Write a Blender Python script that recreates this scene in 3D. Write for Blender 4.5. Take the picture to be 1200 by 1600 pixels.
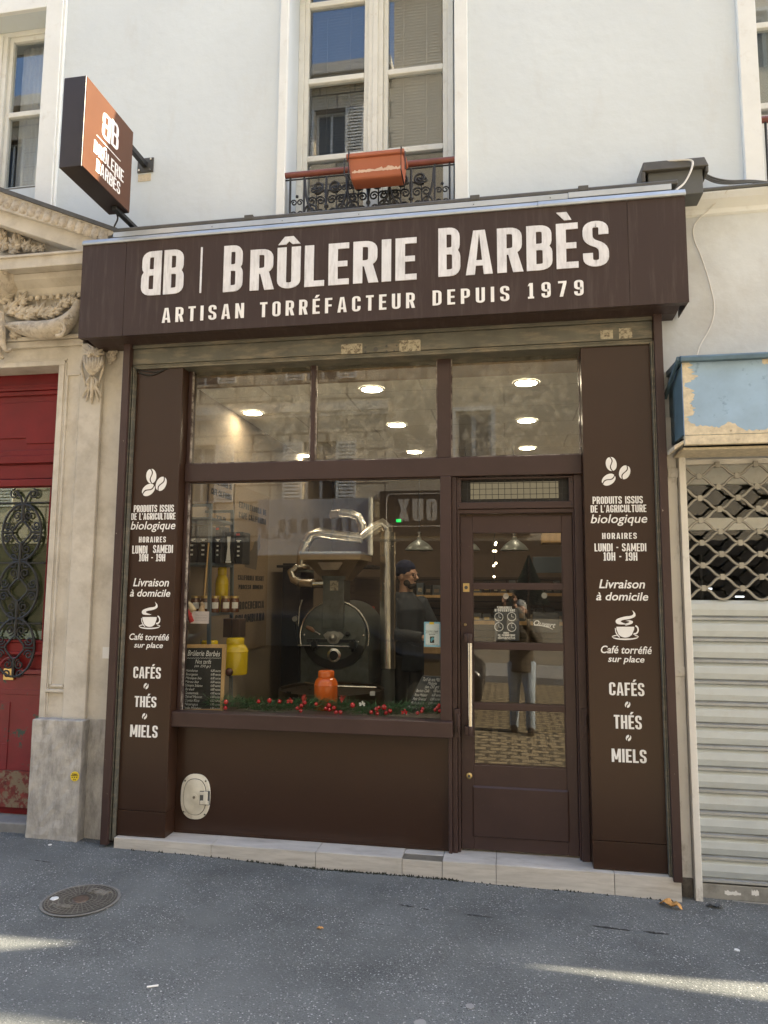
import bpy, bmesh, math, random
from mathutils import Vector, Matrix
for _o in list(bpy.data.objects): bpy.data.objects.remove(_o)
SC = bpy.context.scene; COL = SC.collection
R = math.radians; PI = math.pi
random.seed(7)
# ------------------------------------------------------------------ camera, sky, sun, exposure
Z0 = 1.70                                   # height of the lens above the pavement
FPX = 1110.0
AX = (0.98520983, -0.01224806, -0.17091397)  # world X, Y, Z seen in camera axes (x right, y down, z forward)
AY = (0.17122535, 0.10875215, 0.97921134)
AZ = (0.00659382, -0.99399344, 0.10924086)
cam = bpy.data.cameras.new('camera'); camo = bpy.data.objects.new('camera', cam); COL.objects.link(camo)
cam.sensor_fit = 'VERTICAL'; cam.sensor_height = 24.0; cam.lens = FPX/1600*24.0
cam.clip_start = 0.02; cam.clip_end = 500
camo.matrix_world = Matrix(((AX[0], -AX[1], -AX[2], 0), (AY[0], -AY[1], -AY[2], 0), (AZ[0], -AZ[1], -AZ[2], Z0), (0, 0, 0, 1)))
SC.camera = camo
SUN_EL = 34.7; SUN_AZ = 11.0                # azimuth: degrees behind the facade, measured from +X
w = bpy.data.worlds.new('World'); SC.world = w; w.use_nodes = True
nt = w.node_tree; bg = nt.nodes['Background']
sky = nt.nodes.new('ShaderNodeTexSky'); sky.sky_type = 'NISHITA'; sky.sun_disc = False
sky.sun_elevation = R(SUN_EL); sky.sun_rotation = R(90-SUN_AZ); sky.dust_density = 1.6; sky.ozone_density = 1.0
nt.links.new(sky.outputs[0], bg.inputs[0]); bg.inputs[1].default_value = 0.15
sl = bpy.data.lights.new('sun', 'SUN'); sl.energy = 4.8; sl.angle = R(0.5); sl.color = (1.0, 0.87, 0.64)
so = bpy.data.objects.new('sun', sl); COL.objects.link(so)
sd = Vector((math.cos(R(SUN_EL))*math.cos(R(SUN_AZ)), math.cos(R(SUN_EL))*math.sin(R(SUN_AZ)), math.sin(R(SUN_EL))))
so.rotation_euler = sd.to_track_quat('Z', 'Y').to_euler(); so.location = (20, 6, 14)
SC.view_settings.view_transform = 'Standard'; SC.view_settings.look = 'None'; SC.view_settings.gamma = 1
SC.view_settings.exposure = 2.28
SC.cycles.max_bounces = 8; SC.cycles.transparent_max_bounces = 24; SC.cycles.glossy_bounces = 5
SC.cycles.sample_clamp_indirect = 6.0

def ray(px, py):
    d = (px-600, py-800, FPX)
    return (sum(a*b for a, b in zip(d, AX)), sum(a*b for a, b in zip(d, AY)), sum(a*b for a, b in zip(d, AZ)))
def at(px, py, Y):                          # world point on the vertical plane at depth Y seen at a photo pixel
    r = ray(px, py); k = Y/r[1]
    return Vector((r[0]*k, Y, r[2]*k+Z0))
def atx(px, py, X):
    r = ray(px, py); k = X/r[0]
    return Vector((X, r[1]*k, r[2]*k+Z0))
def gz(x): return 0.063-0.0188*(x+2.487)    # the pavement falls to the right
def gnd(px, py):
    r = ray(px, py); k = 1.0
    for _ in range(20): k = (gz(r[0]*k)-Z0)/r[2]
    return Vector((r[0]*k, r[1]*k, gz(r[0]*k)))
def mpp(px, py, Y): return (at(px+1, py, Y)-at(px, py, Y)).length

# ------------------------------------------------------------------ materials
def mat(name, col, rough=.5, metal=0., var=.12, vs=5., bump=0., bs=60., stretch=(1, 1, 1), dirt=None, spec=.5, rvar=.1, detail=5., coat=0., subs=0.):
    m = bpy.data.materials.new(name); m.use_nodes = True
    n = m.node_tree.nodes; l = m.node_tree.links; b = n['Principled BSDF']
    b.inputs['Roughness'].default_value = rough; b.inputs['Metallic'].default_value = metal
    b.inputs['Specular IOR Level'].default_value = spec
    if coat: b.inputs['Coat Weight'].default_value = coat; b.inputs['Coat Roughness'].default_value = .08
    g = n.new('ShaderNodeNewGeometry'); mp = n.new('ShaderNodeMapping'); mp.inputs['Scale'].default_value = stretch
    l.new(g.outputs['Position'], mp.inputs['Vector'])
    t = n.new('ShaderNodeTexNoise'); t.inputs['Scale'].default_value = vs; t.inputs['Detail'].default_value = detail; t.inputs['Roughness'].default_value = .62
    l.new(mp.outputs[0], t.inputs['Vector'])
    rp = n.new('ShaderNodeValToRGB')
    rp.color_ramp.elements[0].position = .3; rp.color_ramp.elements[1].position = .7
    rp.color_ramp.elements[0].color = (*[max(0, c*(1-var)) for c in col], 1); rp.color_ramp.elements[1].color = (*[min(1, c*(1+var)) for c in col], 1)
    l.new(t.outputs['Fac'], rp.inputs[0]); out = rp.outputs[0]
    if dirt:                                # (colour, scale, threshold, softness, amount[, stretch])
        dc, ds, th, sf, am = dirt[:5]
        src = mp
        if len(dirt) > 5:
            src = n.new('ShaderNodeMapping'); src.inputs['Scale'].default_value = dirt[5]; l.new(g.outputs['Position'], src.inputs['Vector'])
        t2 = n.new('ShaderNodeTexNoise'); t2.inputs['Scale'].default_value = ds; t2.inputs['Detail'].default_value = 6; t2.inputs['Roughness'].default_value = .68
        l.new(src.outputs[0], t2.inputs['Vector'])
        mr = n.new('ShaderNodeMapRange'); mr.inputs[1].default_value = th-sf; mr.inputs[2].default_value = th+sf; mr.inputs[3].default_value = 0; mr.inputs[4].default_value = am
        l.new(t2.outputs['Fac'], mr.inputs[0])
        mx = n.new('ShaderNodeMix'); mx.data_type = 'RGBA'; mx.inputs[7].default_value = (*dc, 1)
        l.new(mr.outputs[0], mx.inputs[0]); l.new(out, mx.inputs[6]); out = mx.outputs[2]
    l.new(out, b.inputs['Base Color'])
    if rvar:
        mr2 = n.new('ShaderNodeMapRange'); mr2.inputs[3].default_value = max(0.02, rough-rvar); mr2.inputs[4].default_value = min(1, rough+rvar)
        l.new(t.outputs['Fac'], mr2.inputs[0]); l.new(mr2.outputs[0], b.inputs['Roughness'])
    if bump:
        t3 = n.new('ShaderNodeTexNoise'); t3.inputs['Scale'].default_value = bs; t3.inputs['Detail'].default_value = 6
        l.new(mp.outputs[0], t3.inputs['Vector'])
        bp = n.new('ShaderNodeBump'); bp.inputs['Strength'].default_value = bump; bp.inputs['Distance'].default_value = .01
        l.new(t3.outputs['Fac'], bp.inputs['Height']); l.new(bp.outputs[0], b.inputs['Normal'])
    return m
def emit(name, col, s):
    m = bpy.data.materials.new(name); m.use_nodes = True; n = m.node_tree.nodes; n.clear()
    e = n.new('ShaderNodeEmission'); e.inputs[0].default_value = (*col, 1); e.inputs[1].default_value = s
    o = n.new('ShaderNodeOutputMaterial'); m.node_tree.links.new(e.outputs[0], o.inputs[0]); return m
def glassmat(name, tint=(.93, .95, .94), f0=.045, waviness=0.0, dust=0.0):
    m = bpy.data.materials.new(name); m.use_nodes = True; n = m.node_tree.nodes; l = m.node_tree.links; n.clear()
    tr = n.new('ShaderNodeBsdfTransparent'); tr.inputs[0].default_value = (*tint, 1)
    gl = n.new('ShaderNodeBsdfGlossy'); gl.inputs['Roughness'].default_value = 0.0
    lw = n.new('ShaderNodeLayerWeight'); lw.inputs[0].default_value = .5
    pw = n.new('ShaderNodeMath'); pw.operation = 'POWER'; pw.inputs[1].default_value = 5; l.new(lw.outputs['Facing'], pw.inputs[0])
    ma = n.new('ShaderNodeMath'); ma.operation = 'MULTIPLY_ADD'; ma.inputs[1].default_value = 1-f0; ma.inputs[2].default_value = f0; l.new(pw.outputs[0], ma.inputs[0])
    mx = n.new('ShaderNodeMixShader'); l.new(ma.outputs[0], mx.inputs[0]); l.new(tr.outputs[0], mx.inputs[1]); l.new(gl.outputs[0], mx.inputs[2])
    if waviness:
        g = n.new('ShaderNodeNewGeometry'); t = n.new('ShaderNodeTexNoise'); t.inputs['Scale'].default_value = 2.2; t.inputs['Detail'].default_value = 1
        l.new(g.outputs['Position'], t.inputs['Vector']); bp = n.new('ShaderNodeBump'); bp.inputs['Strength'].default_value = waviness; bp.inputs['Distance'].default_value = .01
        l.new(t.outputs['Fac'], bp.inputs['Height']); l.new(bp.outputs[0], gl.inputs['Normal'])
    last = mx.outputs[0]
    if dust:
        g = n.new('ShaderNodeNewGeometry'); t = n.new('ShaderNodeTexNoise'); t.inputs['Scale'].default_value = 9; t.inputs['Detail'].default_value = 8; t.inputs['Roughness'].default_value = .75
        l.new(g.outputs['Position'], t.inputs['Vector']); mr = n.new('ShaderNodeMapRange'); mr.inputs[1].default_value = .45; mr.inputs[2].default_value = .8; mr.inputs[4].default_value = dust
        l.new(t.outputs['Fac'], mr.inputs[0]); df = n.new('ShaderNodeBsdfDiffuse'); df.inputs[0].default_value = (.6, .57, .5, 1)
        m2 = n.new('ShaderNodeMixShader'); l.new(mr.outputs[0], m2.inputs[0]); l.new(last, m2.inputs[1]); l.new(df.outputs[0], m2.inputs[2]); last = m2.outputs[0]
    o = n.new('ShaderNodeOutputMaterial'); l.new(last, o.inputs[0]); return m

M = {}
M['brown'] = mat('brown_paint', (.050, .029, .026), .38, spec=.35, var=.14, vs=3, bump=.05, bs=25, dirt=((.13, .105, .095), 34, .70, .06, .5), rvar=.07)
M['fascia'] = mat('brown_fascia', (.042, .026, .0235), .45, spec=.3, var=.06, vs=3, dirt=((.12, .095, .088), 7, .66, .16, .42, (5, 1, .4)), rvar=.04)
M['scuffed'] = mat('scuffed_brown_paint', (.050, .029, .026), .4, spec=.35, var=.14, vs=3, dirt=((.42, .37, .33), 30, .70, .012, .85, (1.4, 1.4, .7)), rvar=.07)
M['panel'] = mat('brown_satin_panel', (.036, .0172, .0102), .30, spec=.38, var=.08, vs=2, dirt=((.12, .09, .07), 55, .72, .03, .6), rvar=.05, bump=.02, bs=90)
M['white'] = mat('white_lettering', (.80, .80, .80), .5, var=.04)
M['signwhite'] = mat('weathered_white_lettering', (.70, .71, .75), .5, var=.10, vs=7, dirt=((.40, .40, .43), 14, .60, .12, .6, (4, 1, .6)))
M['wall'] = mat('white_render', (.615, .675, .715), .9, var=.04, vs=1.3, bump=.30, bs=13, detail=8, dirt=((.50, .49, .46), 2.2, .66, .10, .30, (1.6, 1, .5)))
M['trim'] = mat('white_painted_trim', (.73, .755, .75), .7, var=.05, vs=4, bump=.1, bs=30, dirt=((.50, .46, .40), 12, .68, .10, .4))
M['winframe'] = mat('white_window_paint', (.70, .71, .675), .5, var=.06, vs=7, dirt=((.42, .38, .31), 16, .66, .09, .45))
M['oldwall'] = mat('stained_white_render', (.60, .635, .65), .9, var=.10, vs=2, bump=.3, bs=18, dirt=((.40, .39, .37), 2.2, .58, .16, .55))
M['stone'] = mat('cream_limestone', (.54, .505, .445), .85, var=.14, vs=3, bump=.25, bs=35, dirt=((.26, .22, .17), 5, .60, .14, .55))
M['orn'] = mat('carved_limestone', (.51, .455, .375), .9, var=.2, vs=14, bump=.35, bs=45, dirt=((.18, .15, .12), 20, .57, .10, .65))
M['base'] = mat('grey_stone_plinth', (.43, .41, .38), .85, var=.18, vs=7, bump=.45, bs=22, dirt=((.10, .098, .095), 7, .56, .15, .62, (2.6, 2.6, .9)))
M['red'] = mat('red_door_paint', (.155, .012, .014), .45, spec=.25, var=.18, vs=4, bump=.06, bs=25, dirt=((.30, .13, .12), 30, .73, .03, .6), rvar=.1)
M['redworn'] = mat('worn_red_door_paint', (.165, .014, .02), .4, var=.2, vs=4, bump=.12, bs=25, dirt=((.035, .06, .05), 8, .60, .02, 1.0))
M['iron'] = mat('black_iron', (.016, .017, .019), .5, var=.3, vs=30, bump=.05)
M['steel'] = mat('brushed_steel', (.62, .61, .58), .22, 1., var=.08, vs=20)
M['duct'] = mat('polished_duct', (.80, .75, .66), .24, 1., var=.12, vs=8, bump=.02, bs=12)
M['galv'] = mat('grey_galvanised', (.125, .122, .100), .55, .35, var=.25, vs=5, dirt=((.30, .25, .18), 9, .58, .10, .6, (.6, 1, 3)))
M['flash'] = mat('zinc_flashing', (.44, .47, .49), .38, .5, var=.12, vs=5)
M['lead'] = mat('dark_lead', (.075, .073, .068), .6, var=.3, vs=8)
M['brass'] = mat('brass', (.62, .46, .20), .35, .9, var=.15, vs=30)
M['rail'] = mat('red_brown_handrail', (.17, .052, .038), .4, var=.2, vs=14)
M['terra'] = mat('terracotta_plastic', (.36, .115, .06), .5, var=.08, vs=5)
M['terrachalk'] = mat('limescale', (.60, .45, .38), .8)
M['tile'] = None
M['ivory'] = mat('ivory_enamel', (.66, .63, .54), .35, var=.08, vs=10, dirt=((.30, .24, .17), 18, .63, .08, .6))
M['paper'] = mat('paper', (.72, .72, .70), .8, var=.05)
M['beigepaper'] = mat('old_sticker', (.40, .36, .27), .8, var=.2, vs=60, dirt=((.08, .06, .04), 45, .54, .05, .8))
M['black'] = mat('black_plastic', (.012, .012, .013), .4)
M['dark'] = mat('dark_board', (.018, .017, .016), .5, var=.3)
M['rubber'] = mat('black_cable', (.015, .014, .013), .6)
M['whitecable'] = mat('white_cable', (.62, .61, .58), .5)
M['cream'] = mat('cream_interior', (.28, .22, .155), .8, var=.05)
M['ceil'] = mat('white_ceiling', (.74, .72, .67), .8, var=.03)
M['wood'] = mat('pine_wood', (.52, .33, .14), .5, var=.2, vs=6, stretch=(3, 3, .6))
M['darkwood'] = mat('dark_walnut', (.050, .033, .021), .5, var=.3, vs=6, stretch=(.6, 3, 3))
M['greysteel'] = mat('blue_grey_steel', (.075, .095, .11), .5, var=.1)
M['yellow'] = mat('yellow_enamel', (.70, .50, .015), .22, var=.05, coat=.5)
M['orange'] = mat('orange_enamel', (.68, .13, .012), .18, var=.05, coat=.6)
M['redplastic'] = mat('red_canister_enamel', (.45, .03, .012), .3)
M['honey'] = mat('honey', (.11, .035, .010), .15, var=.3, vs=20, coat=.5)
M['roast'] = mat('grey_green_roaster_paint', (.085, .095, .083), .38, .25, var=.3, vs=8, dirt=((.035, .030, .024), 14, .60, .10, .6), bump=.05)
M['roastdk'] = mat('oiled_dark_metal', (.028, .027, .025), .35, .5, var=.3, vs=10)
M['hopper'] = mat('tan_hopper_metal', (.27, .21, .15), .35, .6, var=.2)
M['burlap'] = mat('burlap', (.24, .17, .10), .95, var=.22, vs=90, bump=.4, bs=250)
M['ink'] = mat('black_ink', (.03, .025, .02), .9)
M['darkneedle'] = mat('dark_fir_needles', (.012, .022, .014), .7)
M['needle'] = mat('fir_needles', (.065, .16, .07), .6, var=.45, vs=40)
M['bauble'] = mat('red_bauble', (.50, .018, .025), .12, var=.1, coat=.8)
M['skin'] = mat('skin', (.55, .33, .23), .55, var=.08, vs=15)
M['jacket'] = mat('dark_jacket', (.020, .026, .034), .7, var=.3, vs=12, bump=.2, bs=40)
M['navy'] = mat('navy_knit', (.012, .016, .045), .9, var=.2, vs=80, bump=.4, bs=180)
M['greyknit'] = mat('grey_knit', (.36, .35, .33), .9, var=.2, vs=80, bump=.4, bs=180)
M['olive'] = mat('olive_coat', (.085, .065, .042), .8, var=.2, vs=12, bump=.2, bs=40)
M['denim'] = mat('pale_denim', (.40, .46, .52), .8, var=.2, vs=14, bump=.2, bs=60)
M['hair'] = mat('dark_hair', (.035, .024, .017), .7, var=.3, vs=50)
M['glass'] = glassmat('window_glass', (.93, .935, .92), .050, waviness=.010)
M['glassup'] = glassmat('upstairs_window_glass', (.90, .92, .93), .085, waviness=.012)
M['glassd'] = glassmat('transom_glass', (.92, .92, .89), .050, waviness=.010, dust=.25)
M['blue'] = mat('faded_blue_paint', (.28, .41, .56), .5, var=.16, vs=3, dirt=((.10, .17, .28), 14, .66, .05, .55), bump=.03)
M['bluedk'] = mat('dull_blue_metal', (.075, .13, .17), .5, var=.3, vs=6)
M['peel'] = mat('peeled_cream', (.58, .51, .38), .8, var=.2, vs=30, dirt=((.18, .13, .09), 40, .66, .04, .8))
M['ridge'] = mat('shade_toned_ridge', (.33, .345, .35), .45, .5, var=.15, vs=8)  # greyer colour paints in the shade on the downturned slat ridges
M['shutter'] = mat('aluminium_slats', (.49, .535, .55), .5, .2, var=.10, vs=5, dirt=((.30, .28, .24), 5, .62, .12, .45), rvar=.08)
M['lattice'] = mat('lattice_aluminium', (.33, .32, .29), .42, .55, var=.2, vs=12)
M['whitepost'] = mat('scuffed_white_post', (.68, .67, .64), .6, var=.07, vs=4, dirt=((.22, .20, .17), 12, .66, .09, .7, (1, 1, .5)))
M['greybox'] = mat('grey_plastic_housing', (.10, .105, .105), .6, var=.15, vs=8)
M['castiron'] = mat('cast_iron', (.105, .095, .08), .5, .4, var=.3, vs=25, bump=.1)
M['castlight'] = mat('worn_cast_iron', (.23, .215, .185), .45, .4, var=.25, vs=25)
M['leaf'] = mat('dry_leaf', (.52, .27, .08), .7, var=.25, vs=40)
M['yel'] = mat('yellow_sticker', (.75, .55, .03), .5)
M['lamp'] = emit('lamp_glow', (1.0, .85, .63), 25.0)
M['bulb'] = emit('string_light_glow', (1.0, .80, .50), 4.0)
M['exitgreen'] = emit('green_sign_glow', (.03, 1.0, .18), .25)
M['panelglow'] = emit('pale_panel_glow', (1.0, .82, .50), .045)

def tile_mat():
    m = mat('wood_look_tile', (.50, .475, .435), .5, var=.16, vs=3.5, stretch=(1, 3, 9), dirt=((.25, .22, .18), 5, .62, .12, .5), bump=.04, bs=30)
    return m
M['tile'] = tile_mat()
M['grout'] = mat('grey_grout', (.24, .225, .20), .9)

def asphalt():
    m = mat('asphalt', (.094, .101, .101), .85, var=.28, vs=2.2, detail=9, bump=.75, bs=120, dirt=((.175, .185, .182), 1.3, .58, .16, .55))
    n = m.node_tree.nodes; l = m.node_tree.links; b = n['Principled BSDF']
    src = b.inputs['Base Color'].links[0].from_socket
    g = n.new('ShaderNodeNewGeometry')
    for sc_, lo, hi, th, colr, am in ((64, .17, .29, .50, (.46, .47, .46), .9), (130, .22, .34, .40, (.30, .31, .30), .8), (40, .10, .18, .70, (.56, .56, .54), .95), (90, .2, .38, .60, (.024, .026, .027), .85)):
        mpn = n.new('ShaderNodeMapping'); mpn.inputs['Scale'].default_value = (1, 1.25, 1); mpn.inputs['Rotation'].default_value = (0, 0, sc_); l.new(g.outputs['Position'], mpn.inputs['Vector'])
        dn = n.new('ShaderNodeTexNoise'); dn.inputs['Scale'].default_value = sc_*.9; l.new(mpn.outputs[0], dn.inputs['Vector'])
        ad = n.new('ShaderNodeMix'); ad.data_type = 'VECTOR'; ad.inputs[0].default_value = .012; l.new(mpn.outputs[0], ad.inputs[4]); l.new(dn.outputs['Color'], ad.inputs[5])
        v = n.new('ShaderNodeTexVoronoi'); v.inputs['Scale'].default_value = sc_; l.new(ad.outputs[1], v.inputs['Vector'])
        mr = n.new('ShaderNodeMapRange'); mr.inputs[1].default_value = hi; mr.inputs[2].default_value = lo; l.new(v.outputs['Distance'], mr.inputs[0])
        sx = n.new('ShaderNodeSeparateColor'); l.new(v.outputs['Color'], sx.inputs[0])
        gt = n.new('ShaderNodeMath'); gt.operation = 'GREATER_THAN'; gt.inputs[1].default_value = th; l.new(sx.outputs[0], gt.inputs[0])
        mu = n.new('ShaderNodeMath'); mu.operation = 'MULTIPLY'; l.new(mr.outputs[0], mu.inputs[0]); l.new(gt.outputs[0], mu.inputs[1])
        pn = n.new('ShaderNodeTexNoise'); pn.inputs['Scale'].default_value = 3.0; pn.inputs['Detail'].default_value = 4; l.new(g.outputs['Position'], pn.inputs['Vector'])
        pr = n.new('ShaderNodeMapRange'); pr.inputs[1].default_value = .35; pr.inputs[2].default_value = .62; pr.inputs[3].default_value = .25; pr.inputs[4].default_value = 1.0; l.new(pn.outputs['Fac'], pr.inputs[0])
        m3 = n.new('ShaderNodeMath'); m3.operation = 'MULTIPLY'; l.new(mu.outputs[0], m3.inputs[0]); l.new(pr.outputs[0], m3.inputs[1])
        m2 = n.new('ShaderNodeMath'); m2.operation = 'MULTIPLY'; m2.inputs[1].default_value = am; l.new(m3.outputs[0], m2.inputs[0])
        mx = n.new('ShaderNodeMix'); mx.data_type = 'RGBA'; mx.inputs[7].default_value = (*colr, 1)
        l.new(m2.outputs[0], mx.inputs[0]); l.new(src, mx.inputs[6]); src = mx.outputs[2]
    l.new(src, b.inputs['Base Color'])
    return m
M['asphalt'] = asphalt()
def brickmat(name, c1, c2, mortar, bw, bh, ms, rough=.8, axes='XY', bumpd=.5):
    m = bpy.data.materials.new(name); m.use_nodes = True; n = m.node_tree.nodes; l = m.node_tree.links; b = n['Principled BSDF']; b.inputs['Roughness'].default_value = rough
    g = n.new('ShaderNodeNewGeometry'); s = n.new('ShaderNodeSeparateXYZ'); c = n.new('ShaderNodeCombineXYZ'); l.new(g.outputs['Position'], s.inputs[0])
    l.new(s.outputs['XYZ'.index(axes[0])], c.inputs[0]); l.new(s.outputs['XYZ'.index(axes[1])], c.inputs[1])
    t = n.new('ShaderNodeTexBrick'); t.inputs['Scale'].default_value = 1; t.inputs['Brick Width'].default_value = bw; t.inputs['Row Height'].default_value = bh; t.inputs['Mortar Size'].default_value = ms
    t.inputs['Color1'].default_value = (*c1, 1); t.inputs['Color2'].default_value = (*c2, 1); t.inputs['Mortar'].default_value = (*mortar, 1)
    nz = n.new('ShaderNodeTexNoise'); nz.inputs['Scale'].default_value = 4; l.new(g.outputs['Position'], nz.inputs['Vector'])
    ad = n.new('ShaderNodeMix'); ad.data_type = 'VECTOR'; ad.inputs[0].default_value = .03; l.new(c.outputs[0], ad.inputs[4]); l.new(nz.outputs['Color'], ad.inputs[5])
    l.new(ad.outputs[1], t.inputs['Vector']); l.new(t.outputs['Color'], b.inputs['Base Color'])
    bp = n.new('ShaderNodeBump'); bp.inputs['Strength'].default_value = bumpd; bp.inputs['Distance'].default_value = .02; bp.invert = True
    l.new(t.outputs['Fac'], bp.inputs['Height']); l.new(bp.outputs[0], b.inputs['Normal']); return m
M['cobble'] = brickmat('granite_setts', (.41, .32, .19), (.29, .23, .14), (.09, .075, .05), .23, .16, .024, bumpd=.9)
M['ashlar'] = brickmat('ashlar_stone', (.60, .51, .37), (.53, .45, .33), (.17, .13, .09), .95, .42, .024, axes='XZ')

# ------------------------------------------------------------------ mesh helpers
class MB:
    def __init__(s): s.v = []; s.f = []; s.mi = []
    def add(s, vs, fs, m=0):
        b = len(s.v); s.v += [tuple(p) for p in vs]; s.f += [tuple(b+i for i in f) for f in fs]; s.mi += [m]*len(fs); return s
    def box(s, x0, x1, y0, y1, z0, z1, m=0):
        v = [(x, y, z) for x in (x0, x1) for y in (y0, y1) for z in (z0, z1)]
        return s.add(v, [(0, 1, 3, 2), (4, 6, 7, 5), (0, 4, 5, 1), (2, 3, 7, 6), (0, 2, 6, 4), (1, 5, 7, 3)], m)
    def hexa(s, p, m=0):                    # eight corners: bottom four then top four
        return s.add(p, [(0, 3, 2, 1), (4, 5, 6, 7), (0, 1, 5, 4), (1, 2, 6, 5), (2, 3, 7, 6), (3, 0, 4, 7)], m)
    def prism(s, pts, plane, a, b, m=0):
        def P(u, v, w): return {'xz': (u, w, v), 'yz': (w, u, v), 'xy': (u, v, w)}[plane]
        n = len(pts); vs = [P(u, v, a) for u, v in pts]+[P(u, v, b) for u, v in pts]
        fs = [tuple(range(n)), tuple(range(2*n-1, n-1, -1))]+[(i, (i+1) % n, n+(i+1) % n, n+i) for i in range(n)]
        return s.add(vs, fs, m)
    def tube(s, path, r, n=8, cap=True, closed=False, m=0, flat=1.0):
        path = [Vector(p) for p in path]; k = len(path); rs = r if isinstance(r, (list, tuple)) else [r]*k
        up = None; rings = []
        for i, p in enumerate(path):
            a = path[(i-1) % k] if (i > 0 or closed) else p; c = path[(i+1) % k] if (i < k-1 or closed) else p
            t = (c-a); t = t.normalized() if t.length > 1e-9 else Vector((0, 0, 1))
            if up is None:
                up = Vector((0, 0, 1)) if abs(t.z) < .9 else Vector((0, 1, 0))
            u = up-t*up.dot(t)
            if u.length < 1e-6: u = Vector((1, 0, 0))-t*t.x
            u.normalize(); up = u; w_ = t.cross(u)
            rings.append([p+(u*math.cos(2*PI*j/n)+w_*math.sin(2*PI*j/n)*flat)*rs[i] for j in range(n)])
        vs = [q for rg in rings for q in rg]; fs = []
        for i in range(k if closed else k-1):
            a = i*n; b = ((i+1) % k)*n
            fs += [(a+j, a+(j+1) % n, b+(j+1) % n, b+j) for j in range(n)]
        if cap and not closed: fs += [tuple(range(n-1, -1, -1)), tuple(range((k-1)*n, k*n))]
        return s.add(vs, fs, m)
    def lathe(s, prof, c, axis='z', n=24, m=0):
        c = Vector(c); vs = []
        for r_, h in prof:
            for j in range(n):
                a = 2*PI*j/n; x, y = r_*math.cos(a), r_*math.sin(a)
                vs.append(c+Vector({'z': (x, y, h), 'y': (x, h, y), 'x': (h, x, y)}[axis]))
        k = len(prof); fs = [(i*n+j, i*n+(j+1) % n, (i+1)*n+(j+1) % n, (i+1)*n+j) for i in range(k-1) for j in range(n)]
        fs += [tuple(range(n)), tuple(range((k-1)*n, k*n))]
        return s.add(vs, fs, m)
    def ball(s, c, r, n=12, m=0):
        rx, ry, rz = r if isinstance(r, (list, tuple)) else (r, r, r); c = Vector(c)
        vs = [c+Vector((0, 0, -rz))]; k = n//2
        for i in range(1, k):
            a = -PI/2+PI*i/k
            vs += [c+Vector((rx*math.cos(a)*math.cos(2*PI*j/n), ry*math.cos(a)*math.sin(2*PI*j/n), rz*math.sin(a))) for j in range(n)]
        vs.append(c+Vector((0, 0, rz))); L = len(vs)-1; fs = [(0, 1+(j+1) % n, 1+j) for j in range(n)]
        for i in range(k-2):
            a = 1+i*n; fs += [(a+j, a+(j+1) % n, a+n+(j+1) % n, a+n+j) for j in range(n)]
        a = 1+(k-2)*n; fs += [(a+j, a+(j+1) % n, L) for j in range(n)]
        return s.add(vs, fs, m)
    def build(s, name, m, parent=None, bevel=0, smooth=False, label=None, recalc=True):
        off = wloc(parent) if parent else Vector((0, 0, 0))
        me = bpy.data.meshes.new(name); me.from_pydata([tuple(Vector(v)-off) for v in s.v], [], s.f); me.validate()
        ms = m if isinstance(m, (list, tuple)) else [m]
        for q in ms: me.materials.append(q)
        if len(ms) > 1 and len(me.polygons) == len(s.mi):
            for p, i in zip(me.polygons, s.mi): p.material_index = i
        if recalc:
            bm = bmesh.new(); bm.from_mesh(me); bmesh.ops.recalc_face_normals(bm, faces=bm.faces); bm.to_mesh(me); bm.free()
        if smooth:
            me.polygons.foreach_set('use_smooth', [True]*len(me.polygons)); me.set_sharp_from_angle(angle=R(40))
        o = bpy.data.objects.new(name, me); COL.objects.link(o)
        if parent: o.parent = parent
        if bevel:
            b = o.modifiers.new('bevel', 'BEVEL'); b.width = bevel; b.segments = 2; b.limit_method = 'ANGLE'; b.angle_limit = R(40)
        if label: o['label'] = label
        return o
def wloc(o):
    l = Vector((0, 0, 0))
    while o: l += o.location; o = o.parent
    return l
def split_loose(o):
    bm = bmesh.new(); bm.from_mesh(o.data); seen = set(); isl = []
    for v in bm.verts:
        if v in seen: continue
        st = [v]; seen.add(v); cur = []
        while st:
            q = st.pop(); cur.append(q)
            for e in q.link_edges:
                u = e.other_vert(q)
                if u not in seen: seen.add(u); st.append(u)
        isl.append(cur)
    for cur in isl:
        ix = {v: i for i, v in enumerate(cur)}; me = bpy.data.meshes.new(o.name)
        me.from_pydata([v.co[:] for v in cur], [], [tuple(ix[v] for v in f.verts) for f in bm.faces if f.verts[0] in ix])
        for m_ in o.data.materials: me.materials.append(m_)
        me.polygons.foreach_set('use_smooth', [p_.use_smooth for p_ in o.data.polygons][:1]*len(me.polygons))
        n = bpy.data.objects.new(o.name.split('.')[0], me); COL.objects.link(n); n.parent = o.parent
        for md in o.modifiers:
            if md.type == 'BEVEL': b = n.modifiers.new('bevel', 'BEVEL'); b.width = md.width; b.segments = 2; b.limit_method = 'ANGLE'
    bm.free(); bpy.data.objects.remove(o)
def tag(o, label, cat, group=None):
    o['label'] = label; o['category'] = cat
    if group: o['group'] = group
    return o
def thing(name, label, cat, loc=(0, 0, 0), group=None):
    o = bpy.data.objects.new(name, None); o.empty_display_size = .1; COL.objects.link(o); o.location = loc
    return tag(o, label, cat, group)
def struct(o): o['kind'] = 'structure'; return o
def copytree(o, loc, label, parent=None):
    c = o.copy(); COL.objects.link(c)
    if parent: c.parent = parent
    else: c.location = loc; c['label'] = label
    for ch in list(o.children): copytree(ch, None, None, c)
    return c
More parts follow.
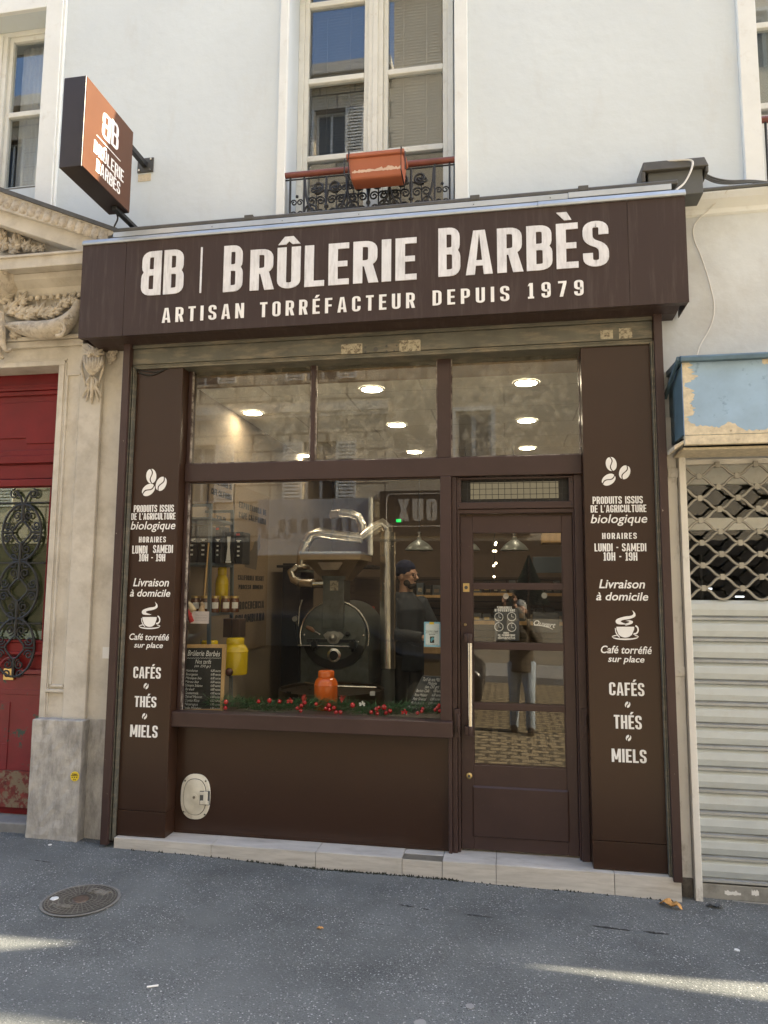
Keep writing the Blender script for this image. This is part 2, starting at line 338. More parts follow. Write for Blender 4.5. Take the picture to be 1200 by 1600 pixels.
def bez(pts, n=8):                          # smooth polyline through points (Catmull-Rom)
    P = [Vector(p) for p in pts]; out = []
    for i in range(len(P)-1):
        p0 = P[max(i-1, 0)]; p1 = P[i]; p2 = P[i+1]; p3 = P[min(i+2, len(P)-1)]
        for j in range(n):
            t = j/n; out.append(.5*((2*p1)+(-p0+p2)*t+(2*p0-5*p1+4*p2-p3)*t*t+(-p0+3*p1-3*p2+p3)*t**3))
    return out+[P[-1]]
def spiral(cx, cz, r0, r1, a0, a1, y, n=26):
    return [(cx+(r0+(r1-r0)*i/n)*math.cos(a0+(a1-a0)*i/n), y, cz+(r0+(r1-r0)*i/n)*math.sin(a0+(a1-a0)*i/n)) for i in range(n+1)]

# ------------------------------------------------------------------ lettering: a condensed stroke alphabet and the built-in font
def rpath(pts, r, closed=False, n=5):
    out = []; k = len(pts)
    for i, p in enumerate(pts):
        if not closed and i in (0, k-1): out.append(Vector((p[0], p[1]))); continue
        p = Vector(p[:2]); a = Vector(pts[i-1][:2])-p; b = Vector(pts[(i+1) % k][:2])-p
        rr = min(r, a.length*.5 if (closed or i-1 > 0) else a.length, b.length*.5 if (closed or i+1 < k-1) else b.length)
        rr = min(r, rr); A = p+a.normalized()*rr; B = p+b.normalized()*rr
        for j in range(n+1):
            t = j/n; out.append((1-t)**2*A+2*t*(1-t)*p+t*t*B)
    return out
T = .19
def glyph(ch):
    t = T; h = t/2; w = .42; r = .17; S = []; Pg = []
    def st(pts, rr=r, closed=False): S.append((rpath(pts, rr, closed), closed))
    def bar(x0, x1, y0, y1): Pg.append([(x0, y0), (x1, y0), (x1, y1), (x0, y1)])
    def stem(x=0): bar(x, x+t, 0, 1)
    if ch == 'I': w = t; stem()
    elif ch == 'L': w = .35; stem(); bar(t, w, 0, t*.85)
    elif ch in 'EF':
        w = .36; stem(); bar(t, w, 1-t*.85, 1); bar(t, w*.92, .5-t*.4, .5+t*.4)
        if ch == 'E': bar(t, w, 0, t*.85)
    elif ch == 'T': w = .38; bar(w/2-h, w/2+h, 0, 1-t*.85); bar(0, w, 1-t*.85, 1)
    elif ch == 'H': stem(); stem(w-t); bar(t, w-t, .5-t*.42, .5+t*.42)
    elif ch == 'B': stem(); st([(t*.9, 1-h*.85), (w-h, 1-h*.85), (w-h, .52), (t*.9, .52)], .13); st([(t*.9, .52), (w-h+.01, .52), (w-h+.01, h*.85), (t*.9, h*.85)], .13)
    elif ch == 'P': stem(); st([(t*.9, 1-h*.85), (w-h, 1-h*.85), (w-h, .44), (t*.9, .44)], .14)
    elif ch == 'R':
        stem(); st([(t*.9, 1-h*.85), (w-h, 1-h*.85), (w-h, .47), (t*.9, .47)], .14); Pg.append([(w*.42, .46), (w*.42+t, .46), (w+.02, 0), (w+.02-t*1.06, 0)])
    elif ch == 'D': stem(); st([(t*.9, 1-h*.85), (w-h, 1-h*.85), (w-h, h*.85), (t*.9, h*.85)], .17)
    elif ch in 'O0': st([(h, h*.85), (w-h, h*.85), (w-h, 1-h*.85), (h, 1-h*.85)], r, True)
    elif ch == 'U': st([(h, 1), (h, h*.85), (w-h, h*.85), (w-h, 1)])
    elif ch == 'J': w = .34; st([(0.0, h*.85+.02), (w-h, h*.85), (w-h, 1)], .14)
    elif ch == 'C': st([(w-h, .66), (w-h, 1-h*.85), (h, 1-h*.85), (h, h*.85), (w-h, h*.85), (w-h, .34)])
    elif ch == 'G': st([(w-h, .68), (w-h, 1-h*.85), (h, 1-h*.85), (h, h*.85), (w-h, h*.85), (w-h, .46)]); bar(w*.52, w-t*.5, .40, .54)
    elif ch == 'S': st([(w-h, .70), (w-h, 1-h*.85), (h, 1-h*.85), (h, .56), (w-h, .44), (w-h, h*.85), (h, h*.85), (h, .30)], .14)
    elif ch == 'A':
        w = .46; Pg.append([(0, 0), (t*.95, 0), (w/2+.005, 1), (w/2-t*.62, 1)]); Pg.append([(w-t*.95, 0), (w, 0), (w/2+t*.62, 1), (w/2-.005, 1)]); bar(w*.26, w*.74, .20, .20+t*.75)
    elif ch == 'V': w = .46; Pg.append([(w/2-t*.62, 0), (w/2+.01, 0), (t*.95, 1), (0, 1)]); Pg.append([(w/2-.01, 0), (w/2+t*.62, 0), (w, 1), (w-t*.95, 1)])
    elif ch == 'X': w = .46; Pg.append([(0, 0), (t, 0), (w, 1), (w-t, 1)]); Pg.append([(w-t, 0), (w, 0), (t, 1), (0, 1)])
    elif ch == 'N': w = .45; stem(); stem(w-t); Pg.append([(w-t*1.0, 0), (w-t*.25, 0), (t*1.0, 1), (t*.25, 1)])
    elif ch == 'M':
        w = .58; stem(); stem(w-t); Pg.append([(w/2-t*.4, .2), (w/2+t*.25, .2), (t*1.1, 1), (t*.2, 1)]); Pg.append([(w/2-t*.25, .2), (w/2+t*.4, .2), (w-t*.2, 1), (w-t*1.1, 1)])
    elif ch == 'K': stem(); Pg.append([(t, .38), (t, .62), (w-t*.9, 1), (w+.02, 1)]); Pg.append([(w-t*.9, 0), (w+.02, 0), (t*1.5, .66), (t, .50)])
    elif ch == '1': w = .28; bar(w*.55-h, w*.55+h, t*.75, 1); bar(0, w, 0, t*.75); Pg.append([(0, .80), (w*.55-h, .84), (w*.55-h, 1), (w*.4-h, .92)])
    elif ch == '7': w = .38; bar(0, w, 1-t*.85, 1); Pg.append([(w*.16, 0), (w*.16+t, 0), (w, 1-t*.85), (w-t, 1-t*.85)])
    elif ch == '9': st([(h, .28), (h, h*.85), (w-h, h*.85), (w-h, 1-h*.85), (h, 1-h*.85), (h, .46), (w-h, .46)], .15)
    elif ch == '2': st([(h, .72), (h, 1-h*.85), (w-h, 1-h*.85), (w-h, .55), (h*1.1, .1)], .14); bar(0, w, 0, t*.85)
    elif ch == '4': bar(w-t*1.4, w-t*.4, 0, 1); bar(0, w, .22, .22+t*.8); Pg.append([(0, .22), (t, .22), (w-t*.5, 1), (w-t*1.4, 1)])
    elif ch == '5': bar(0, w, 1-t*.85, 1); bar(0, t, .5, 1-t*.85); st([(0.02, .58), (w-h, .58), (w-h, h*.85), (h, h*.85), (h, .28)], .14)
    elif ch == '8': st([(h, h*.85), (w-h, h*.85), (w-h, .5), (h, .5)], .14, True); st([(h, .5), (w-h, .5), (w-h, 1-h*.85), (h, 1-h*.85)], .14, True)
    elif ch == '-': w = .26; bar(.02, w-.02, .42, .56)
    elif ch == "'": w = .14; Pg.append([(.02, .72), (.09, .72), (.13, 1), (.0, 1)])
    elif ch == ' ': w = .26
    return w, S, Pg
ACC = {'É': ('E', 'a'), 'È': ('E', 'g'), 'Û': ('U', 'c')}
def rtext(s, gap=.075):
    """condensed capitals: list of (polygon-strip, layer) in units of the cap height, and the total width"""
    x = 0; out = []
    for ch in s:
        base, ac = ACC.get(ch, (ch, None)); w, S, Pg = glyph(base); ly = 0
        for pts, closed in S:
            k = len(pts); L = []; Rr = []
            for i, p in enumerate(pts):
                a = pts[i-1] if (i > 0 or closed) else None; b = pts[(i+1) % k] if (i < k-1 or closed) else None
                d1 = (p-a) if a is not None else (b-p); d2 = (b-p) if b is not None else (p-a)
                if d1.length < 1e-7: d1 = d2
                if d2.length < 1e-7: d2 = d1
                d1 = d1.normalized(); d2 = d2.normalized(); d = (d1+d2); d = d.normalized() if d.length > 1e-6 else d1
                hv = abs(d.x); wd = T/2*(1-.15*hv); nn = Vector((-d.y, d.x))
                L.append((p.x+nn.x*wd+x, p.y+nn.y*wd)); Rr.append((p.x-nn.x*wd+x, p.y-nn.y*wd))
            out.append(('strip', L, Rr, closed, ly)); ly += 1
        for pg in Pg: out.append(('poly', [(p[0]+x, p[1]) for p in pg], None, True, ly)); ly += 1
        c = x+w/2
        if ac == 'a': out.append(('poly', [(c-.08, 1.07), (c+.04, 1.07), (c+.17, 1.25), (c+.0, 1.25)], None, True, ly))
        if ac == 'g': out.append(('poly', [(c-.04, 1.07), (c+.08, 1.07), (c-.0, 1.25), (c-.17, 1.25)], None, True, ly))
        if ac == 'c':
            out.append(('poly', [(c-.20, 1.07), (c-.06, 1.07), (c+.0, 1.145), (c, 1.26), (c-.08, 1.26)], None, True, ly)); out.append(('poly', [(c+.20, 1.07), (c+.06, 1.07), (c, 1.145), (c, 1.26), (c+.08, 1.26)], None, True, ly+1))
        x += w+gap
    return out, x-gap
def put_rtext(mb, s, o, ux, uz, n, width, height, depth=.004, gap=.075, m=0):
    """o: lower-left corner; ux, uz: unit axes of the writing; n: outward normal"""
    G, W = rtext(s, gap); o = Vector(o); ux = Vector(ux); uz = Vector(uz); n = Vector(n); sx = width/W; sz = height
    def P(p, d): return o+ux*(p[0]*sx)+uz*(p[1]*sz)+n*d
    for kind, A, B, closed, ly in G:
        d = depth+ly*.00025
        if kind == 'poly':
            k = len(A); vs = [P(p, d) for p in A]+[P(p, 0) for p in A]
            mb.add(vs, [tuple(range(k))]+[(i, (i+1) % k, k+(i+1) % k, k+i) for i in range(k)], m)
        else:
            k = len(A); vs = [P(p, d) for p in A]+[P(p, d) for p in B]+[P(p, 0) for p in A]+[P(p, 0) for p in B]; fs = []
            for i in range(k if closed else k-1):
                j = (i+1) % k; fs += [(i, j, k+j, k+i), (i, j, 2*k+j, 2*k+i), (k+i, k+j, 3*k+j, 3*k+i)]
            if not closed: fs += [(0, k, 3*k, 2*k), (k-1, 2*k-1, 4*k-1, 3*k-1)]
            mb.add(vs, fs, m)
_TC = {}
def font_geom(s, shear, bold):
    key = (s, shear, bold)
    if key in _TC: return _TC[key]
    c = bpy.data.curves.new('writing', 'FONT'); c.body = s; c.shear = shear; c.offset = bold; c.resolution_u = 3; c.extrude = 0
    o = bpy.data.objects.new('writing', c); COL.objects.link(o); bpy.context.view_layer.update()
    me = o.evaluated_get(bpy.context.evaluated_depsgraph_get()).to_mesh()
    vs = [tuple(v.co) for v in me.vertices]; fs = [tuple(p.vertices) for p in me.polygons]
    o.to_mesh_clear(); bpy.data.objects.remove(o); bpy.data.curves.remove(c)
    _TC[key] = (vs, fs); return vs, fs
def put_font(mb, s, o, ux, uz, n, width, height=None, shear=.25, bold=.012, depth=.002, m=0):
    """o: left end of the baseline. height: cap height scale (None keeps proportion)"""
    vs, fs = font_geom(s, shear, bold); x0 = min(v[0] for v in vs); x1 = max(v[0] for v in vs); sx = width/(x1-x0); sz = height if height else sx
    o = Vector(o); ux = Vector(ux); uz = Vector(uz); n = Vector(n)
    mb.add([o+ux*((v[0]-x0)*sx)+uz*(v[1]*sz)+n*depth for v in vs], fs, m)
EX = (1, 0, 0); EZ = (0, 0, 1); NF = (0, -1, 0)
def px_rtext(mb, s, x0, x1, ytop, ybot, Y, depth=.002, gap=.075):
    a = at(x0, ybot, Y); b = at(x1, ybot, Y); yc = (ytop+ybot)/2; xm = (x0+x1)/2
    zt = at(xm, ytop, Y).z; zb = at(xm, ybot, Y).z
    put_rtext(mb, s, (a.x, Y, zb), EX, EZ, NF, b.x-a.x, zt-zb, depth, gap)
def px_font(mb, s, x0, x1, ybase, Y, shear=.25, bold=.015, depth=.002, yasc=None):
    a = at(x0, ybase, Y); b = at(x1, ybase, Y); zb = at((x0+x1)/2, ybase, Y).z
    hgt = None
    if yasc is not None: hgt = (at((x0+x1)/2, yasc, Y).z-zb)/.72
    put_font(mb, s, (a.x, Y, zb), EX, EZ, NF, b.x-a.x, hgt, shear, bold, depth)
# ------------------------------------------------------------------ ground
def grid_sheet(name, xs, ys, zf, m):
    b = MB(); vs = [(x, y, zf(x, y)) for x in xs for y in ys]; k = len(ys)
    b.add(vs, [(i*k+j, (i+1)*k+j, (i+1)*k+j+1, i*k+j+1) for i in range(len(xs)-1) for j in range(k-1)])
    o = b.build(name, m, smooth=True, recalc=False); return struct(o)
KY = 2.10
random.seed(3)
xs = [-40, -20, -10]+[-6+.15*i for i in range(74)]+[10, 20, 40]
ys = [KY]+[KY+.12*i for i in range(1, 24)]+[5.2]
def pavz(x, y):
    return gz(x)+.004*math.sin(x*2.3+y*1.7)+.003*math.sin(x*5.1-y*3.3)-.012*max(0, (4.0-y))
grid_sheet('pavement', xs, ys, pavz, M['asphalt'])
b = MB(); x = -24
kerbm = mat('granite_kerb', (.33, .31, .28), .8, var=.2, vs=12, bump=.3)
while x < 24:
    zt = gz(x)-.022; b.hexa([(x, KY-.16, zt-.25), (x+1.19, KY-.16, zt-.272), (x+1.19, KY-.003, zt-.272), (x, KY-.003, zt-.25), (x, KY-.16, zt), (x+1.19, KY-.16, zt-.022), (x+1.19, KY-.003, zt-.022), (x, KY-.003, zt)]); x += 1.2
struct(b.build('kerb', kerbm, bevel=.012))
b = MB(); b.add([(-40, -5.5, gz(-40)-.14), (40, -5.5, gz(40)-.14), (40, KY-.10, gz(40)-.14), (-40, KY-.10, gz(-40)-.14)], [(0, 1, 2, 3)]); struct(b.build('road', M['cobble'], recalc=False))
b = MB(); b.hexa([(-40, -8.2, gz(-40)-.3), (40, -8.2, gz(40)-.3), (40, -5.5, gz(40)-.3), (-40, -5.5, gz(-40)-.3), (-40, -8.2, gz(-40)), (40, -8.2, gz(40)), (40, -5.5, gz(40)-.01), (-40, -5.5, gz(-40)-.01)]); struct(b.build('opposite_pavement', mat('pale_pavement', (.30, .29, .27), .85, var=.15, vs=3)))

# ------------------------------------------------------------------ the white building
YW = 4.48; HB = 6.62
house = thing('apartment_building', 'white rendered apartment building with tall framed windows above the coffee shop', 'building', (-.8, YW, 0))
WL1 = at(66, 200, YW).x; zLs = at(30, 295, YW).z; zLt = at(80, 15, YW).z
CX0, CX1 = -1.494, -.312; zC0 = 3.98; zC1 = 6.45
RX0 = at(1184, 150, YW).x; zR0 = 4.15
b = MB(); T1 = 4.86; zb = 4.02
b.box(-9, -4.5, YW, T1, zb, HB); b.box(-4.5, WL1, YW, T1, zLt, HB); b.box(-4.5, WL1, YW, T1, zb, zLs)
b.box(WL1, CX0, YW, T1, zb, HB); b.box(CX0, CX1, YW, T1, zC1, HB)
b.box(CX1, RX0, YW, T1, zb, HB); b.box(RX0, RX0+1.2, YW, T1, zC1, HB); b.box(RX0, RX0+1.2, YW, T1, zb, zR0); b.box(RX0+1.2, 3.2, YW, T1, zb, HB)
b.box(-9, -4.6, YW, T1, 0, zb); b.box(-2.55, .93, YW+.004, T1, 3.27, zb)
b.build('wall', M['wall'], house)
# unseen wall added to block the sun, two holes shaped to cast pavement slivers
from mathutils.geometry import tessellate_polygon
def sunmap(p): t = (YW-p.y)/sd.y; return (p.x+t*sd.x, p.z+t*sd.z)
def gp(px, py): return sunmap(gnd(px, py))
h1 = [gp(815, 1506), gp(1210, 1538), gp(1500, 1548), gp(1500, 1592), gp(1210, 1563), gp(1000, 1532)]
h2 = [gp(125, 1471), gp(0, 1461), gp(-60, 1458), gp(-60, 1488), gp(0, 1480)]
outer = [(3.2, 0), (60, 0), (60, HB), (3.2, HB)]
loops = [[Vector((*p, 0)) for p in lp] for lp in (outer, h1, h2)]
allp = [p for lp in (outer, h1, h2) for p in lp]
tri = tessellate_polygon(loops)
b = MB(); b.add([(p[0], YW, p[1]) for p in allp], [tuple(t) for t in tri]); b.build('sun_blocker_wall', M['wall'], house, recalc=False)
# window trims (flat raised bands)
YT = YW-.035; TE = YW-.0006
b = MB(); b.box(CX0-.055, CX0+.003, YT, TE, zC0, 6.5); b.build('window_trim', M['trim'], house, bevel=.004)
b = MB(); b.box(CX1-.003, CX1+.085, YT, TE, zC0, 6.5)
b.build('window_trim', M['trim'], house, bevel=.004)
b = MB(); b.box(WL1-.003, WL1+.135, YT, TE, at(80, 330, YT).z-.15, 6.6); b.box(-4.6, WL1-.004, YT, TE, zLt-.003, zLt+.16); b.box(WL1+.135, WL1+.152, YT+.012, YW+.01, at(80, 330, YT).z-.15, 6.6)
b.build('window_trim', M['trim'], house, bevel=.004)
b = MB(); b.box(RX0-.105, RX0+.003, YT, TE, at(1180, 285, YT).z, 6.6); b.build('window_trim', M['trim'], house, bevel=.004)
# string course to the right
b = MB(); zc0 = at(1140, 326, YW-.07).z; zc1 = at(1140, 296, YW-.07).z
b.prism([(YW-.005, zc0-.02), (YW-.03, zc0), (YW-.03, zc0+.03), (YW-.075, zc0+.07), (YW-.085, zc1-.02), (YW-.085, zc1), (YW-.005, zc1+.015)], 'yz', 1.0, 3.2)
b.build('string_course', M['trim'], house, bevel=.003)
b = MB(); b.box(.931, 1.0, 4.462, 4.60, 2.2, zc0-.012); b.box(1.0, 3.2, 4.462, 4.60, 2.7, zc0-.012); b.box(1.0, 3.6, 4.62, 4.86, 2.7, zb); b.build('lower_wall', M['oldwall'], house)

def window_unit(x0, x1, z0, z1, Y, xm, zrails, name_extra=None, blind=True, blindcol=None):
    """casement: outer frame, two leaves, panes"""
    f = MB(); w_ = .042
    f.box(x0, x0+w_, Y-.03, Y+.05, z0, z1); f.box(x1-w_, x1, Y-.03, Y+.05, z0, z1); f.box(x0+w_, x1-w_, Y-.03, Y+.05, z1-w_, z1); f.box(x0+w_, x1-w_, Y-.03, Y+.05, z0, z0+w_)
    if xm: f.box(xm-.055, xm+.055, Y-.042, Y+.05, z0+w_, z1-w_); f.box(xm-.02, xm+.02, Y-.056, Y-.040, z0+w_, z1-w_)
    segs = [(x0+w_, xm-.055), (xm+.055, x1-w_)] if xm else [(x0+w_, x1-w_)]
    st = .034
    for a, c in segs:
        f.box(a, a+st, Y-.018, Y+.03, z0+w_, z1-w_); f.box(c-st, c, Y-.018, Y+.03, z0+w_, z1-w_)
        zz = [z0+w_]+zrails+[z1-w_]
        f.box(a+st, c-st, Y-.018, Y+.03, zz[0], zz[0]+.055)
        for zr_ in zrails: f.box(a+st, c-st, Y-.021, Y+.03, zr_-.021, zr_+.021)
        f.box(a+st, c-st, Y-.018, Y+.03, zz[-1]-.04, zz[-1])
    fr = f.build('window', M['winframe'], house, bevel=.005)
    for a, c in segs:
        zz = [z0+w_+.055]+zrails+[z1-w_-.04]
        for i in range(len(zz)-1):
            p = MB(); lo = zz[i]+(.021 if i else 0); hi = zz[i+1]-(.021 if i < len(zz)-2 else 0)
            p.box(a+st-.004, c-st+.004, Y+.004, Y+.008, lo-.004, hi+.004); p.build('pane', M['glassup'], fr)
    return fr
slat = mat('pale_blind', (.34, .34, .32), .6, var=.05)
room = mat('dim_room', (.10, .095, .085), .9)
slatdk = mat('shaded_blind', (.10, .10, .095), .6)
def blind(x0, x1, z0, z1, Y, fr, tilt=.6, pitch=.028, m=None):
    b = MB(); z = z0
    while z < z1:
        d = .011; b.hexa([(x0, Y-d, z-d*tilt), (x1, Y-d, z-d*tilt), (x1, Y+d, z+d*tilt), (x0, Y+d, z+d*tilt), (x0, Y-d, z-d*tilt+.0015), (x1, Y-d, z-d*tilt+.0015), (x1, Y+d, z+d*tilt+.0015), (x0, Y+d, z+d*tilt+.0015)]); z += pitch
    for q in (.28, .72): b.box(x0+(x1-x0)*q-.002, x0+(x1-x0)*q+.002, Y-.016, Y-.013, z0, z1)
    b.build('blind', m or slat, fr)
def room_box(x0, x1, z0, z1, ya=4.863, yb=7.5):
    b = MB(); b.box(x0-.7, x1+.7, yb, yb+.1, z0-.4, z1+.4); b.box(x0-.8, x0-.7, ya, yb, z0-.4, z1+.4); b.box(x1+.7, x1+.8, ya, yb, z0-.4, z1+.4); b.box(x0-.7, x1+.7, ya, yb, z0-.5, z0-.4); b.box(x0-.7, x1+.7, ya, yb, z1+.4, z1+.5)
    b.build('room', room, house)
YG = 4.75
zr1 = at(640, 112, YG).z; cxm = at(588, 150, YG).x
zbot = at(588, 245, YG).z
fr = window_unit(CX0, CX1-.03, 3.99, 6.55, YG, cxm, [zbot+.022, zr1, zr1+.62])
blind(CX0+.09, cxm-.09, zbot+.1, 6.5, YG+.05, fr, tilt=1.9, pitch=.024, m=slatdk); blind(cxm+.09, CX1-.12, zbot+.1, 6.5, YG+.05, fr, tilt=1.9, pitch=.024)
b = MB(); b.box(CX0+.002, CX1-.002, YG-.25, YG+.06, 3.93, 3.988); b.build('window_sill', M['trim'], house, bevel=.004)
b = MB(); b.box(CX0, CX0+.0005+.02, 4.79, 4.86, zbot, 6.5)
room_box(CX0, CX1, 4.0, 6.5)
vent = MB()
# left window
YL = 4.66; xg = at(76, 200, YL).x
frl = window_unit(-4.45, WL1+.0, zLs+.03, zLt+.0, YL, at(12, 170, YL).x-.06, [at(40, 180, YL).z])
room_box(-4.45, WL1, zLs, zLt)
curt = mat('net_curtain', (.50, .50, .50), .9)
b = MB(); n = 60; X0, X1 = at(12, 200, YL).x+.02, WL1-.05
vs = []
for i in range(n+1):
    x = X0+(X1-X0)*i/n; y = YL+.10+.012*math.sin(i*.9)
    vs += [(x, y, zLs+.1), (x, y, zLt-.05), (x, y+.003, zLs+.1), (x, y+.003, zLt-.05)]
b.add(vs, [f_ for i in range(n) for f_ in ((4*i, 4*i+4, 4*i+5, 4*i+1), (4*i+2, 4*i+3, 4*i+7, 4*i+6))]); b.build('curtain', curt, frl, smooth=True)
b = MB(); b.box(-4.5, WL1+.0, YL-.16, YL-.03, zLs-.0, zLs+.028); b.build('window_sill', M['galv'], house, bevel=.004)
# right window
frr = window_unit(RX0+.0, RX0+1.2, zR0+.55, 6.45, 4.70, RX0+.6, [at(1195, 42, 4.7).z, at(1195, 168, 4.7).z])
room_box(RX0, RX0+1.2, zR0, 6.45)
b = MB(); b.box(RX0+.05, RX0+.6, 4.74, 4.75, zR0+.6, 6.4); b.build('blind', slat, frr)
b = MB(); b.box(RX0, RX0+1.2, 4.66, 4.76, zR0, zR0+.545); b.build('window_sill', M['trim'], house)
b = MB(); b.tube([(RX0+.01, 4.52, at(1195, 187, 4.52).z), (RX0+1.2, 4.52, at(1195, 187, 4.52).z)], .022); 
rl = b.build('handrail', M['rail'], house, smooth=True)
b = MB()
for i in range(9): b.tube([(RX0+.05+i*.13, 4.52, zR0+.02), (RX0+.05+i*.13, 4.52, at(1195, 187, 4.52).z-.02)], .008, n=6)
b.build('railing', M['iron'], house)

# wrought-iron window guard of the centre window
YB = 4.47
def Pp(px, py): return at(px, py, YB)
gx0, gx1 = CX0+.004, CX1-.004
zt = Pp(580, 262).z; zb_ = 4.02
b = MB(); b.tube([(gx0-.028, YB, zt+.0), (gx1+.02, YB, zt+.0)], .021, n=10); b.tube([(gx0-.032, YB, zt), (gx0-.02, YB, zt)], .024, n=10)
hr = b.build('handrail', M['rail'], house, smooth=True)
b = MB(); zt2 = zt-.035; wd = gx1-gx0
def V(u): return gx0+wd*u
rr = .0085
for u in (.03, .115, .885, .97): b.tube([(V(u), YB, zb_), (V(u), YB, zt-.015)], .0075, n=6)
b.tube([(V(0), YB, zt2), (V(1), YB, zt2)], .006, n=6); b.tube([(V(0), YB, 4.05), (V(1), YB, 4.05)], .006, n=6)
hgt = zt2-4.05
def motif(uc, sgn=1):
    cx = V(uc); z0 = 4.05
    b.tube([(cx, YB, z0), (cx, YB, zt2)], rr, n=6)
    for s in (-1, 1):
        sp = spiral(cx+s*.062, zt2-.075, .055, .012, PI/2, PI/2-s*3.6*PI*1.0, YB); b.tube([(cx, YB, zt2-.17)]+[(cx+s*.012, YB, zt2-.10)]+sp[6:], rr, n=6)
        sp = spiral(cx+s*.075, z0+.075, .07, .014, -PI/2, -PI/2+s*3.5*PI, YB); b.tube(sp, rr, n=6)
        b.tube(bez([(cx, YB, z0+.02), (cx+s*.03, YB, z0+.12), (cx+s*.13, YB, z0+hgt*.62), (cx+s*.155, YB, zt2)], 6), rr, n=6)
        sp = spiral(cx+s*.105, z0+hgt*.50, .05, .01, PI, PI+s*3.2*PI, YB); b.tube(sp, rr*.9, n=6)
        b.ball((cx+s*.03, YB, z0+hgt*.45), .011, 6)
    b.ball((cx, YB, z0+hgt*.55), .017, 8)
for uc in (.25, .5, .75): motif(uc)
for uc in (.19, .31, .375, .44, .56, .625, .69, .81):
    cx = V(uc)
    for s in (-1, 1):
        for (zo, r_) in ((.17, .034), (.26, .030), (.09, .022)):
            b.tube(spiral(cx+s*r_*.9, zt2-zo, r_, r_*.22, PI/2*(1+s), PI/2*(1+s)-s*2.9*PI, YB, 18), rr*.72, n=5)
    b.tube([(cx, YB, zt2-.33), (cx, YB, zt2-.05)], rr*.6, n=5)
for u in (.0725, .9275):
    for k in range(4):
        for s in (-1, 1): b.tube(spiral(V(u)+s*.022, 4.10+k*.085, .024, .006, PI/2*(1-s), PI/2*(1-s)+s*2.6*PI, YB, 14), .005, n=5)
    b.ball((V(u), YB, 4.4), .012, 6)
b.build('window_guard', M['iron'], house, smooth=True)

# planter hung on the guard
A = at(541, 240, 4.27); B_ = at(632, 233, 4.27); C_ = at(548, 281, 4.30); D_ = at(628, 274, 4.30)
zt_, zb2 = (A.z+B_.z)/2, (C_.z+D_.z)/2
pl = thing('flower_box', 'terracotta plastic flower box hooked on the iron guard of the upstairs window', 'planter', ((A.x+B_.x)/2, 4.36, zb2))
b = MB(); y0, y1 = 4.27, 4.445
b.hexa([(C_.x, y0+.03, zb2), (D_.x, y0+.03, zb2), (D_.x, y1-.02, zb2), (C_.x, y1-.02, zb2), (A.x+.01, y0, zt_-.03), (B_.x-.01, y0, zt_-.03), (B_.x-.01, y1, zt_-.03), (A.x+.01, y1, zt_-.03)])
tb = b.build('trough', M['terra'], pl, bevel=.012)
b = MB(); b.box(A.x, B_.x, y0-.012, y1+.006, zt_-.032, zt_-.002); b.build('rim', M['terra'], pl, bevel=.008)
b = MB(); random.seed(4); n = 34; lo = []; hi = []
for i in range(n+1):
    x = C_.x+.01+(D_.x-C_.x-.018)*i/n; z = zb2+.046; h1_ = random.uniform(.001, .010)+(.014 if i > 18 else .004)*random.random()
    f0_, f1_ = (z-.004-random.uniform(0, .006)-zb2)/(zt_-.03-zb2), (z+h1_-zb2)/(zt_-.03-zb2)
    lo.append((x, y0+.03*(1-f0_)-.0012, zb2+f0_*(zt_-.03-zb2))); hi.append((x, y0+.03*(1-f1_)-.0012, zb2+f1_*(zt_-.03-zb2)))
b.add(lo+hi, [(i, i+1, n+2+i, n+1+i) for i in range(n)]); b.build('limescale_mark', M['terrachalk'], pl, recalc=False)
b = MB()
for x in (A.x+.02, B_.x-.02): b.tube([(x, 4.47, zt_-.01), (x, 4.45, zt_+.012), (x, y0-.018, zt_+.004), (x, y0-.018, zb2+.01), (x, 4.44, zb2-.012)], .004, n=6)
b.tube([(A.x-.006, y0-.016, zt_-.04), (A.x-.012, y0, zb2+.02), (A.x+.02, y0+.02, zb2-.01)], .0045, n=6); b.tube([(B_.x+.006, y0-.016, zt_-.03), (B_.x+.006, y0, zb2+.02)], .0045, n=6)
b.build('hanger', M['iron'], pl)

# ------------------------------------------------------------------ stone portal with the red door
port = thing('stone_portal', 'carved cream limestone doorway with pediment around the red street door', 'doorway', (-3.4, 4.46, 0))
YS = 4.46
XP0 = at(109, 892, 4.43).x; XP1 = at(144, 892, 4.43).x; XJ = at(74, 892, 4.445).x; XJ2 = at(83, 892, 4.445).x
zBase = at(85, 1125, 4.37).z; zHead = at(60, 572, 4.44).z; zLin = at(60, 531, 4.42).z
b = MB(); b.box(XP1-.02, -2.573, YS, 4.86, .0, 4.02); b.box(XJ2-.0, XP0+.03, YS-.004, 4.80, .0, zLin+.02)
b.box(XP0, XP1, 4.43, YS+.01, zBase-.01, zLin+.30)
b.build('wall', M['stone'], port, bevel=.006)
b = MB(); b.box(XJ, XJ2, 4.44, 4.80, .05, zHead); b.box(XJ2, XJ2+.012, 4.447, 4.47, .05, zHead+.02); 
b.box(-4.6, XJ2, 4.44, 4.80, zHead, zHead+.035); b.box(-4.6, XJ2+.012, 4.447, 4.80, zHead+.035, zHead+.05); b.box(-4.6, XP0, YS-.002, 4.80, zHead+.05, 4.02)
b.build('door_surround', M['stone'], port, bevel=.004)
# raised frame lines of the narrow panel between jamb and pilaster
b = MB(); xa, xb = XJ2+.025, XP0-.012; za, zz = at(95, 1070, 4.45).z, zHead-.08
for x in (xa, xb): b.box(x-.008, x+.008, 4.440, YS, za, zz)
b.box(xa, xb, 4.4405, YS, za-.016, za); b.box(xa, xb, 4.4405, YS, zz, zz+.016); b.box(xa-.03, xb+.02, 4.436, YS, za-.05, za-.03)
b.build('panel_moulding', M['stone'], port, bevel=.004)
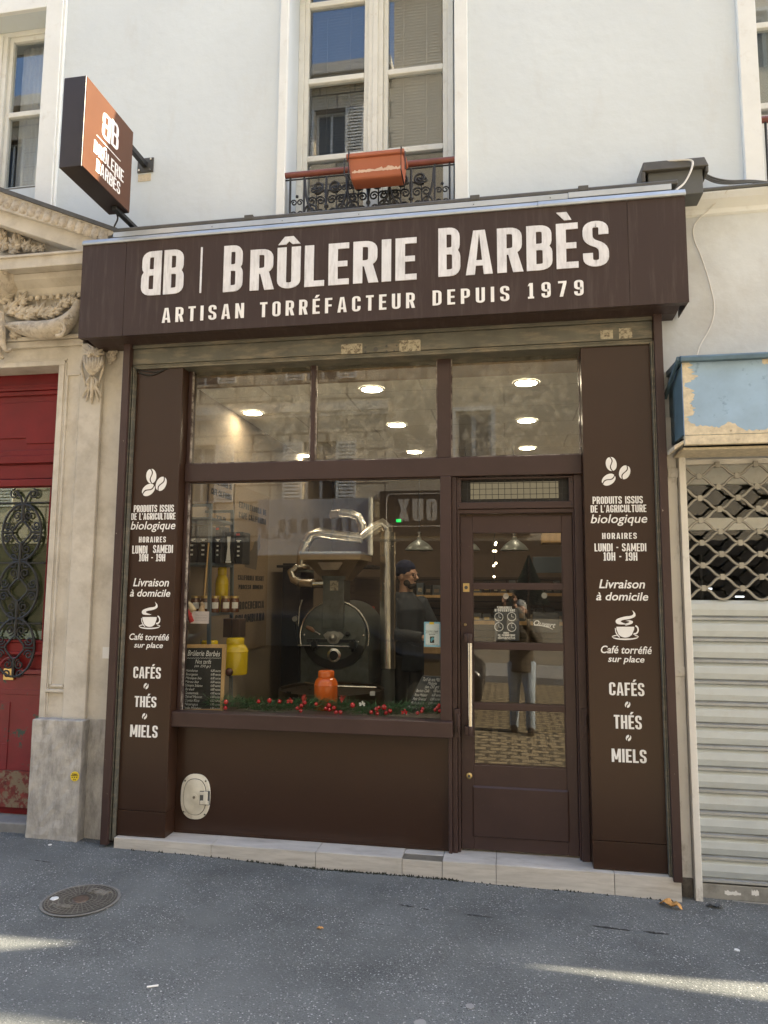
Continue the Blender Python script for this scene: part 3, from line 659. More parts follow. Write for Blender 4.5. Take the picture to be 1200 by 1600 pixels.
# plinth blocks: rough
def rough_block(x0, x1, y0, y1, z0, z1, nx, nz, amp):
    mb = MB(); vs = []
    for i in range(nx+1):
        for j in range(nz+1):
            ex = (i in (0, nx)); lo = (j == 0)
            vs.append((x0+(x1-x0)*i/nx+(random.uniform(-amp, amp) if lo else 0), y0+random.uniform(-amp, amp)*.35, z0+(z1-z0)*j/nz+(random.uniform(-.004, .022) if lo else 0)))
    k = nz+1; fs = [(i*k+j, (i+1)*k+j, (i+1)*k+j+1, i*k+j+1) for i in range(nx) for j in range(nz)]
    nb = len(vs); rim = [i*k for i in range(nx+1)]+[nx*k+j for j in range(1, nz+1)]+[i*k+nz for i in range(nx-1, -1, -1)]+[j for j in range(nz-1, 0, -1)]
    for r_ in rim: vs.append((vs[r_][0], y1, vs[r_][2]))
    L = len(rim); fs += [(rim[i], rim[(i+1) % L], nb+(i+1) % L, nb+i) for i in range(L)]; fs.append(tuple(nb+i for i in range(L)))
    mb.add(vs, fs); return mb
xb0 = at(46, 1200, 4.37).x; xb1 = at(125, 1200, 4.37).x
rough_block(xb0, xb1, 4.37, 4.80, .055, zBase, 9, 16, .008).build('plinth', M['base'], port, bevel=.006)
rough_block(xb1-.001, -2.575, 4.452, 4.80, .05, zBase-.0, 4, 16, .004).build('plinth', M['base'], port)
b = MB(); b.hexa([(xb0-.02, 4.385, .05), (xb0+.03, 4.385, .05), (xb0+.03, 4.5, .05), (xb0-.02, 4.5, .05), (xb0+.0, 4.385, .22), (xb0+.03, 4.385, .22), (xb0+.03, 4.5, .22), (xb0, 4.5, .22)]); b.build('chipped_corner', M['base'], port)
# cornice
zc1 = at(60, 399, 4.26).z; zc0 = at(60, 417, 4.26).z; zf1 = zc0-.02
b = MB(); b.box(-4.8, -2.58, 4.26, YS, zc0, zc1); b.prism([(YS, zc0-.14), (4.44, zc0-.13), (4.42, zc0-.08), (4.36, zc0-.04), (4.34, zc0-.002), (YS, zc0-.002)], 'yz', -4.8, -2.58); b.box(-4.8, -2.58, 4.245, 4.30, zc1-.006, zc1+.012)
b.build('cornice', M['stone'], port, bevel=.004)
b = MB()
for i in range(26): x = -4.2+i*.055; b.ball((x, 4.425, zc0-.15), (.020, .016, .022), 8)
b.build('egg_moulding', M['orn'], port, smooth=True)
b = MB(); b.box(-4.8, XP1, 4.415, YS, zLin, zLin+.028); b.box(-4.8, XP1-.0, 4.43, YS, zLin-.05, zLin-.002); b.build('lintel_moulding', M['stone'], port, bevel=.005)
# raking cornice of the pediment
YR = 4.24
def rk(p0, p1, p2, p3, Y): return [(at(*q, Y).x, at(*q, Y).z) for q in (p0, p1, p2, p3)]
b = MB(); b.prism(rk((-160, 236), (183, 356), (183, 362), (-160, 243), YR), 'xz', YR, YW+.0); b.build('lead_capping', M['lead'], port)
b = MB(); b.prism(rk((-160, 243), (183, 362), (160, 374), (-160, 280), YR+.02), 'xz', YR+.02, YS); b.build('raking_cornice', M['stone'], port, bevel=.004)
b = MB()
for i in range(26):
    t = i/25; q = (-150+t*312, 262+t*106); p = at(q[0], q[1], YR+.022); b.ball((p.x, YR+.022, p.z), (.036, .012, .048), 10)
    b.tube([at(q[0]+6, q[1]-8, YR+.02), at(q[0]+6, q[1]+11, YR+.02)], .006, n=5)
b.build('leaf_moulding', M['orn'], port, smooth=True)
b = MB(); b.prism(rk((-160, 280), (160, 374), (128, 392), (-160, 299), YR+.06), 'xz', YR+.06, YS); b.build('raking_fascia', M['stone'], port, bevel=.004)
b = MB(); b.prism(rk((-160, 299), (128, 392), (120, 399), (-160, 399), YS-.02), 'xz', YS-.02, YS+.1); b.build('tympanum', M['stone'], port)

def ptube(mb, pts, r, Y, n=8, dy=None, sm=5):
    P = [at(p[0], p[1], Y-(p[2] if len(p) > 2 else 0)) for p in pts]; k = mpp(pts[0][0], pts[0][1], Y)
    Q = bez(P, sm); rs = [r[min(len(r)-1, int(i/sm))]+(r[min(len(r)-1, int(i/sm)+1)]-r[min(len(r)-1, int(i/sm))])*((i % sm)/sm) for i in range(len(Q))]
    mb.tube(Q, [max(.0015, q*k) for q in rs], n=n)
def leafy(mb, px, py, ang, L, Y, wv=.38, lift=.05):
    """acanthus-like leaf: five lobes fanned about a rib"""
    for a, l in ((-.9, .55), (-.45, .8), (0, 1), (.45, .8), (.9, .55)):
        q = [(px, py, .0), (px+math.cos(ang+a*.6)*L*l*.5, py+math.sin(ang+a*.6)*L*l*.5, lift), (px+math.cos(ang+a)*L*l, py+math.sin(ang+a)*L*l, lift*.5)]
        ptube(mb, q, [L*.08, L*.14, L*.03], Y, n=6, sm=4)
b = MB()
# tympanum foliage
for (px, py, a, L) in ((2, 392, -1.2, 26), (14, 394, -.4, 22), (24, 392, -1.6, 30), (38, 393, -1.1, 24), (48, 392, -.5, 18), (60, 393, -.9, 16), (-6, 385, -1.7, 40), (8, 372, -2.2, 20), (30, 384, -2.0, 16)): leafy(b, px, py, a, L, YS-.03, lift=.05)
for k in range(14): p = at(28+random.uniform(-9, 9), 376+random.uniform(-8, 10), YS-.06); b.ball(p, .016, 7)
b.build('carved_foliage', M['orn'], port, smooth=True)
b = MB()
# urn
for (y, r_) in ((466, 8), (455, 17), (440, 33), (425, 38), (418, 33), (413, 28), (400, 30)): pass
c = at(2, 440, YS-.04); k = mpp(2, 440, YS)
b.lathe([(2*k, -30*k), (14*k, -26*k), (26*k, -14*k), (33*k, -2*k), (36*k, 8*k), (33*k, 12*k), (27*k, 14*k), (30*k, 22*k), (24*k, 27*k), (4*k, 30*k)], c, 'z', 20)
for a in (-2.4, -2.0, -1.6, -1.2, -.8): leafy(b, 2, 428, a, 20, YS-.14, lift=.03)
b.build('carved_urn', M['orn'], port, smooth=True)
b = MB()
# scaly horn of plenty curling to the right, leaves behind
hp = [(8, 508, .02), (22, 511, .05), (45, 514, .08), (70, 516, .09), (92, 512, .08), (108, 500, .06), (118, 486, .04), (123, 470, .03)]
ptube(b, hp, [3, 7, 11, 13, 13, 10, 7, 5], YS-.01, n=12, sm=6)
random.seed(5)
for k in range(90):
    t = random.uniform(0, 5.5); i = int(t); f_ = t-i; px = hp[i][0]*(1-f_)+hp[i+1][0]*f_; py = hp[i][1]*(1-f_)+hp[i+1][1]*f_; ww = [3, 7, 11, 13, 13, 10, 7][i]
    o_ = random.uniform(-.8, .8); dpt = YS-.03-.075-.03*math.sqrt(1-o_*o_); p = at(px, py+o_*ww, dpt); b.ball(p, (.009, .007, .008), 6)
sp = [(92+12*math.cos(a)*(1-.09*i), 512+14*math.sin(a)*(1-.09*i), .13) for i, a in enumerate([PI*.6-.7*j for j in range(10)])]
ptube(b, sp, [3.2, 3, 2.6, 2.2, 2, 1.6], YS, n=7, sm=4)
for (px, py, a, L) in ((10, 492, -.9, 34), (22, 494, -.5, 34), (34, 494, -.25, 32), (46, 495, -.9, 24), (58, 496, -1.1, 30), (72, 495, -.7, 26), (84, 492, -1.0, 26), (96, 480, -.9, 24), (30, 478, -1.1, 26), (-4, 470, -.4, 30), (110, 476, -1.2, 22), (62, 492, -.3, 30), (6, 522, -2.8, 20), (14, 520, .3, 22)): leafy(b, px, py, a, L, YS-.01, lift=.05)
ptube(b, [(0, 490, .08), (3, 515, .09), (4, 535, .08), (10, 548, .07), (18, 546, .06)], [6, 5, 4, 3, 2], YS, sm=6)
ptube(b, [(-6, 500, .05), (-4, 525, .08), (-2, 552, .05), (5, 560, .04)], [6, 5, 4, 2], YS, sm=6)
b.build('carved_horn', M['orn'], port, smooth=True)
b = MB()
# console at the head of the pilaster: leaf fan, ribbed cup, ribbon tails, side scroll
for a in (-2.5, -2.05, -1.57, -1.1, -.65): leafy(b, 146, 556, a, 20, 4.425, lift=.035)
for k in range(7):
    u = (k-3)/3.2; ptube(b, [(146+u*15, 558, .02), (146+u*14, 566, .05), (145+u*9, 577, .05), (144+u*3, 584, .03)], [2.4, 2.6, 2.2, 1.2], 4.428, n=7, sm=4)
p = at(144, 585, 4.40); b.ball(p, (.022, .02, .012), 8)
for s in (-1, 1):
    ptube(b, [(144+s*3, 588, .01), (144+s*8, 597, .025), (144+s*6, 604, .02), (144+s*13, 616, .02), (144+s*14, 622, .01)], [1.6, 2.6, 2, 2.2, .8], 4.43, n=6, sm=5)
    ptube(b, [(144+s*2, 590, .01), (144+s*4, 606, .02), (144+s*10, 628, .01)], [1.4, 2, .8], 4.43, n=6, sm=5)
    ptube(b, [(144+s*12, 556, .01), (144+s*17, 572, .03), (144+s*13, 590, .02), (144+s*10, 604, .01)], [2, 2.2, 1.8, .8], 4.43, n=6, sm=5)
ptube(b, [(144, 588, .01), (144, 604, .025), (143, 622, .015), (143, 632, .005)], [1.4, 3.0, 2.2, .6], 4.43, n=7, sm=5)
for (px, py, r_) in ((174, 546, 6), (180, 552, 5), (172, 556, 6), (178, 561, 5), (173, 566, 4), (182, 543, 5), (176, 538, 5)):
    b.tube(spiral(at(px, py, 4.45).x, at(px, py, 4.45).z, r_*mpp(px, py, 4.45), .003, 0, 3*PI, 4.44, 14), .007, n=6)
    b.ball(at(px, py, 4.455), r_*mpp(px, py, 4.45)*.8, 8)
b.build('carved_console', M['orn'], port, smooth=True)
# the street door
YD = 4.60
door = MB(); XR = XJ+.06
def dz(py): return at(50, py, YD).z
door.box(-4.5, XR, YD+.012, YD+.06, .14, zHead)
for (a, c_, y) in ((587, 600, .03), (601, 606, -.012), (606, 611, -.022), (611, 618, -.008), (703, 712, -.004), (712, 724, -.02), (726, 748, .0), (749, 760, -.022), (1000, 1004, -.012), (1004, 1020, -.004), (1018, 1023, -.018)):
    door.box(-4.5, XR, YD+y, YD+.02, dz(c_), dz(a)-.001)
door.prism([(at(-40, 690, YD).x, dz(684)), (at(40, 684, YD).x, dz(684)), (at(40, 693, YD).x, dz(693)), (XR, dz(693)), (XR, dz(628)), (at(-40, 628, YD).x, dz(628))], 'xz', YD+.002, YD+.02)
xg1 = at(80, 762, YD).x; 
door.box(xg1, xg1+.012, YD-.014, YD+.02, dz(999), dz(762)); door.box(xg1+.016, XR, YD-.002, YD+.02, dz(999), dz(761))
dr = door.build('door', M['red'], port, bevel=.004)
b = MB(); b.box(-4.3, xg1, YD+.002, YD+.006, dz(999), dz(762)); 
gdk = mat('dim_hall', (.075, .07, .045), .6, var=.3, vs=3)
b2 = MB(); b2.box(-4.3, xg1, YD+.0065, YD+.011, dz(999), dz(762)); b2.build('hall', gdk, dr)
b.build('pane', glassmat('door_glass', (.85, .9, .8), .09), dr)
b = MB()
pts = [(at(-12, 1032, YD).x, dz(1026))]
arc = [(at(-10, 1100, YD).x, dz(1052))]
for i in range(13):
    a = PI-PI*i/12; pts.append
b.box(-4.3, XR, YD-.004, YD+.02, dz(1205), dz(1054)); b.box(at(37, 1050, YD).x, XR-.0, YD-.022, YD+.02, dz(1053), dz(1046))
cxp = at(18, 1045, YD).x; rp_ = .085
ar = [(cxp+rp_*math.cos(PI*i/12), YD-.012, dz(1046)+rp_*.95*math.sin(PI*i/12)) for i in range(13)]
b.tube(ar, .009, n=6); b.box(cxp+rp_-.012, cxp+rp_+.02, YD-.018, YD+.0, dz(1053), dz(1046))
b.box(-4.3, XR, YD-.008, YD+.02, dz(1086), dz(1078)); b.box(-4.3, at(17, 1100, YD).x, YD-.010, YD+.0, dz(1205), dz(1098)); b.box(-4.3, at(17, 1100, YD).x-.01, YD-.013, YD-.0, dz(1166), dz(1163))
b.build('lower_panel', M['redworn'], dr, bevel=.003)
b = MB(); b.box(-4.5, XR, YD-.02, YD+.03, dz(1262), dz(1205)); b.build('weathered_foot', mat('rotten_door_foot', (.16, .03, .025), .8, var=.5, vs=14, bump=.5, bs=30, dirt=((.20, .15, .10), 13, .50, .04, 1.0)), dr)
b = MB(); b.box(at(5, 1055, YD-.02).x, at(21, 1055, YD-.02).x, YD-.020, YD-.004, dz(1063), dz(1045)); b.build('brass_plate', M['brass'], dr, bevel=.002)
# grille: rings and scrolls repeated down the opening
b = MB(); YGr = YD-.02; gc = at(34, 832, YGr).x
rows = [832, 922, 1012]
xl = at(-30, 830, YGr).x
for py in (786, 880, 974): b.tube([(xl, YGr, dz(py)), (xg1, YGr, dz(py))], .006, n=6)
def S(c, zc, dx, dzz, r0, t0, turns, sgn): b.tube(spiral(c+dx, zc+dzz, r0, r0*.2, t0, t0+sgn*turns*2*PI, YGr, 22), .0062, n=6)
for py in rows:
    zc = dz(py); hh = (dz(rows[0])-dz(rows[1]))/2
    b.tube([(gc+.155*math.cos(2*PI*i/30), YGr, zc+(hh*.98)*math.sin(2*PI*i/30)) for i in range(30)], .0085, n=6, closed=True)
    b.tube([(gc+.068*math.cos(2*PI*i/24)*(1+.10*math.cos(4*2*PI*i/24)), YGr, zc+.072*math.sin(2*PI*i/24)*(1+.10*math.cos(4*2*PI*i/24))) for i in range(24)], .0075, n=6, closed=True)
    for sx in (-1, 1):
        for sz in (-1, 1):
            S(gc, zc, sx*.045, sz*.118, .036, -sz*PI/2, 1.4, -sx*sz); S(gc, zc, sx*.112, sz*.048, .034, PI if sx > 0 else 0, 1.4, sx*sz)
            S(gc, zc, sx*.05, sz*(hh-.02), .030, PI/2*(1-sx), 1.2, -sx*sz)
    b.tube([(gc, YGr, zc+.075), (gc, YGr, zc+hh)], .011, n=6); b.tube([(gc, YGr, zc-.075), (gc, YGr, zc-hh)], .011, n=6)
    b.tube([(gc+.068, YGr, zc), (gc+.155, YGr, zc)], .008, n=6); b.tube([(gc-.068, YGr, zc), (gc-.155, YGr, zc)], .008, n=6)
for s in (-1, 1):
    b.tube(bez([(gc, YGr, dz(800)), (gc+s*.02, YGr, dz(780)), (gc+s*.06, YGr, dz(768))], 6), .008, n=6); S(gc, dz(772), s*.075, .0, .036, PI/2, 1.5, -s)
b.build('grille', M['iron'], dr, smooth=True)
b = MB(); b.box(-4.6, xb0+.02, 4.44, 4.66, -.02, .14); b.build('doorstep', mat('worn_doorstep', (.22, .22, .22), .85, var=.2, vs=6, bump=.2), port, bevel=.01)

# stickers on the stone
p = at(117, 1213, 4.366); r_ = .030
st = MB(); st.lathe([(r_, -.001), (r_, .003)], p, 'y', 24)
s0 = thing('round_sticker', 'small round yellow sticker with black print on the grey stone plinth', 'sticker', p)
for i, v in enumerate(st.v): st.v[i] = (v[0], p.y-(v[1]-p.y), v[2])
st.build('disc', M['yel'], s0)
b = MB(); put_rtext(b, 'VIGI', (p.x-.018, p.y-.0035, p.z+.010), EX, EZ, NF, .036, .008, .0006); b.box(p.x-.024, p.x+.024, p.y-.0042, p.y-.003, p.z+.003, p.z+.007)
for q in (-.016, 0, .016): b.lathe([(.004, -.0042), (.004, -.003)], (p.x+q, p.y, p.z-.006), 'y', 8)
put_rtext(b, '2-1', (p.x-.009, p.y-.0035, p.z-.024), EX, EZ, NF, .018, .009, .0006); b.build('print', M['ink'], s0)
a = at(161, 1011, 4.458); c_ = at(172, 1029, 4.458)
b = MB(); b.box(a.x, c_.x, 4.455, 4.459, c_.z, a.z); tag(b.build('paper_label', M['paper']), 'blank white paper label stuck on the stone beside the brown post', 'label')
# ------------------------------------------------------------------ the coffee shop front
ZS = Z0-1.574                                # top of the step
shop = thing('coffee_shop', 'dark brown coffee shop front with display window, glazed door and white lettered side panels', 'shop front', (-.83, 4.45, 0))
def zrel(v): return Z0+v
YPa = 4.39; YF = 4.48; YBk = 4.515
PLx0, PLx1 = -2.495, -2.160; PRx0, PRx1 = .458, .876
# side posts
for x0, x1, zb_ in ((-2.572, -2.522, zrel(-1.617)), (.880, .928, zrel(-1.592))):
    b = MB(); b.box(x0, x1, 4.33, 4.60, zb_, zrel(1.70)); b.build('side_post', M['scuffed'], shop, bevel=.003)
for x0, x1 in ((-2.520, -2.497), (.8635, .879)):
    b = MB(); b.box(x0, x0+.006, 4.352, 4.44, ZS-.02, zrel(1.5)); b.box(x1-.006, x1, 4.352, 4.44, ZS-.02, zrel(1.5)); b.box(x0+.0065, x1-.0065, 4.42, 4.44, ZS-.02, zrel(1.5)); b.build('shutter_rail', M['galv'], shop)
# lettered pilaster panels with their plinths
def panel(x0, x1):
    b = MB(); b.box(x0, x1, YPa, 4.60, ZS+.16, zrel(1.60)); o = b.build('side_panel', M['panel'], shop, bevel=.003)
    b = MB(); b.box(x0+.001, x1-.001, YPa-.0015, 4.58, ZS+.004, ZS+.1575); b.build('panel_foot', M['panel'], o, bevel=.002); return o
pL = panel(PLx0, PLx1); pR = panel(PRx0, PRx1)
def bean(mb, px, py, ang, ax_, bx_, Y, d=.002):
    k = mpp(px, py, Y); c = at(px, py, Y); n = 14
    for s in (-1, 1):
        pts = []
        for i in range(n+1):
            a = -PI/2+PI*i/n; pts.append((s*bx_*math.cos(a)+s*.9, ax_*math.sin(a)))
        for i in range(n+1):
            u = 1-2*i/n; pts.append((s*.9+math.sin(u*PI)*bx_*.30, u*ax_))
        q = [(c.x+k*(p[0]*math.cos(ang)-p[1]*math.sin(ang)), c.z+k*(p[0]*math.sin(ang)+p[1]*math.cos(ang))) for p in pts]
        m = len(q); h = m//2
        # halves as quad strip between outer arc and centre line
        outer_ = q[:n+1]; inner = q[n+1:][::-1]
        vs = [(p[0], Y-d, p[1]) for p in outer_]+[(p[0], Y-d, p[1]) for p in inner]
        mb.add(vs, [(i, i+1, n+1+i+1, n+1+i) for i in range(n)])
def cup(mb, x0, x1, y0, y1, Y, d=.002):
    def P(u, v): p = at(x0+(x1-x0)*u, y0+(y1-y0)*v, Y); return (p.x, Y-d, p.z)
    def strip(A, B): k = len(A); mb.add([P(*q) for q in A]+[P(*q) for q in B], [(i, i+1, k+i+1, k+i) for i in range(k-1)])
    # bowl
    strip([(.17+.66*i/8, .56) for i in range(9)], [(.17+.66*i/8, .56+.36*math.sqrt(max(0, 1-((i-4)/4.05)**2))**.8) for i in range(9)])
    strip([(.14, .60), (.16, .72), (.22, .82), (.30, .90)], [(.11, .60), (.13, .74), (.19, .85), (.28, .93)])
    # handle
    A = [(.84+.11*math.cos(a), .66+.11*math.sin(a)) for a in [R(-75+15*i) for i in range(13)]]; Bq = [(.84+.165*math.cos(a), .66+.165*math.sin(a)) for a in [R(-75+15*i) for i in range(13)]]
    strip(A, Bq)
    # saucer
    n = 16; strip([(.5+.5*math.cos(R(205+130*0))*0-.5+i/n, .875+.075*math.sqrt(max(0, 1-(2*i/n-1)**2))+.0) for i in range(n+1)], [(i/n, .895+.105*math.sqrt(max(0, 1-(2*i/n-1)**2))) for i in range(n+1)])
    strip([(0, .885), (.03, .86), (.10, .84), (.17, .83)], [(0, .90), (.05, .885), (.12, .87), (.19, .86)])
    strip([(1, .885), (.97, .86), (.92, .845), (.86, .835)], [(1, .90), (.95, .885), (.90, .87), (.84, .86)])
    # steam
    A = [(.74, .0), (.86, .10), (.86, .22), (.66, .30), (.42, .335), (.33, .38), (.42, .43), (.60, .47)]
    Bq = [(.76, .02), (.80, .12), (.72, .19), (.48, .22), (.22, .29), (.14, .38), (.22, .47), (.52, .485)]
    Af = bez([(p[0], 0, p[1]) for p in A], 4); Bf = bez([(p[0], 0, p[1]) for p in Bq], 4)
    strip([(p.x, p.z) for p in Af], [(p.x, p.z) for p in Bf])
    if x1-x0 > 36:
        A = bez([(p[0], 0, p[1]) for p in ((.66, .34), (.78, .38), (.74, .46), (.52, .52))], 4); Bq = bez([(p[0], 0, p[1]) for p in ((.50, .365), (.64, .385), (.62, .42), (.44, .47))], 4)
        strip([(p.x, p.z) for p in A], [(p.x, p.z) for p in Bq])
def panel_text(pn, T_, B3, c_, b2):
    Y = YPa-.0006
    def mk(nm, fn): mb = MB(); fn(mb); mb.build(nm, M['white'], pn, recalc=False)
    for (s, x0, x1, y0, y1, kind) in T_:
        if kind == 'c': mk('lettering', lambda mb: px_rtext(mb, s, x0, x1, y0, y1, Y, .0012))
        elif kind == 'w': mk('lettering', lambda mb: px_rtext(mb, s, x0, x1, y0, y1, Y, .0012, gap=.17))
        else: mk('lettering', lambda mb: px_font(mb, s, x0, x1, y1, Y, .22, .010 if s == 'biologique' else .016, .0012, y0))
    def beans(mb):
        for (px, py, a) in B3: bean(mb, px, py, a, 11.5*b2, 7.6*b2, Y, .0012)
    mk('coffee_bean_emblem', beans)
    mk('coffee_cup_emblem', lambda mb: cup(mb, *c_, Y, .0012))
T = .157
panel_text(pL, [('PRODUITS ISSUS', 209, 271.5, 789, 800, 'c'), ("DE L'AGRICULTURE", 205, 274, 801.5, 812, 'c'), ('biologique', 204, 274, 814, 827, 'f'), ('HORAIRES', 217, 259, 838.5, 847.5, 'w'), ('LUNDI', 206.5, 230, 852.5, 865, 'c'), ('SAMEDI', 239, 270, 851.5, 864, 'c'), ('10H - 19H', 217, 258, 865.5, 877, 'c'), ('Livraison', 208, 264, 903, 916, 'f'), ('à domicile', 203, 266, 920.5, 932, 'f'), ('Café torréfié', 202, 264, 990, 1000, 'f'), ('sur place', 209.5, 254.5, 1003.5, 1012, 'f'), ('CAFÉS', 208, 251, 1042, 1060, 'c'), ('THÉS', 210, 244, 1088, 1105, 'c'), ('MIELS', 203, 246, 1133, 1152, 'c')], [(236.5, 744, .12), (252, 756, -.42), (232, 765.5, -.95)], (217, 250.5, 940, 983), .92)
mb_ = MB(); bean(mb_, 228.4, 1072, -.35, 4.2, 2.8, YPa-.0006, .0012); bean(mb_, 226, 1119, -.35, 4.2, 2.8, YPa-.0006, .0012); mb_.build('coffee_bean_emblem', M['white'], pL, recalc=False)
panel_text(pR, [('PRODUITS ISSUS', 926, 1004.5, 775.5, 787, 'c'), ("DE L'AGRICULTURE", 923, 1010, 789, 800.5, 'c'), ('biologique', 923, 1011.5, 803, 817, 'f'), ('HORAIRES', 941, 995, 832.6, 842, 'w'), ('LUNDI - SAMEDI', 929, 1010, 849, 861.5, 'c'), ('10H - 19H', 943, 996, 863, 876, 'c'), ('Livraison', 936, 1008, 905, 919, 'f'), ('à domicile', 931.5, 1013, 925, 938, 'f'), ('Café torréfié', 939, 1018.6, 1009, 1021, 'f'), ('sur place', 950, 1007, 1024.5, 1034.5, 'f'), ('CAFÉS', 952, 1007, 1066.6, 1087, 'c'), ('THÉS', 959.5, 1003, 1117.6, 1139, 'c'), ('MIELS', 956, 1010.5, 1170.6, 1191.5, 'c')], [(955, 725, .15), (976, 738, -.35), (951, 749.5, -.95)], (956, 998, 953, 1000), 1.0)
mb_ = MB(); bean(mb_, 980.6, 1101, -.35, 4.8, 3.2, YPa-.0006, .0012); bean(mb_, 982, 1153, -.35, 4.8, 3.2, YPa-.0006, .0012); mb_.build('coffee_bean_emblem', M['white'], pR, recalc=False)

T = .19
# glazing frame
ztb = zrel(.843); ztt = zrel(1.508); zw1 = zrel(.722); zw0 = zrel(-.792)
b = MB()
b.box(-2.158, -2.132, YF-.0, YF+.07, zrel(-.80), zrel(1.60))                 # left jamb
b.box(-.418, -.348, YF-.022, YF+.08, zrel(-.80), zw1)                         # post between window and door
b.box(-2.158, .457, YF-.012, YF+.08, zw1, ztb)                              # transom bar
b.box(-2.131, .457, YF-.004, YF+.07, ztt, zrel(1.60))                        # head
b.box(-1.281, -1.252, YF-.004, YF+.06, ztb, ztt); b.box(-.437, -.349, YF-.004, YF+.06, ztb, ztt)
b.box(-2.150, -.419, YF+.004, YF+.05, zw1-.008, zw1)
b.box(.408, .457, YF+.014, YF+.09, ZS, zw1); b.box(-.348, -.318, YF+.010, YF+.09, ZS, zw1)   # door posts
b.box(.399, .4075, YF+.030, YF+.09, ZS, zw1); b.box(-.3175, -.300, YF+.030, YF+.09, ZS, zw1)
b.box(-.372, -.349, YF-.006, YF+.08, ZS, zrel(-.80))
b.build('window_frame', M['brown'], shop, bevel=.004)
putty = mat('flaking_putty', (.34, .30, .26), .9, var=.4, vs=50, dirt=((.05, .032, .028), 14, .50, .10, 1.0))
b = MB()
for x0, x1 in ((-2.131, -1.282), (-1.251, -.438), (-.348, .457)):
    b.box(x0, x0+.007, YF+.002, YF+.02, ztb+.0005, ztt); b.box(x1-.007, x1, YF+.002, YF+.02, ztb+.0005, ztt); b.box(x0+.008, x1-.008, YF+.002, YF+.02, ztb+.0005, ztb+.008); b.box(x0+.008, x1-.008, YF+.002, YF+.02, ztt-.007, ztt-.0005)
b.box(-2.131, -2.122, YF+.002, YF+.02, zw0, zw1-.009); b.build('putty_bead', putty, shop)
for x0, x1 in ((-2.131, -1.282), (-1.251, -.438), (-.348, .457)):
    b = MB(); b.box(x0, x1, YF+.022, YF+.027, ztb, ztt); b.build('transom_pane', M['glassd'], shop)
b = MB(); b.box(-2.131, -.419, YF+.024, YF+.030, zw0, zw1-.004); b.build('display_pane', M['glass'], shop)
# sill and bulkhead
b = MB(); b.box(-2.205, -.342, 4.415, YF+.05, zrel(-.888), zrel(-.793)); b.build('window_sill', M['brown'], shop, bevel=.005)
b = MB(); b.box(-2.158, -.373, YBk, 4.60, ZS+.003, zrel(-.86)); b.box(-2.158, -.373, YBk-.004, YBk, ZS+.003, ZS+.012); b.build('bulkhead_panel', M['panel'], shop)
# oval enamel hatch
c = at(306, 1244, YBk); k = mpp(306, 1244, YBk)
b = MB()
def oval(mb, c, rx, rz, y0, y1, p=2.5, n=40, bev=.004):
    pts = []
    for i in range(n):
        a = 2*PI*i/n; ca, sa = math.cos(a), math.sin(a); pts.append((rx*math.copysign(abs(ca)**(2/p), ca), rz*math.copysign(abs(sa)**(2/p), sa)))
    vs = []
    for (f_, y) in ((1, y1), (1, y0+bev), (1-bev/rx, y0)): vs += [(c.x+q[0]*f_, y, c.z+q[1]*f_) for q in pts]
    fs = [(r_*n+i, r_*n+(i+1) % n, (r_+1)*n+(i+1) % n, (r_+1)*n+i) for r_ in (0, 1) for i in range(n)]+[tuple(2*n+i for i in range(n))]
    mb.add(vs, fs)
oval(b, c, 23*k, 32*k, YBk-.014, YBk); vh = b.build('vent_hatch', M['ivory'], shop, smooth=True)
b = MB(); oval(b, c, 18.6*k, 26.8*k, YBk-.0152, YBk-.012); b.build('groove_shade', M['lead'], vh)  # dark ring stands in for the shade in the groove round the cover
b = MB(); oval(b, c+Vector((0, 0, 0)), 17*k, 25*k, YBk-.024, YBk-.012); b.lathe([(5*k, YBk-.026-c.y), (5*k, YBk-.02-c.y)], c, 'y', 16); b.build('cover_plate', mat('ivory_cover', (.58, .55, .46), .35, var=.15, vs=14), vh, smooth=True)
b = MB(); b.lathe([(2*k, YBk-.031-c.y), (2*k, YBk-.024-c.y)], c, 'y', 10)
for (dx, dy) in ((-16, 22), (16, 23), (-17, -22), (16, -24)): b.lathe([(1.3*k, YBk-.017-c.y), (1.3*k, YBk-.012-c.y)], (c.x+dx*k, c.y, c.z+dy*k), 'y', 8)
put_font(b, 'GAZ', (c.x-7*k, YBk-.0225, c.z-17*k), EX, EZ, NF, 14*k, None, 0, 0, .0006); b.build('screw', M['galv'], vh)
b = MB(); b.box(c.x+10*k, c.x+23*k, YBk-.034, YBk-.012, c.z-9*k, c.z-4*k); b.box(c.x+15*k, c.x+21*k, YBk-.036, YBk-.012, c.z-8*k, c.z+9*k); b.box(c.x+9*k, c.x+21*k, YBk-.030, YBk-.012, c.z+4*k, c.z+8*k); b.build('latch', M['ivory'], vh, bevel=.002)
b = MB(); b.box(c.x+8.6*k, c.x+23.4*k, YBk-.0250, YBk-.0145, c.z-10*k, c.z+9.6*k); b.build('latch_shadow', M['greybox'], vh)  # dark plate stands in for the shadow gap around the latch
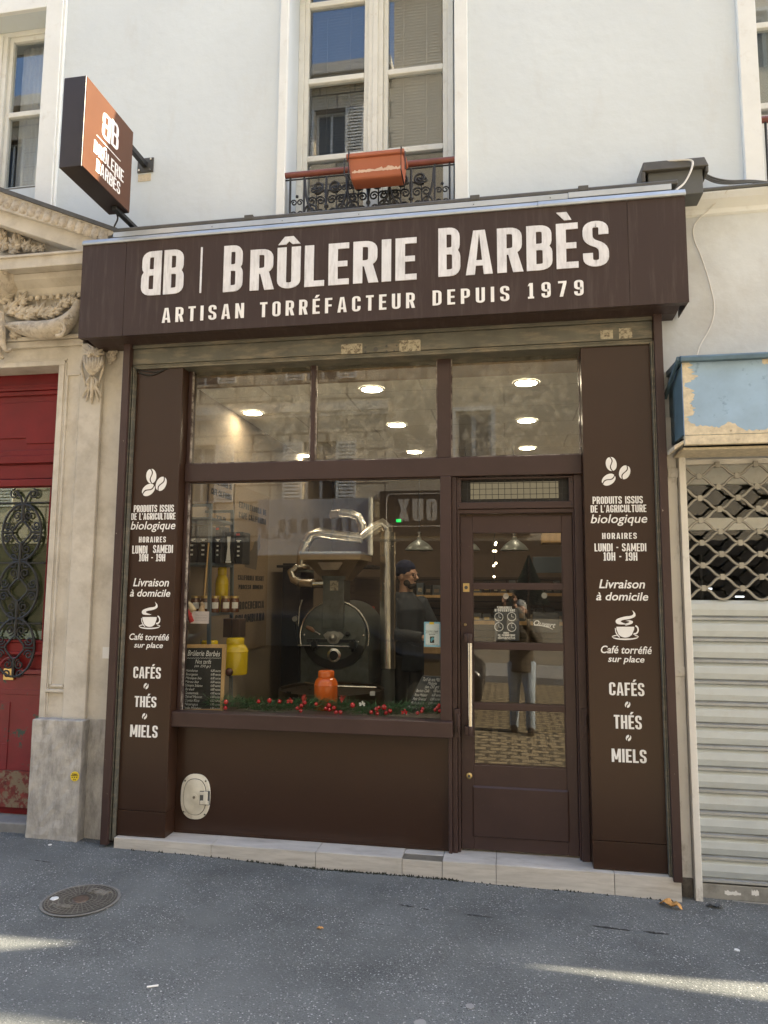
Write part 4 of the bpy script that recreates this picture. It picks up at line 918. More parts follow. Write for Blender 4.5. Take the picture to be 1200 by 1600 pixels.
# step
b = MB(); tx = [-2.487, at(330, 1320, 4.35).x, at(493, 1333, 4.35).x, at(628, 1342, 4.35).x, at(691, 1346, 4.35).x, at(775, 1352, 4.35).x, at(960, 1366, 4.35).x, .925]
for i in range(len(tx)-1):
    a, c2 = tx[i]+.0015, tx[i+1]-.0015; zl = -.05
    if i == 3: b.box(a, c2, 4.352, 4.362, zl, ZS-.006); b.box(a, c2, 4.44, 4.62, ZS-.014, ZS-.002); continue
    b.box(a, c2, 4.35, 4.3595, zl, ZS-.0005); b.box(a, c2, 4.3605, 4.62, ZS-.012, ZS)
step = b.build('tiled_step', M['tile'], shop, bevel=.0015)
b = MB(); b.box(-2.484, tx[3]-.002, 4.364, 4.70, -.05, ZS-.013); b.box(tx[3]-.001, tx[4]+.001, 4.364, 4.70, -.05, ZS-.03); b.box(tx[4]+.002, .922, 4.364, 4.70, -.05, ZS-.013); b.build('step_core', M['grout'], step)
b = MB()
for i in range(12): y = 4.355+i*.007; b.box(tx[3]+.002, tx[4]-.002, y, y+.003, ZS-.006, ZS-.003)
for i in range(24): x = tx[3]+.002+i*(tx[4]-tx[3]-.004)/23; b.box(x-.0012, x+.0012, 4.355, 4.435, ZS-.0075, ZS-.0045)
b.build('drain_grate', M['lattice'], step)
# roller shutter housing
YH = 4.37
zh = [zrel(v) for v in (1.494, 1.520, 1.525, 1.640, 1.664, 1.71)]
b = MB()
b.prism([(YH+.004, zh[0]), (YH+.004, zh[0]+.010), (YH-.004, zh[1]-.006), (YH-.004, zh[1]), (YH+.22, zh[1]), (YH+.22, zh[0])], 'yz', -2.521, .879)
b.box(-2.521, .879, YH, YH+.22, zh[2], zh[3]-.006)
b.prism([(YH-.012, zh[3]-.004), (YH-.012, zh[4]-.004), (YH-.004, zh[4]), (YH+.2, zh[4]), (YH+.2, zh[3]-.004)], 'yz', -2.521, .879)
b.box(-2.521, .879, YH+.022, YH+.2, zh[4]+.003, zh[5])
sb = b.build('shutter_housing', M['galv'], shop, bevel=.003)
def stick(x0, y0, x1, y1, m, txt=None):
    A = at(x0, y0, YH-.0008); B2 = at(x1, y1, YH-.0008); b = MB(); b.box(min(A.x, B2.x), max(A.x, B2.x), YH-.0010, YH+.001, min(A.z, B2.z), max(A.z, B2.z)); o = b.build('sticker', m, sb)
stick(533, 538, 566, 552, M['beigepaper']); stick(624, 532, 657, 549, M['beigepaper']); stick(938, 516, 958, 529, M['beigepaper']); stick(967, 513, 988, 528, M['beigepaper'])
b = MB()
for (px, py, r_) in ((587, 546, 4), (571, 543, 2), (571, 550, 2), (604, 541, 2), (604, 549, 2), (620, 540, 1.6), (616, 548, 1.6)): p = at(px, py, YH); b.lathe([(r_*.0039, -.002), (r_*.0039, .001)], p, 'y', 10)
b.build('screw', M['lead'], sb)
b = MB(); b.tube(bez([at(212, 577, 4.385), at(222, 584, 4.385), at(238, 586, 4.385), at(258, 577, 4.385)], 6), .006, n=6); b.tube(bez([at(214, 576, 4.388), at(226, 580, 4.388), at(245, 581, 4.388), at(262, 576, 4.388)], 6), .004, n=6); b.build('loose_cable', M['rubber'], shop)

# transom grille above the door
YT_ = YF+.02
g0 = at(709, 750, YT_); g1 = at(904, 795, YT_); zA = zw1-.006; zB = zrel(.515)
b = MB(); X0, X1 = -.317, .407; fw = .028
b.box(X0, X1, YT_, YT_+.05, zB, zB+.042); b.box(X0, X1, YT_, YT_+.05, zA-.012, zA); b.box(X0, X0+fw, YT_+.001, YT_+.05, zB+.042, zA-.012); b.box(X1-fw, X1, YT_+.001, YT_+.05, zB+.042, zA-.012)
b.box(X0, X1, YT_+.012, YT_+.07, zB-.028, zB-.002)
tg = b.build('transom_grille', M['brown'], shop, bevel=.003)
b = MB(); n = 17
for i in range(n+1): x = X0+fw+(X1-X0-2*fw)*i/n; b.tube([(x, YT_+.012, zB+.04), (x, YT_+.012, zA-.01)], .0017, n=5)
for i in range(5): z = zB+.055+i*.036; b.tube([(X0+fw-.01, YT_+.0155, z), (X1-fw+.01, YT_+.0155, z)], .0017, n=5)
b.build('wire_mesh', M['iron'], tg)
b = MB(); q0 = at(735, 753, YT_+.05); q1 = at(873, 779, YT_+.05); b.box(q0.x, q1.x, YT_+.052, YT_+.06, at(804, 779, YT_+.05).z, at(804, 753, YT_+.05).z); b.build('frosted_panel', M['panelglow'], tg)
b = MB(); b.box(X0+.002, X1-.002, YT_+.061, YT_+.066, zB, zA); b.build('backing', M['dark'], tg)
b = MB()
for x in (X0+.013, X1-.013):
    for z in (zB+.02, zA-.04): b.ball((x, YT_+.0, z), .005, 8)
b.build('screw', M['iron'], tg)

# the door
YDo = YF+.062
def dzv(py): return at(805, py, YDo).z
dx0, dx1 = -.2985, .3975
gx = [(-.2205, .3245+.006)]*4
gxl, gxr = at(739, 1000, YDo).x, at(881.5, 1000, YDo).x
gz_ = [(832.5, 912), (921.5, 1005.5), (1016, 1101), (1111, 1198)]
ztop = dzv(806); zbo = ZS+.012
b = MB()
b.box(dx0, gxl, YDo, YDo+.045, zbo, ztop); b.box(gxr, dx1, YDo, YDo+.045, zbo, ztop)
edges = [(ztop, dzv(832.5)), (dzv(912), dzv(921.5)), (dzv(1005.5), dzv(1016)), (dzv(1101), dzv(1111)), (dzv(1198), zbo)]
for i, (a, c2) in enumerate(edges): b.box(gxl, gxr, YDo+(.001 if i in (0, 4) else .006), YDo+.044, c2, a)
p0 = at(738, 1228, YDo); p1 = at(893, 1313, YDo); zpa, zpb = dzv(1230), dzv(1312)
b.hexa([(gxl-.0, YDo-.008, zpb+.012), (gxr-.0, YDo-.008, zpb+.012), (gxr+.012, YDo+.002, zpb), (gxl-.012, YDo+.002, zpb), (gxl, YDo-.008, zpa-.012), (gxr, YDo-.008, zpa-.012), (gxr+.012, YDo+.002, zpa), (gxl-.012, YDo+.002, zpa)])
sdoor = b.build('door', M['brown'], shop, bevel=.003)
for (a, c2) in gz_:
    b = MB(); b.box(gxl-.003, gxr+.003, YDo+.022, YDo+.027, dzv(c2)-.003, dzv(a)+.003); b.build('pane', M['glass'], sdoor)
b = MB()
for (a, c2) in gz_:
    b.box(gxl, gxl+.006, YDo+.010, YDo+.021, dzv(c2), dzv(a)); b.box(gxr-.006, gxr, YDo+.010, YDo+.021, dzv(c2), dzv(a)); b.box(gxl+.007, gxr-.007, YDo+.010, YDo+.021, dzv(c2), dzv(c2)+.005)
b.build('putty_bead', M['brown'], sdoor)
h0 = at(734, 990, YDo-.06); h1 = at(734.5, 1150, YDo-.06); hx = h0.x
b = MB(); b.tube([(hx, YDo-.055, h1.z+.05), (hx, YDo-.055, h0.z-.05)], .016, n=16); hd = b.build('handle', M['steel'], sdoor, smooth=True)
b = MB()
for z, s in ((h0.z, -1), (h1.z, 1)):
    b.tube([(hx, YDo-.055, z), (hx, YDo-.055, z+s*.058)], .019, n=16); b.box(hx-.034, hx-.006, YDo-.066, YDo+.001, min(z, z+s*.058)+.004, max(z, z+s*.058)-.004); b.box(hx-.042, hx-.014, YDo-.006, YDo-.0, z+s*.1-.07, z+s*.1+.03) if False else None
b.build('handle_bracket', M['brown'], hd, bevel=.002, smooth=True)
p = at(728.5, 918, YDo)
b = MB(); b.box(p.x-.020, p.x+.020, YDo-.004, YDo, p.z-.027, p.z+.027); lk = b.build('lock_plate', M['brass'], sdoor, bevel=.001)
b = MB(); b.lathe([(.011, -.012), (.011, .0)], (p.x, YDo-.003, p.z), 'y', 14); b.build('lock_cylinder', M['lead'], lk)
for px, py, r_ in ((727, 976, .009), (733, 1212, .020)):
    p = at(px, py, YDo); b = MB(); b.lathe([(r_*.6, -.010), (r_*.85, -.008), (r_, -.003), (r_, 0)], p, 'y', 18); o = b.build('lock_rose', M['brass'], sdoor, smooth=True)
    b = MB(); b.lathe([(r_*.4, -.013), (r_*.4, -.009)], p, 'y', 12); b.build('key_cylinder', M['lead'], o)
for px, py, Y in ((715.5, 1130, YF-.004), (914.5, 1130, YF+.01)):
    p = at(px, py, Y); b = MB(); b.box(p.x-.020, p.x+.014, Y-.006, Y+.02, p.z-.085, p.z+.085); b.box(p.x-.006, p.x+.012, Y-.014, Y, p.z-.06, p.z+.055); b.tube([(p.x+.003, Y-.014, p.z-.05), (p.x+.003, Y-.014, p.z+.05)], .006, n=8); b.box(p.x-.008, p.x+.010, Y-.022, Y-.01, p.z-.02, p.z-.008); b.build('bolt_keeper', M['brown'], shop, bevel=.002)

# ------------------------------------------------------------------ fascia sign
YSg = 4.20
f0 = at(127, 384, YSg); f1 = at(1072.5, 306, YSg); fb0 = at(195, 526, YSg); fb1 = at(1075, 470, YSg)
fx0, fx1 = at(126, 455, YSg).x, at(1073.5, 388, YSg).x; fzt = (f0.z+f1.z)/2; fzb = (fb0.z+fb1.z)/2
sign = thing('shop_sign', 'long dark brown fascia sign lettered in white above the coffee shop window', 'sign', ((fx0+fx1)/2, YSg, fzb))
s0 = at(194.5, 455, YSg).x; s1 = at(982, 395, YSg).x
b = MB()
for a, c2 in ((fx0, s0-.0015), (s0+.0015, s1-.0015), (s1+.0015, fx1)): b.box(a, c2, YSg, YSg+.004, fzb, fzt)
b.box(fx0+.002, fx1-.002, YSg+.0045, YSg+.05, fzb+.002, fzt-.002)
b.box(fx0+.002, fx0+.006, YSg+.05, YW-.03, fzb+.002, fzt-.002); b.box(fx1-.006, fx1-.002, YSg+.05, YW-.03, fzb+.002, fzt-.002)
b.prism([(YSg+.05, fzb+.002), (YSg+.05, fzb+.008), (YSg+.14, fzb-.006), (YW-.03, fzb-.006), (YW-.03, fzb-.012), (YSg+.14, fzb-.012)], 'yz', fx0+.04, fx1-.04)
b.build('board', M['fascia'], sign)
b = MB(); zt = fzt; LX = fx0+.21; RXe = fx1-.07
b.prism([(YSg-.010, zt+.001), (YSg-.010, zt+.014), (YSg+.004, zt+.040), (YSg+.12, zt+.046), (YSg+.12, zt+.001)], 'yz', fx0-.004, at(840, 318, YSg).x)
b.prism([(YSg-.013, zt+.000), (YSg-.013, zt+.014), (YSg+.002, zt+.042), (YSg+.12, zt+.048), (YSg+.12, zt+.001)], 'yz', at(840, 318, YSg).x+.001, fx1+.004)
b.prism([(YSg+.012, zt+.050), (YSg+.016, zt+.088), (YSg+.04, zt+.088), (YSg+.04, zt+.050)], 'yz', LX, at(888, 310, YSg).x)
b.prism([(YSg+.008, zt+.052), (YSg+.012, zt+.090), (YSg+.04, zt+.090), (YSg+.04, zt+.052)], 'yz', at(888, 310, YSg).x+.001, RXe)
b.build('flashing', M['flash'], sign, bevel=.002)
b = MB(); b.prism([(YSg+.020, zt+.092), (YSg+.020, zt+.112), (YSg+.034, zt+.124), (YW-.003, zt+.205), (YW-.003, zt+.15), (YSg+.05, zt+.092)], 'yz', LX-.005, RXe+.04)
for px in (690/2.4+100, 340/2.4+600, 750/2.4+600): x = at(px, 310, YSg).x; b.box(x-.03, x+.03, YSg+.016, YSg+.06, zt+.098, zt+.130)
b.build('roof_strip', M['lead'], sign, bevel=.003)
b = MB()
for px, py in ((150, 372), (330, 353), (440, 343), (560, 333), (740, 317), (860, 307), (960, 298), (1040, 291)): q = at(px, py, YSg+.0); b.ball((q.x, YSg+.013, zt+.066), .004, 6)
b.build('rivet', M['lead'], sign)
def word(s, x0, x1, yt0, yb0, yt1, yb1, m='signwhite', dep=.006, gap=.075):
    a = at(x0, yb0, YSg); c2 = at(x1, yb1, YSg); zb_ = (a.z+c2.z)/2; zt_ = (at(x0, yt0, YSg).z+at(x1, yt1, YSg).z)/2
    mb = MB(); put_rtext(mb, s, (a.x, YSg-.0002, zb_), EX, EZ, NF, c2.x-a.x, zt_-zb_, dep, gap); mb.build('lettering', M[m], sign, recalc=False)
T = .162
# mirrored double B emblem
mb = MB(); a = at(220.8, 463, YSg); c2 = at(250.8, 461, YSg); zb_ = a.z; zt_ = at(236, 393.5, YSg).z
put_rtext(mb, 'B', (c2.x, YSg-.0002, zb_), (-1, 0, 0), EZ, NF, c2.x-a.x, zt_-zb_, .006)
a = at(255, 462, YSg); c2 = at(285.4, 459, YSg); put_rtext(mb, 'B', (a.x, YSg-.0002, zb_), EX, EZ, NF, c2.x-a.x, zt_-zb_, .006)
mb.build('double_letter_emblem', M['signwhite'], sign, recalc=False)
mb = MB(); a = at(312, 458, YSg); c2 = at(317, 386.7, YSg); mb.box(a.x, c2.x, YSg-.006, YSg, a.z, c2.z); mb.build('divider_bar', M['signwhite'], sign)
word('B', 348.7, 378, 385.4, 456.7, 383, 455.5); word('RÛLERIE', 390.4, 651, 390.5, 454, 372, 438)
word('B', 685, 718.7, 357.5, 433, 355.5, 431); word('ARBÈS', 728, 952, 361.5, 430.5, 344.6, 415.5)
T = .155
word('ARTISAN', 253, 381, 481.5, 504.5, 474, 497, 'white', .003, .27); word('TORRÉFACTEUR', 406, 648, 473, 496, 457, 481, 'white', .003, .27)
word('DEPUIS', 676, 796, 455, 478, 446, 470, 'white', .003, .27); word('1979', 825, 912, 443, 467, 437, 461.5, 'white', .003, .34)
T = .19

# ------------------------------------------------------------------ projecting sign
PX = -2.505; PT = .147; py0, py1 = 3.655, 4.207; pz0, pz1 = zrel(2.532), zrel(3.120)
ps = thing('projecting_sign', 'square brown box sign projecting from the white wall on a black bracket', 'sign', (PX-PT/2, YW, pz0))
b = MB(); b.box(PX-PT, PX, py0, py1, pz0, pz1); b.build('casing', mat('dark_sign_casing', (.024, .017, .017), .4, var=.15, vs=6), ps, bevel=.003)
b = MB(); b.box(PX+.0005, PX+.004, py0+.004, py1-.004, pz0+.004, pz1-.004); fc = b.build('face', mat('brown_sign_face', (.088, .036, .018), .33, spec=.3, var=.06, vs=3, rvar=.02), ps)
b = MB(); b.box(PX-PT-.004, PX-PT-.0005, py0+.004, py1-.004, pz0+.004, pz1-.004); b.build('face', M['fascia'], ps)
FX = PX+.0042
def fpt(px, py): q = atx(px, py, FX); return q
def fword(s, p0, p1, pt, mirror=False, gap=.075, name='lettering'):
    a = fpt(*p0); c2 = fpt(*p1); t_ = fpt(*pt); mb = MB(); z = (a.z+c2.z)/2
    if mirror: put_rtext(mb, s, (FX, c2.y, z), (0, -1, 0), EZ, (1, 0, 0), c2.y-a.y, t_.z-z, .0015, gap)
    else: put_rtext(mb, s, (FX, a.y, z), (0, 1, 0), EZ, (1, 0, 0), c2.y-a.y, t_.z-z, .0015, gap)
    mb.build(name, M['white'], fc, recalc=False)
T = .135
fword('B', (159, 213), (171.5, 224), (160, 171), True, name='double_letter_emblem'); fword('B', (173, 226), (184, 236), (174, 184), name='double_letter_emblem')
a = fpt(151, 211); c2 = fpt(188, 252); b = MB(); b.box(FX, FX+.0015, a.y, c2.y, (a.z+c2.z)/2-.003, (a.z+c2.z)/2+.003); b.build('divider_bar', M['white'], fc)
fword('BRÛLERIE', (146, 238), (192.5, 285), (146, 216)); fword('BARBÈS', (149.5, 268), (187, 304), (149.5, 246))
T = .19
p = at(228, 259, YW)
b = MB(); b.box(p.x-.062, p.x+.062, YW-.008, YW-.0005, p.z-.055, p.z+.055); b.build('wall_plate', M['lead'], ps, bevel=.001)
b = MB()
for dx in (-.045, .045):
    for dz_ in (-.04, .04): b.lathe([(.008, -.010), (.008, .0)], (p.x+dx, YW-.008, p.z+dz_), 'y', 8)
b.build('bolt', M['steel'], ps)
b = MB(); b.box(p.x-.018, p.x+.018, py1-.002, YW-.0085, p.z-.02, p.z+.02); b.build('bracket_arm', M['iron'], ps, bevel=.003)
p2 = at(208, 347, 4.3); b = MB(); b.box(p.x-.018, p.x+.018, 4.10, YW-.001, pz0-.028, pz0-.001); b.build('bracket_arm', M['iron'], ps, bevel=.003)
q = at(226, 278, YW); b = MB(); b.box(q.x-.05, q.x+.05, YW-.004, YW-.0004, q.z-.026, q.z+.026); o = b.build('rating_plate', mat('yellowed_plate', (.58, .50, .36), .6, var=.2, vs=60), ps)
b = MB(); b.tube(bez([(p.x-.01, 4.12, pz0), (p.x-.03, 4.20, pz0-.03), (p.x-.09, 4.26, pz0-.06), (p.x-.13, 4.35, pz0-.055), (p.x-.12, 4.47, pz0-.10)], 8), .006, n=6); b.build('power_cable', M['rubber'], ps)

# ------------------------------------------------------------------ things on the right: floodlight housing, cables, neighbouring closed shop
A = at(1001, 282, 4.30); B_ = at(1106, 262, 4.30); 
bx0, bx1 = at(1008, 290, 4.28).x, at(1102, 290, 4.28).x; zb0 = at(1060, 299, 4.28).z; zb1 = at(1055, 266, 4.28).z; zb2_ = at(1055, 251, 4.28).z
gbx = thing('junction_housing', 'weathered grey plastic housing with overhanging lid on the ledge above the brown sign', 'utility box', ((bx0+bx1)/2, 4.36, zb0))
b = MB(); b.box(bx0+.02, bx1-.01, 4.285, 4.45, zb0-.02, zb1); b.build('body', M['greybox'], gbx, bevel=.004)
b = MB(); b.hexa([(bx0-.045, 4.255, zb1-.06), (bx1+.02, 4.255, zb1-.012), (bx1+.02, 4.475, zb1-.012), (bx0-.045, 4.475, zb1-.06), (bx0-.01, 4.265, zb2_), (bx1+.0, 4.265, zb2_), (bx1+.0, 4.475, zb2_+.02), (bx0-.01, 4.475, zb2_+.02)]); 
b.v[-8:] = [(bx0-.02, 4.255, zb1-.002), (bx1+.02, 4.255, zb1-.002), (bx1+.02, 4.475, zb1-.002), (bx0-.02, 4.475, zb1-.002)]+b.v[-4:]
b.box(bx0-.025, bx0+.0, 4.258, 4.47, zb1-.07, zb1-.003); b.box(bx1+.002, bx1+.018, 4.258, 4.47, zb1-.04, zb1-.003)
b.build('lid', mat('grey_lid', (.075, .072, .065), .65, var=.25, vs=9), gbx, bevel=.006)
def wire(name, label, pts, r_, m, cat='cable'): b = MB(); b.tube(bez(pts, 8), r_, n=6); return tag(b.build(name, m, smooth=True), label, cat)
wire('cable', 'white cable looped over the grey housing above the brown sign', [at(1042, 252, 4.27), at(1078, 250, 4.25), at(1081, 262, 4.24), at(1070, 285, 4.24), at(1056, 297, 4.22)], .006, M['whitecable'])
wire('cable', 'thin pale cable hanging down the stained white wall right of the brown sign', [at(1142, 284, 4.38), at(1133, 302, 4.40), at(1110, 325, 4.44), at(1086, 350, 4.45), at(1084, 372, 4.45), at(1095, 400, 4.45), at(1108, 440, 4.45), at(1116, 480, 4.45), at(1110, 510, 4.45), at(1094, 540, 4.44), at(1088, 560, 4.42)], .004, M['whitecable'])
b = MB()
for dz_ in (0, .012, .026): b.tube(bez([at(1100, 277, 4.40)+Vector((0, 0, dz_)), at(1118, 285, 4.39)+Vector((0, 0, dz_)), at(1142, 287, 4.38)+Vector((0, 0, dz_*.7)), at(1180, 285, 4.38)+Vector((0, 0, dz_*.4)), at(1240, 290, 4.38)], 6), .006, n=6)
tag(b.build('cable_bundle', M['greybox'], smooth=True), 'bundle of grey cables running along the ledge from the grey housing', 'cable')
b = MB(); b.tube([at(1066, 300, 4.34), at(1240, 284, 4.34)], .012, n=8); tag(b.build('conduit', M['greybox'], smooth=True), 'grey conduit pipe lying along the string course above the stained wall', 'pipe')

nb = thing('closed_shop', 'closed neighbouring shop with peeling blue fascia and grey roller shutter', 'shop front', (2.0, 4.46, 0))
YA = 4.12; bx = at(1067.5, 620, YA).x; zbt = at(1068, 567, YA).z; zbb = at(1069, 680, YA).z
b = MB(); b.box(bx, 2.6, YA, YA+.02, zbb, zbt); fb = b.build('blue_fascia', M['blue'], nb)
b = MB(); b.box(bx-.001, bx+.015, YA+.0205, 4.462, zbb+.01, zbt-.01); b.build('side_cheek', M['bluedk'], fb)
# peeled edges: irregular patches a paint layer proud of the board
random.seed(11)
def ragged(mb, pts0, pts1, Y): k = len(pts0); mb.add([(p[0], Y, p[1]) for p in pts0]+[(p[0], Y, p[1]) for p in pts1], [(i, i+1, k+i+1, k+i) for i in range(k-1)])
b = MB(); n = 60
ragged(b, [(bx+.0, zbb+(zbt-zbb)*i/n) for i in range(n+1)], [(bx+.045+random.uniform(-.018, .018)+.03*math.sin(i*.35)*math.sin(i*.11), zbb+(zbt-zbb)*i/n) for i in range(n+1)], YA-.0012)
n = 130; ragged(b, [(bx+i*.012, zbb) for i in range(n+1)], [(bx+i*.012, zbb+.035+random.uniform(-.006, .007)+max(0, .035*math.sin(i*.30-4.5))+.018*math.sin(i*.13+1)) for i in range(n+1)], YA-.0016)
ragged(b, [(bx+.42+i*.012, zbt) for i in range(90)], [(bx+.42+i*.012, zbt-.016-.02*abs(math.sin(i*.21))-random.uniform(0, .012)) for i in range(90)], YA-.0014)
b.build('peeled_patch', M['peel'], fb, recalc=False)
b = MB(); b.prism([(YA-.03, zbt), (YA-.03, zbt+.025), (YA-.01, zbt+.038), (4.47, zbt+.06), (4.47, zbt+.02), (YA-.01, zbt)], 'yz', bx-.012, 2.6); b.prism([(YA-.012, zbt+.01), (YA-.012, zbt+.036), (4.47, zbt-.09), (4.47, zbt-.12)], 'yz', bx-.030, bx-.012); b.build('top_moulding', M['bluedk'], fb, bevel=.004)
b = MB(); b.box(bx, 2.6, YA+.0, YA+.03, zbb-.055, zbb-.001); b.box(bx+.002, 2.6, YA+.05, YA+.3, zbb-.075, zbb-.06); b.prism([(bx-.05, zbb-.05), (bx+.02, zbb-.01), (bx+.02, zbb-.03), (bx-.05, zbb-.075)], 'xz', YA+.03, 4.4); b.build('fascia_edge', M['peel'], fb, bevel=.003)
b = MB(); p = at(1077, 698, 4.2); b.box(p.x-.03, p.x+.04, 4.19, 4.22, p.z-.012, p.z+.010); b.build('bracket', M['lead'], nb)
# white posts
b = MB(); zp = at(1060, 695, 4.42).z; x0, x1 = at(1058, 720, 4.395).x, at(1071, 735, 4.395).x
b.box(1.007, 1.045, 4.395, 4.55, -.035, zp); b.build('shutter_post', M['whitepost'], nb, bevel=.003)
b = MB(); b.box(.946, 1.004, 4.44, 4.56, .08, zrel(1.05)); b.box(.931, .947, 4.452, 4.56, .05, 2.8); b.build('wall_strip', M['whitepost'], nb, bevel=.003)
b = MB()
for py in (739, 1049): p = at(1051 if py < 900 else 1062, py, 4.435); b.box(p.x-.026, p.x+.030, 4.432, 4.44, p.z-.028, p.z+.028); b.lathe([(.009, -.008), (.009, 0)], (p.x+.002, 4.432, p.z), 'y', 10)
b.build('fixing_plate', M['whitepost'], nb, bevel=.002)
b = MB(); b.box(.94, 1.005, 4.43, 4.5, -.03, .10); b.build('crumbled_foot', mat('crumbled_masonry', (.10, .09, .08), .9, var=.5, vs=25, bump=.6, bs=40), nb, bevel=.006)
# roller shutter: lattice above, slats below
YR_ = 4.47; sx0, sx1 = 1.046, 2.6
zl1 = at(1130, 722, YR_).z; zl0 = at(1130, 938, YR_).z; zbar1 = at(1150, 1382, YR_).z; zbar0 = at(1150, 1406, YR_).z
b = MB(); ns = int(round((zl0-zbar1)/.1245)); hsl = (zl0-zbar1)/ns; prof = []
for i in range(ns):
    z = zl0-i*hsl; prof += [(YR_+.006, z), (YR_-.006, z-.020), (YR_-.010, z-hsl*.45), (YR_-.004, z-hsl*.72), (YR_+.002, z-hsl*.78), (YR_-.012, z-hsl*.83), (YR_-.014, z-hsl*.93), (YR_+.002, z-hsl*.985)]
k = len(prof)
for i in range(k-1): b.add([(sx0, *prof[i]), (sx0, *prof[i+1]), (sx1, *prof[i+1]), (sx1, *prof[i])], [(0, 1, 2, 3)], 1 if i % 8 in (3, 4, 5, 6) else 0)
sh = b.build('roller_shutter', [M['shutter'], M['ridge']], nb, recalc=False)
b = MB(); b.box(sx0, sx1, YR_-.012, YR_+.02, zbar0, zbar1-.002); b.box(sx0, sx1, YR_-.020, YR_+.02, zbar0-.02, zbar0-.0005); bb = b.build('bottom_bar', mat('scuffed_bottom_bar', (.34, .335, .31), .5, .4, var=.2, vs=6, dirt=((.16, .15, .13), 10, .58, .1, .6)), sh, bevel=.003)
b = MB()
for (x0, x1) in ((1132, 1158), (1174, 1186)):
    A = at(x0, 1389, YR_-.0125); B_ = at(x1, 1401, YR_-.0125); n = 10
    ragged(b, [(A.x+(B_.x-A.x)*i/n, B_.z+random.uniform(0, .008)) for i in range(n+1)], [(A.x+(B_.x-A.x)*i/n, A.z-random.uniform(0, .016)) for i in range(n+1)], YR_-.0128)
b.build('torn_label', M['paper'], bb, recalc=False)
b = MB(); pw = .212; ph = .0665; k0 = zl0+.004
nr = int((zl1-k0)/ph)
for ri in range(nr):
    zc = k0+ph*.5+ri*ph; n = int((sx1-sx0)/pw*14); pts = []
    for i in range(n+1):
        x = sx0+(sx1-sx0)*i/n; v = math.cos(2*PI*(x-sx0-.085)/pw+ri*PI); v = math.copysign(abs(v)**.8, v); pts.append((x, YR_-.008-.004*(ri % 2), zc+.0315*v))
    b.tube(pts, .0082, n=6)
    q = -1
    while True:
        xc = sx0+.085+(q+(0 if ri % 2 == 0 else .5))*pw; q += 1
        if xc > sx1: break
        if xc > sx0+.01: b.box(xc-.012, xc+.012, YR_-.022, YR_+.004, zc+ph*.5-.017, zc+ph*.5+.017)
b.build('lattice', M['lattice'], sh, smooth=True)
b = MB(); b.box(sx0, sx1, YR_+.004, YR_+.05, zl1-.01, zl1+.02); b.box(1.0, sx1, YR_+.03, YR_+.06, zl1+.02, zbb-.06); b.build('shutter_lintel', M['whitepost'], nb)
b = MB(); b.box(sx0-.03, sx0+.004, 4.50, 4.80, -.1, zl1+.02); b.build('side_reveal', M['dark'], nb)
# window behind the lattice
b = MB(); yb_ = YR_+.22
b.box(sx0, sx1, yb_, yb_+.05, zl1-.10, zl1+.05); b.box(sx0, sx1, yb_, yb_+.05, zrel(.385), zrel(.46)); b.build('window_frame', M['winframe'], nb)
b = MB(); b.box(sx0, sx1, yb_+.02, yb_+.025, 0, zl1); b.build('pane', M['glass'], nb)
b = MB(); b.box(sx0-.1, sx1, 7.0, 7.1, 0, 3); b.box(sx0-.2, sx0-.1, 4.8, 7.0, 0, 3); b.box(sx1, sx1+.1, 4.8, 7.1, 0, 3); b.box(sx0-.1, sx1, 4.8, 7.0, 2.9, 3.0); b.build('room', mat('dark_closed_room', (.05, .05, .048), .9), nb)
for (x, y, z) in ((1.45, 5.6, 1.72), (1.85, 6.2, 1.66), (1.62, 5.4, 1.62)): b = MB(); b.box(x-.03, x+.03, y, y+.03, z, z+.012); b.build('strip_lamp', emit('cool_strip_lamp', (.9, .95, 1), .6), nb)
b = MB(); b.box(1.2, 1.38, 6.3, 6.5, .4, 1.9); b.box(1.5, 1.52, 6.0, 6.02, .4, 2.0); b.box(1.4, 1.9, 6.0, 6.3, 1.2, 1.23); b.build('shelving', M['greybox'], nb)
b = MB(); b.box(2.6, 4.0, 4.44, 4.9, -.2, 2.8); b.build('wall', M['oldwall'], nb)
# ------------------------------------------------------------------ inside the shop
IX0, IX1, IY1 = -2.36, .93, 9.4; ZF = .126; ZC = zrel(1.55)
b = MB(); b.box(IX0-.1, IX1+.06, 4.605, IY1+.1, ZF-.1, ZF); struct(b.build('interior_floor', mat('dark_floor_tile', (.11, .09, .07), .35, var=.2, vs=4)))
b = MB(); b.box(IX0-.1, IX1+.06, 4.87, IY1+.1, ZC, ZC+.1); struct(b.build('interior_ceiling', brickmat('ceiling_panels', (.80, .79, .73), (.78, .77, .71), (.50, .48, .42), 1.2, .58, .008, axes='XY', bumpd=.1)))
b = MB(); b.box(IX0-.1, IX0, 4.605, IY1, ZF, ZC-.001); struct(b.build('interior_wall', M['cream']))
b = MB(); b.box(IX1, IX1+.06, 4.605, IY1, ZF, ZC-.001); struct(b.build('interior_wall', M['cream']))
slatm = brickmat('dark_slatted_wall', (.060, .040, .026), (.050, .033, .022), (.012, .008, .006), 3.0, .09, .008, axes='XZ')
b = MB(); b.box(IX0, IX1, IY1, IY1+.1, ZF, ZF+1.75); struct(b.build('interior_wall', slatm))
b = MB(); b.box(IX0, IX1, IY1, IY1+.1, ZF+1.7502, ZC-.001); struct(b.build('interior_wall', mat('brown_interior', (.13, .09, .06), .8)))
zbm = at(600, 588, 4.76).z
b = MB(); b.box(-2.5, .99, 4.605, 4.87, zbm, 3.40); b.build('inner_lintel', mat('tan_lintel', (.30, .21, .13), .7), shop)
b = MB(); b.box(-2.50, IX0-.1, 4.6, 5.0, 0, 3.3); b.build('inner_jamb', M['cream'], shop)
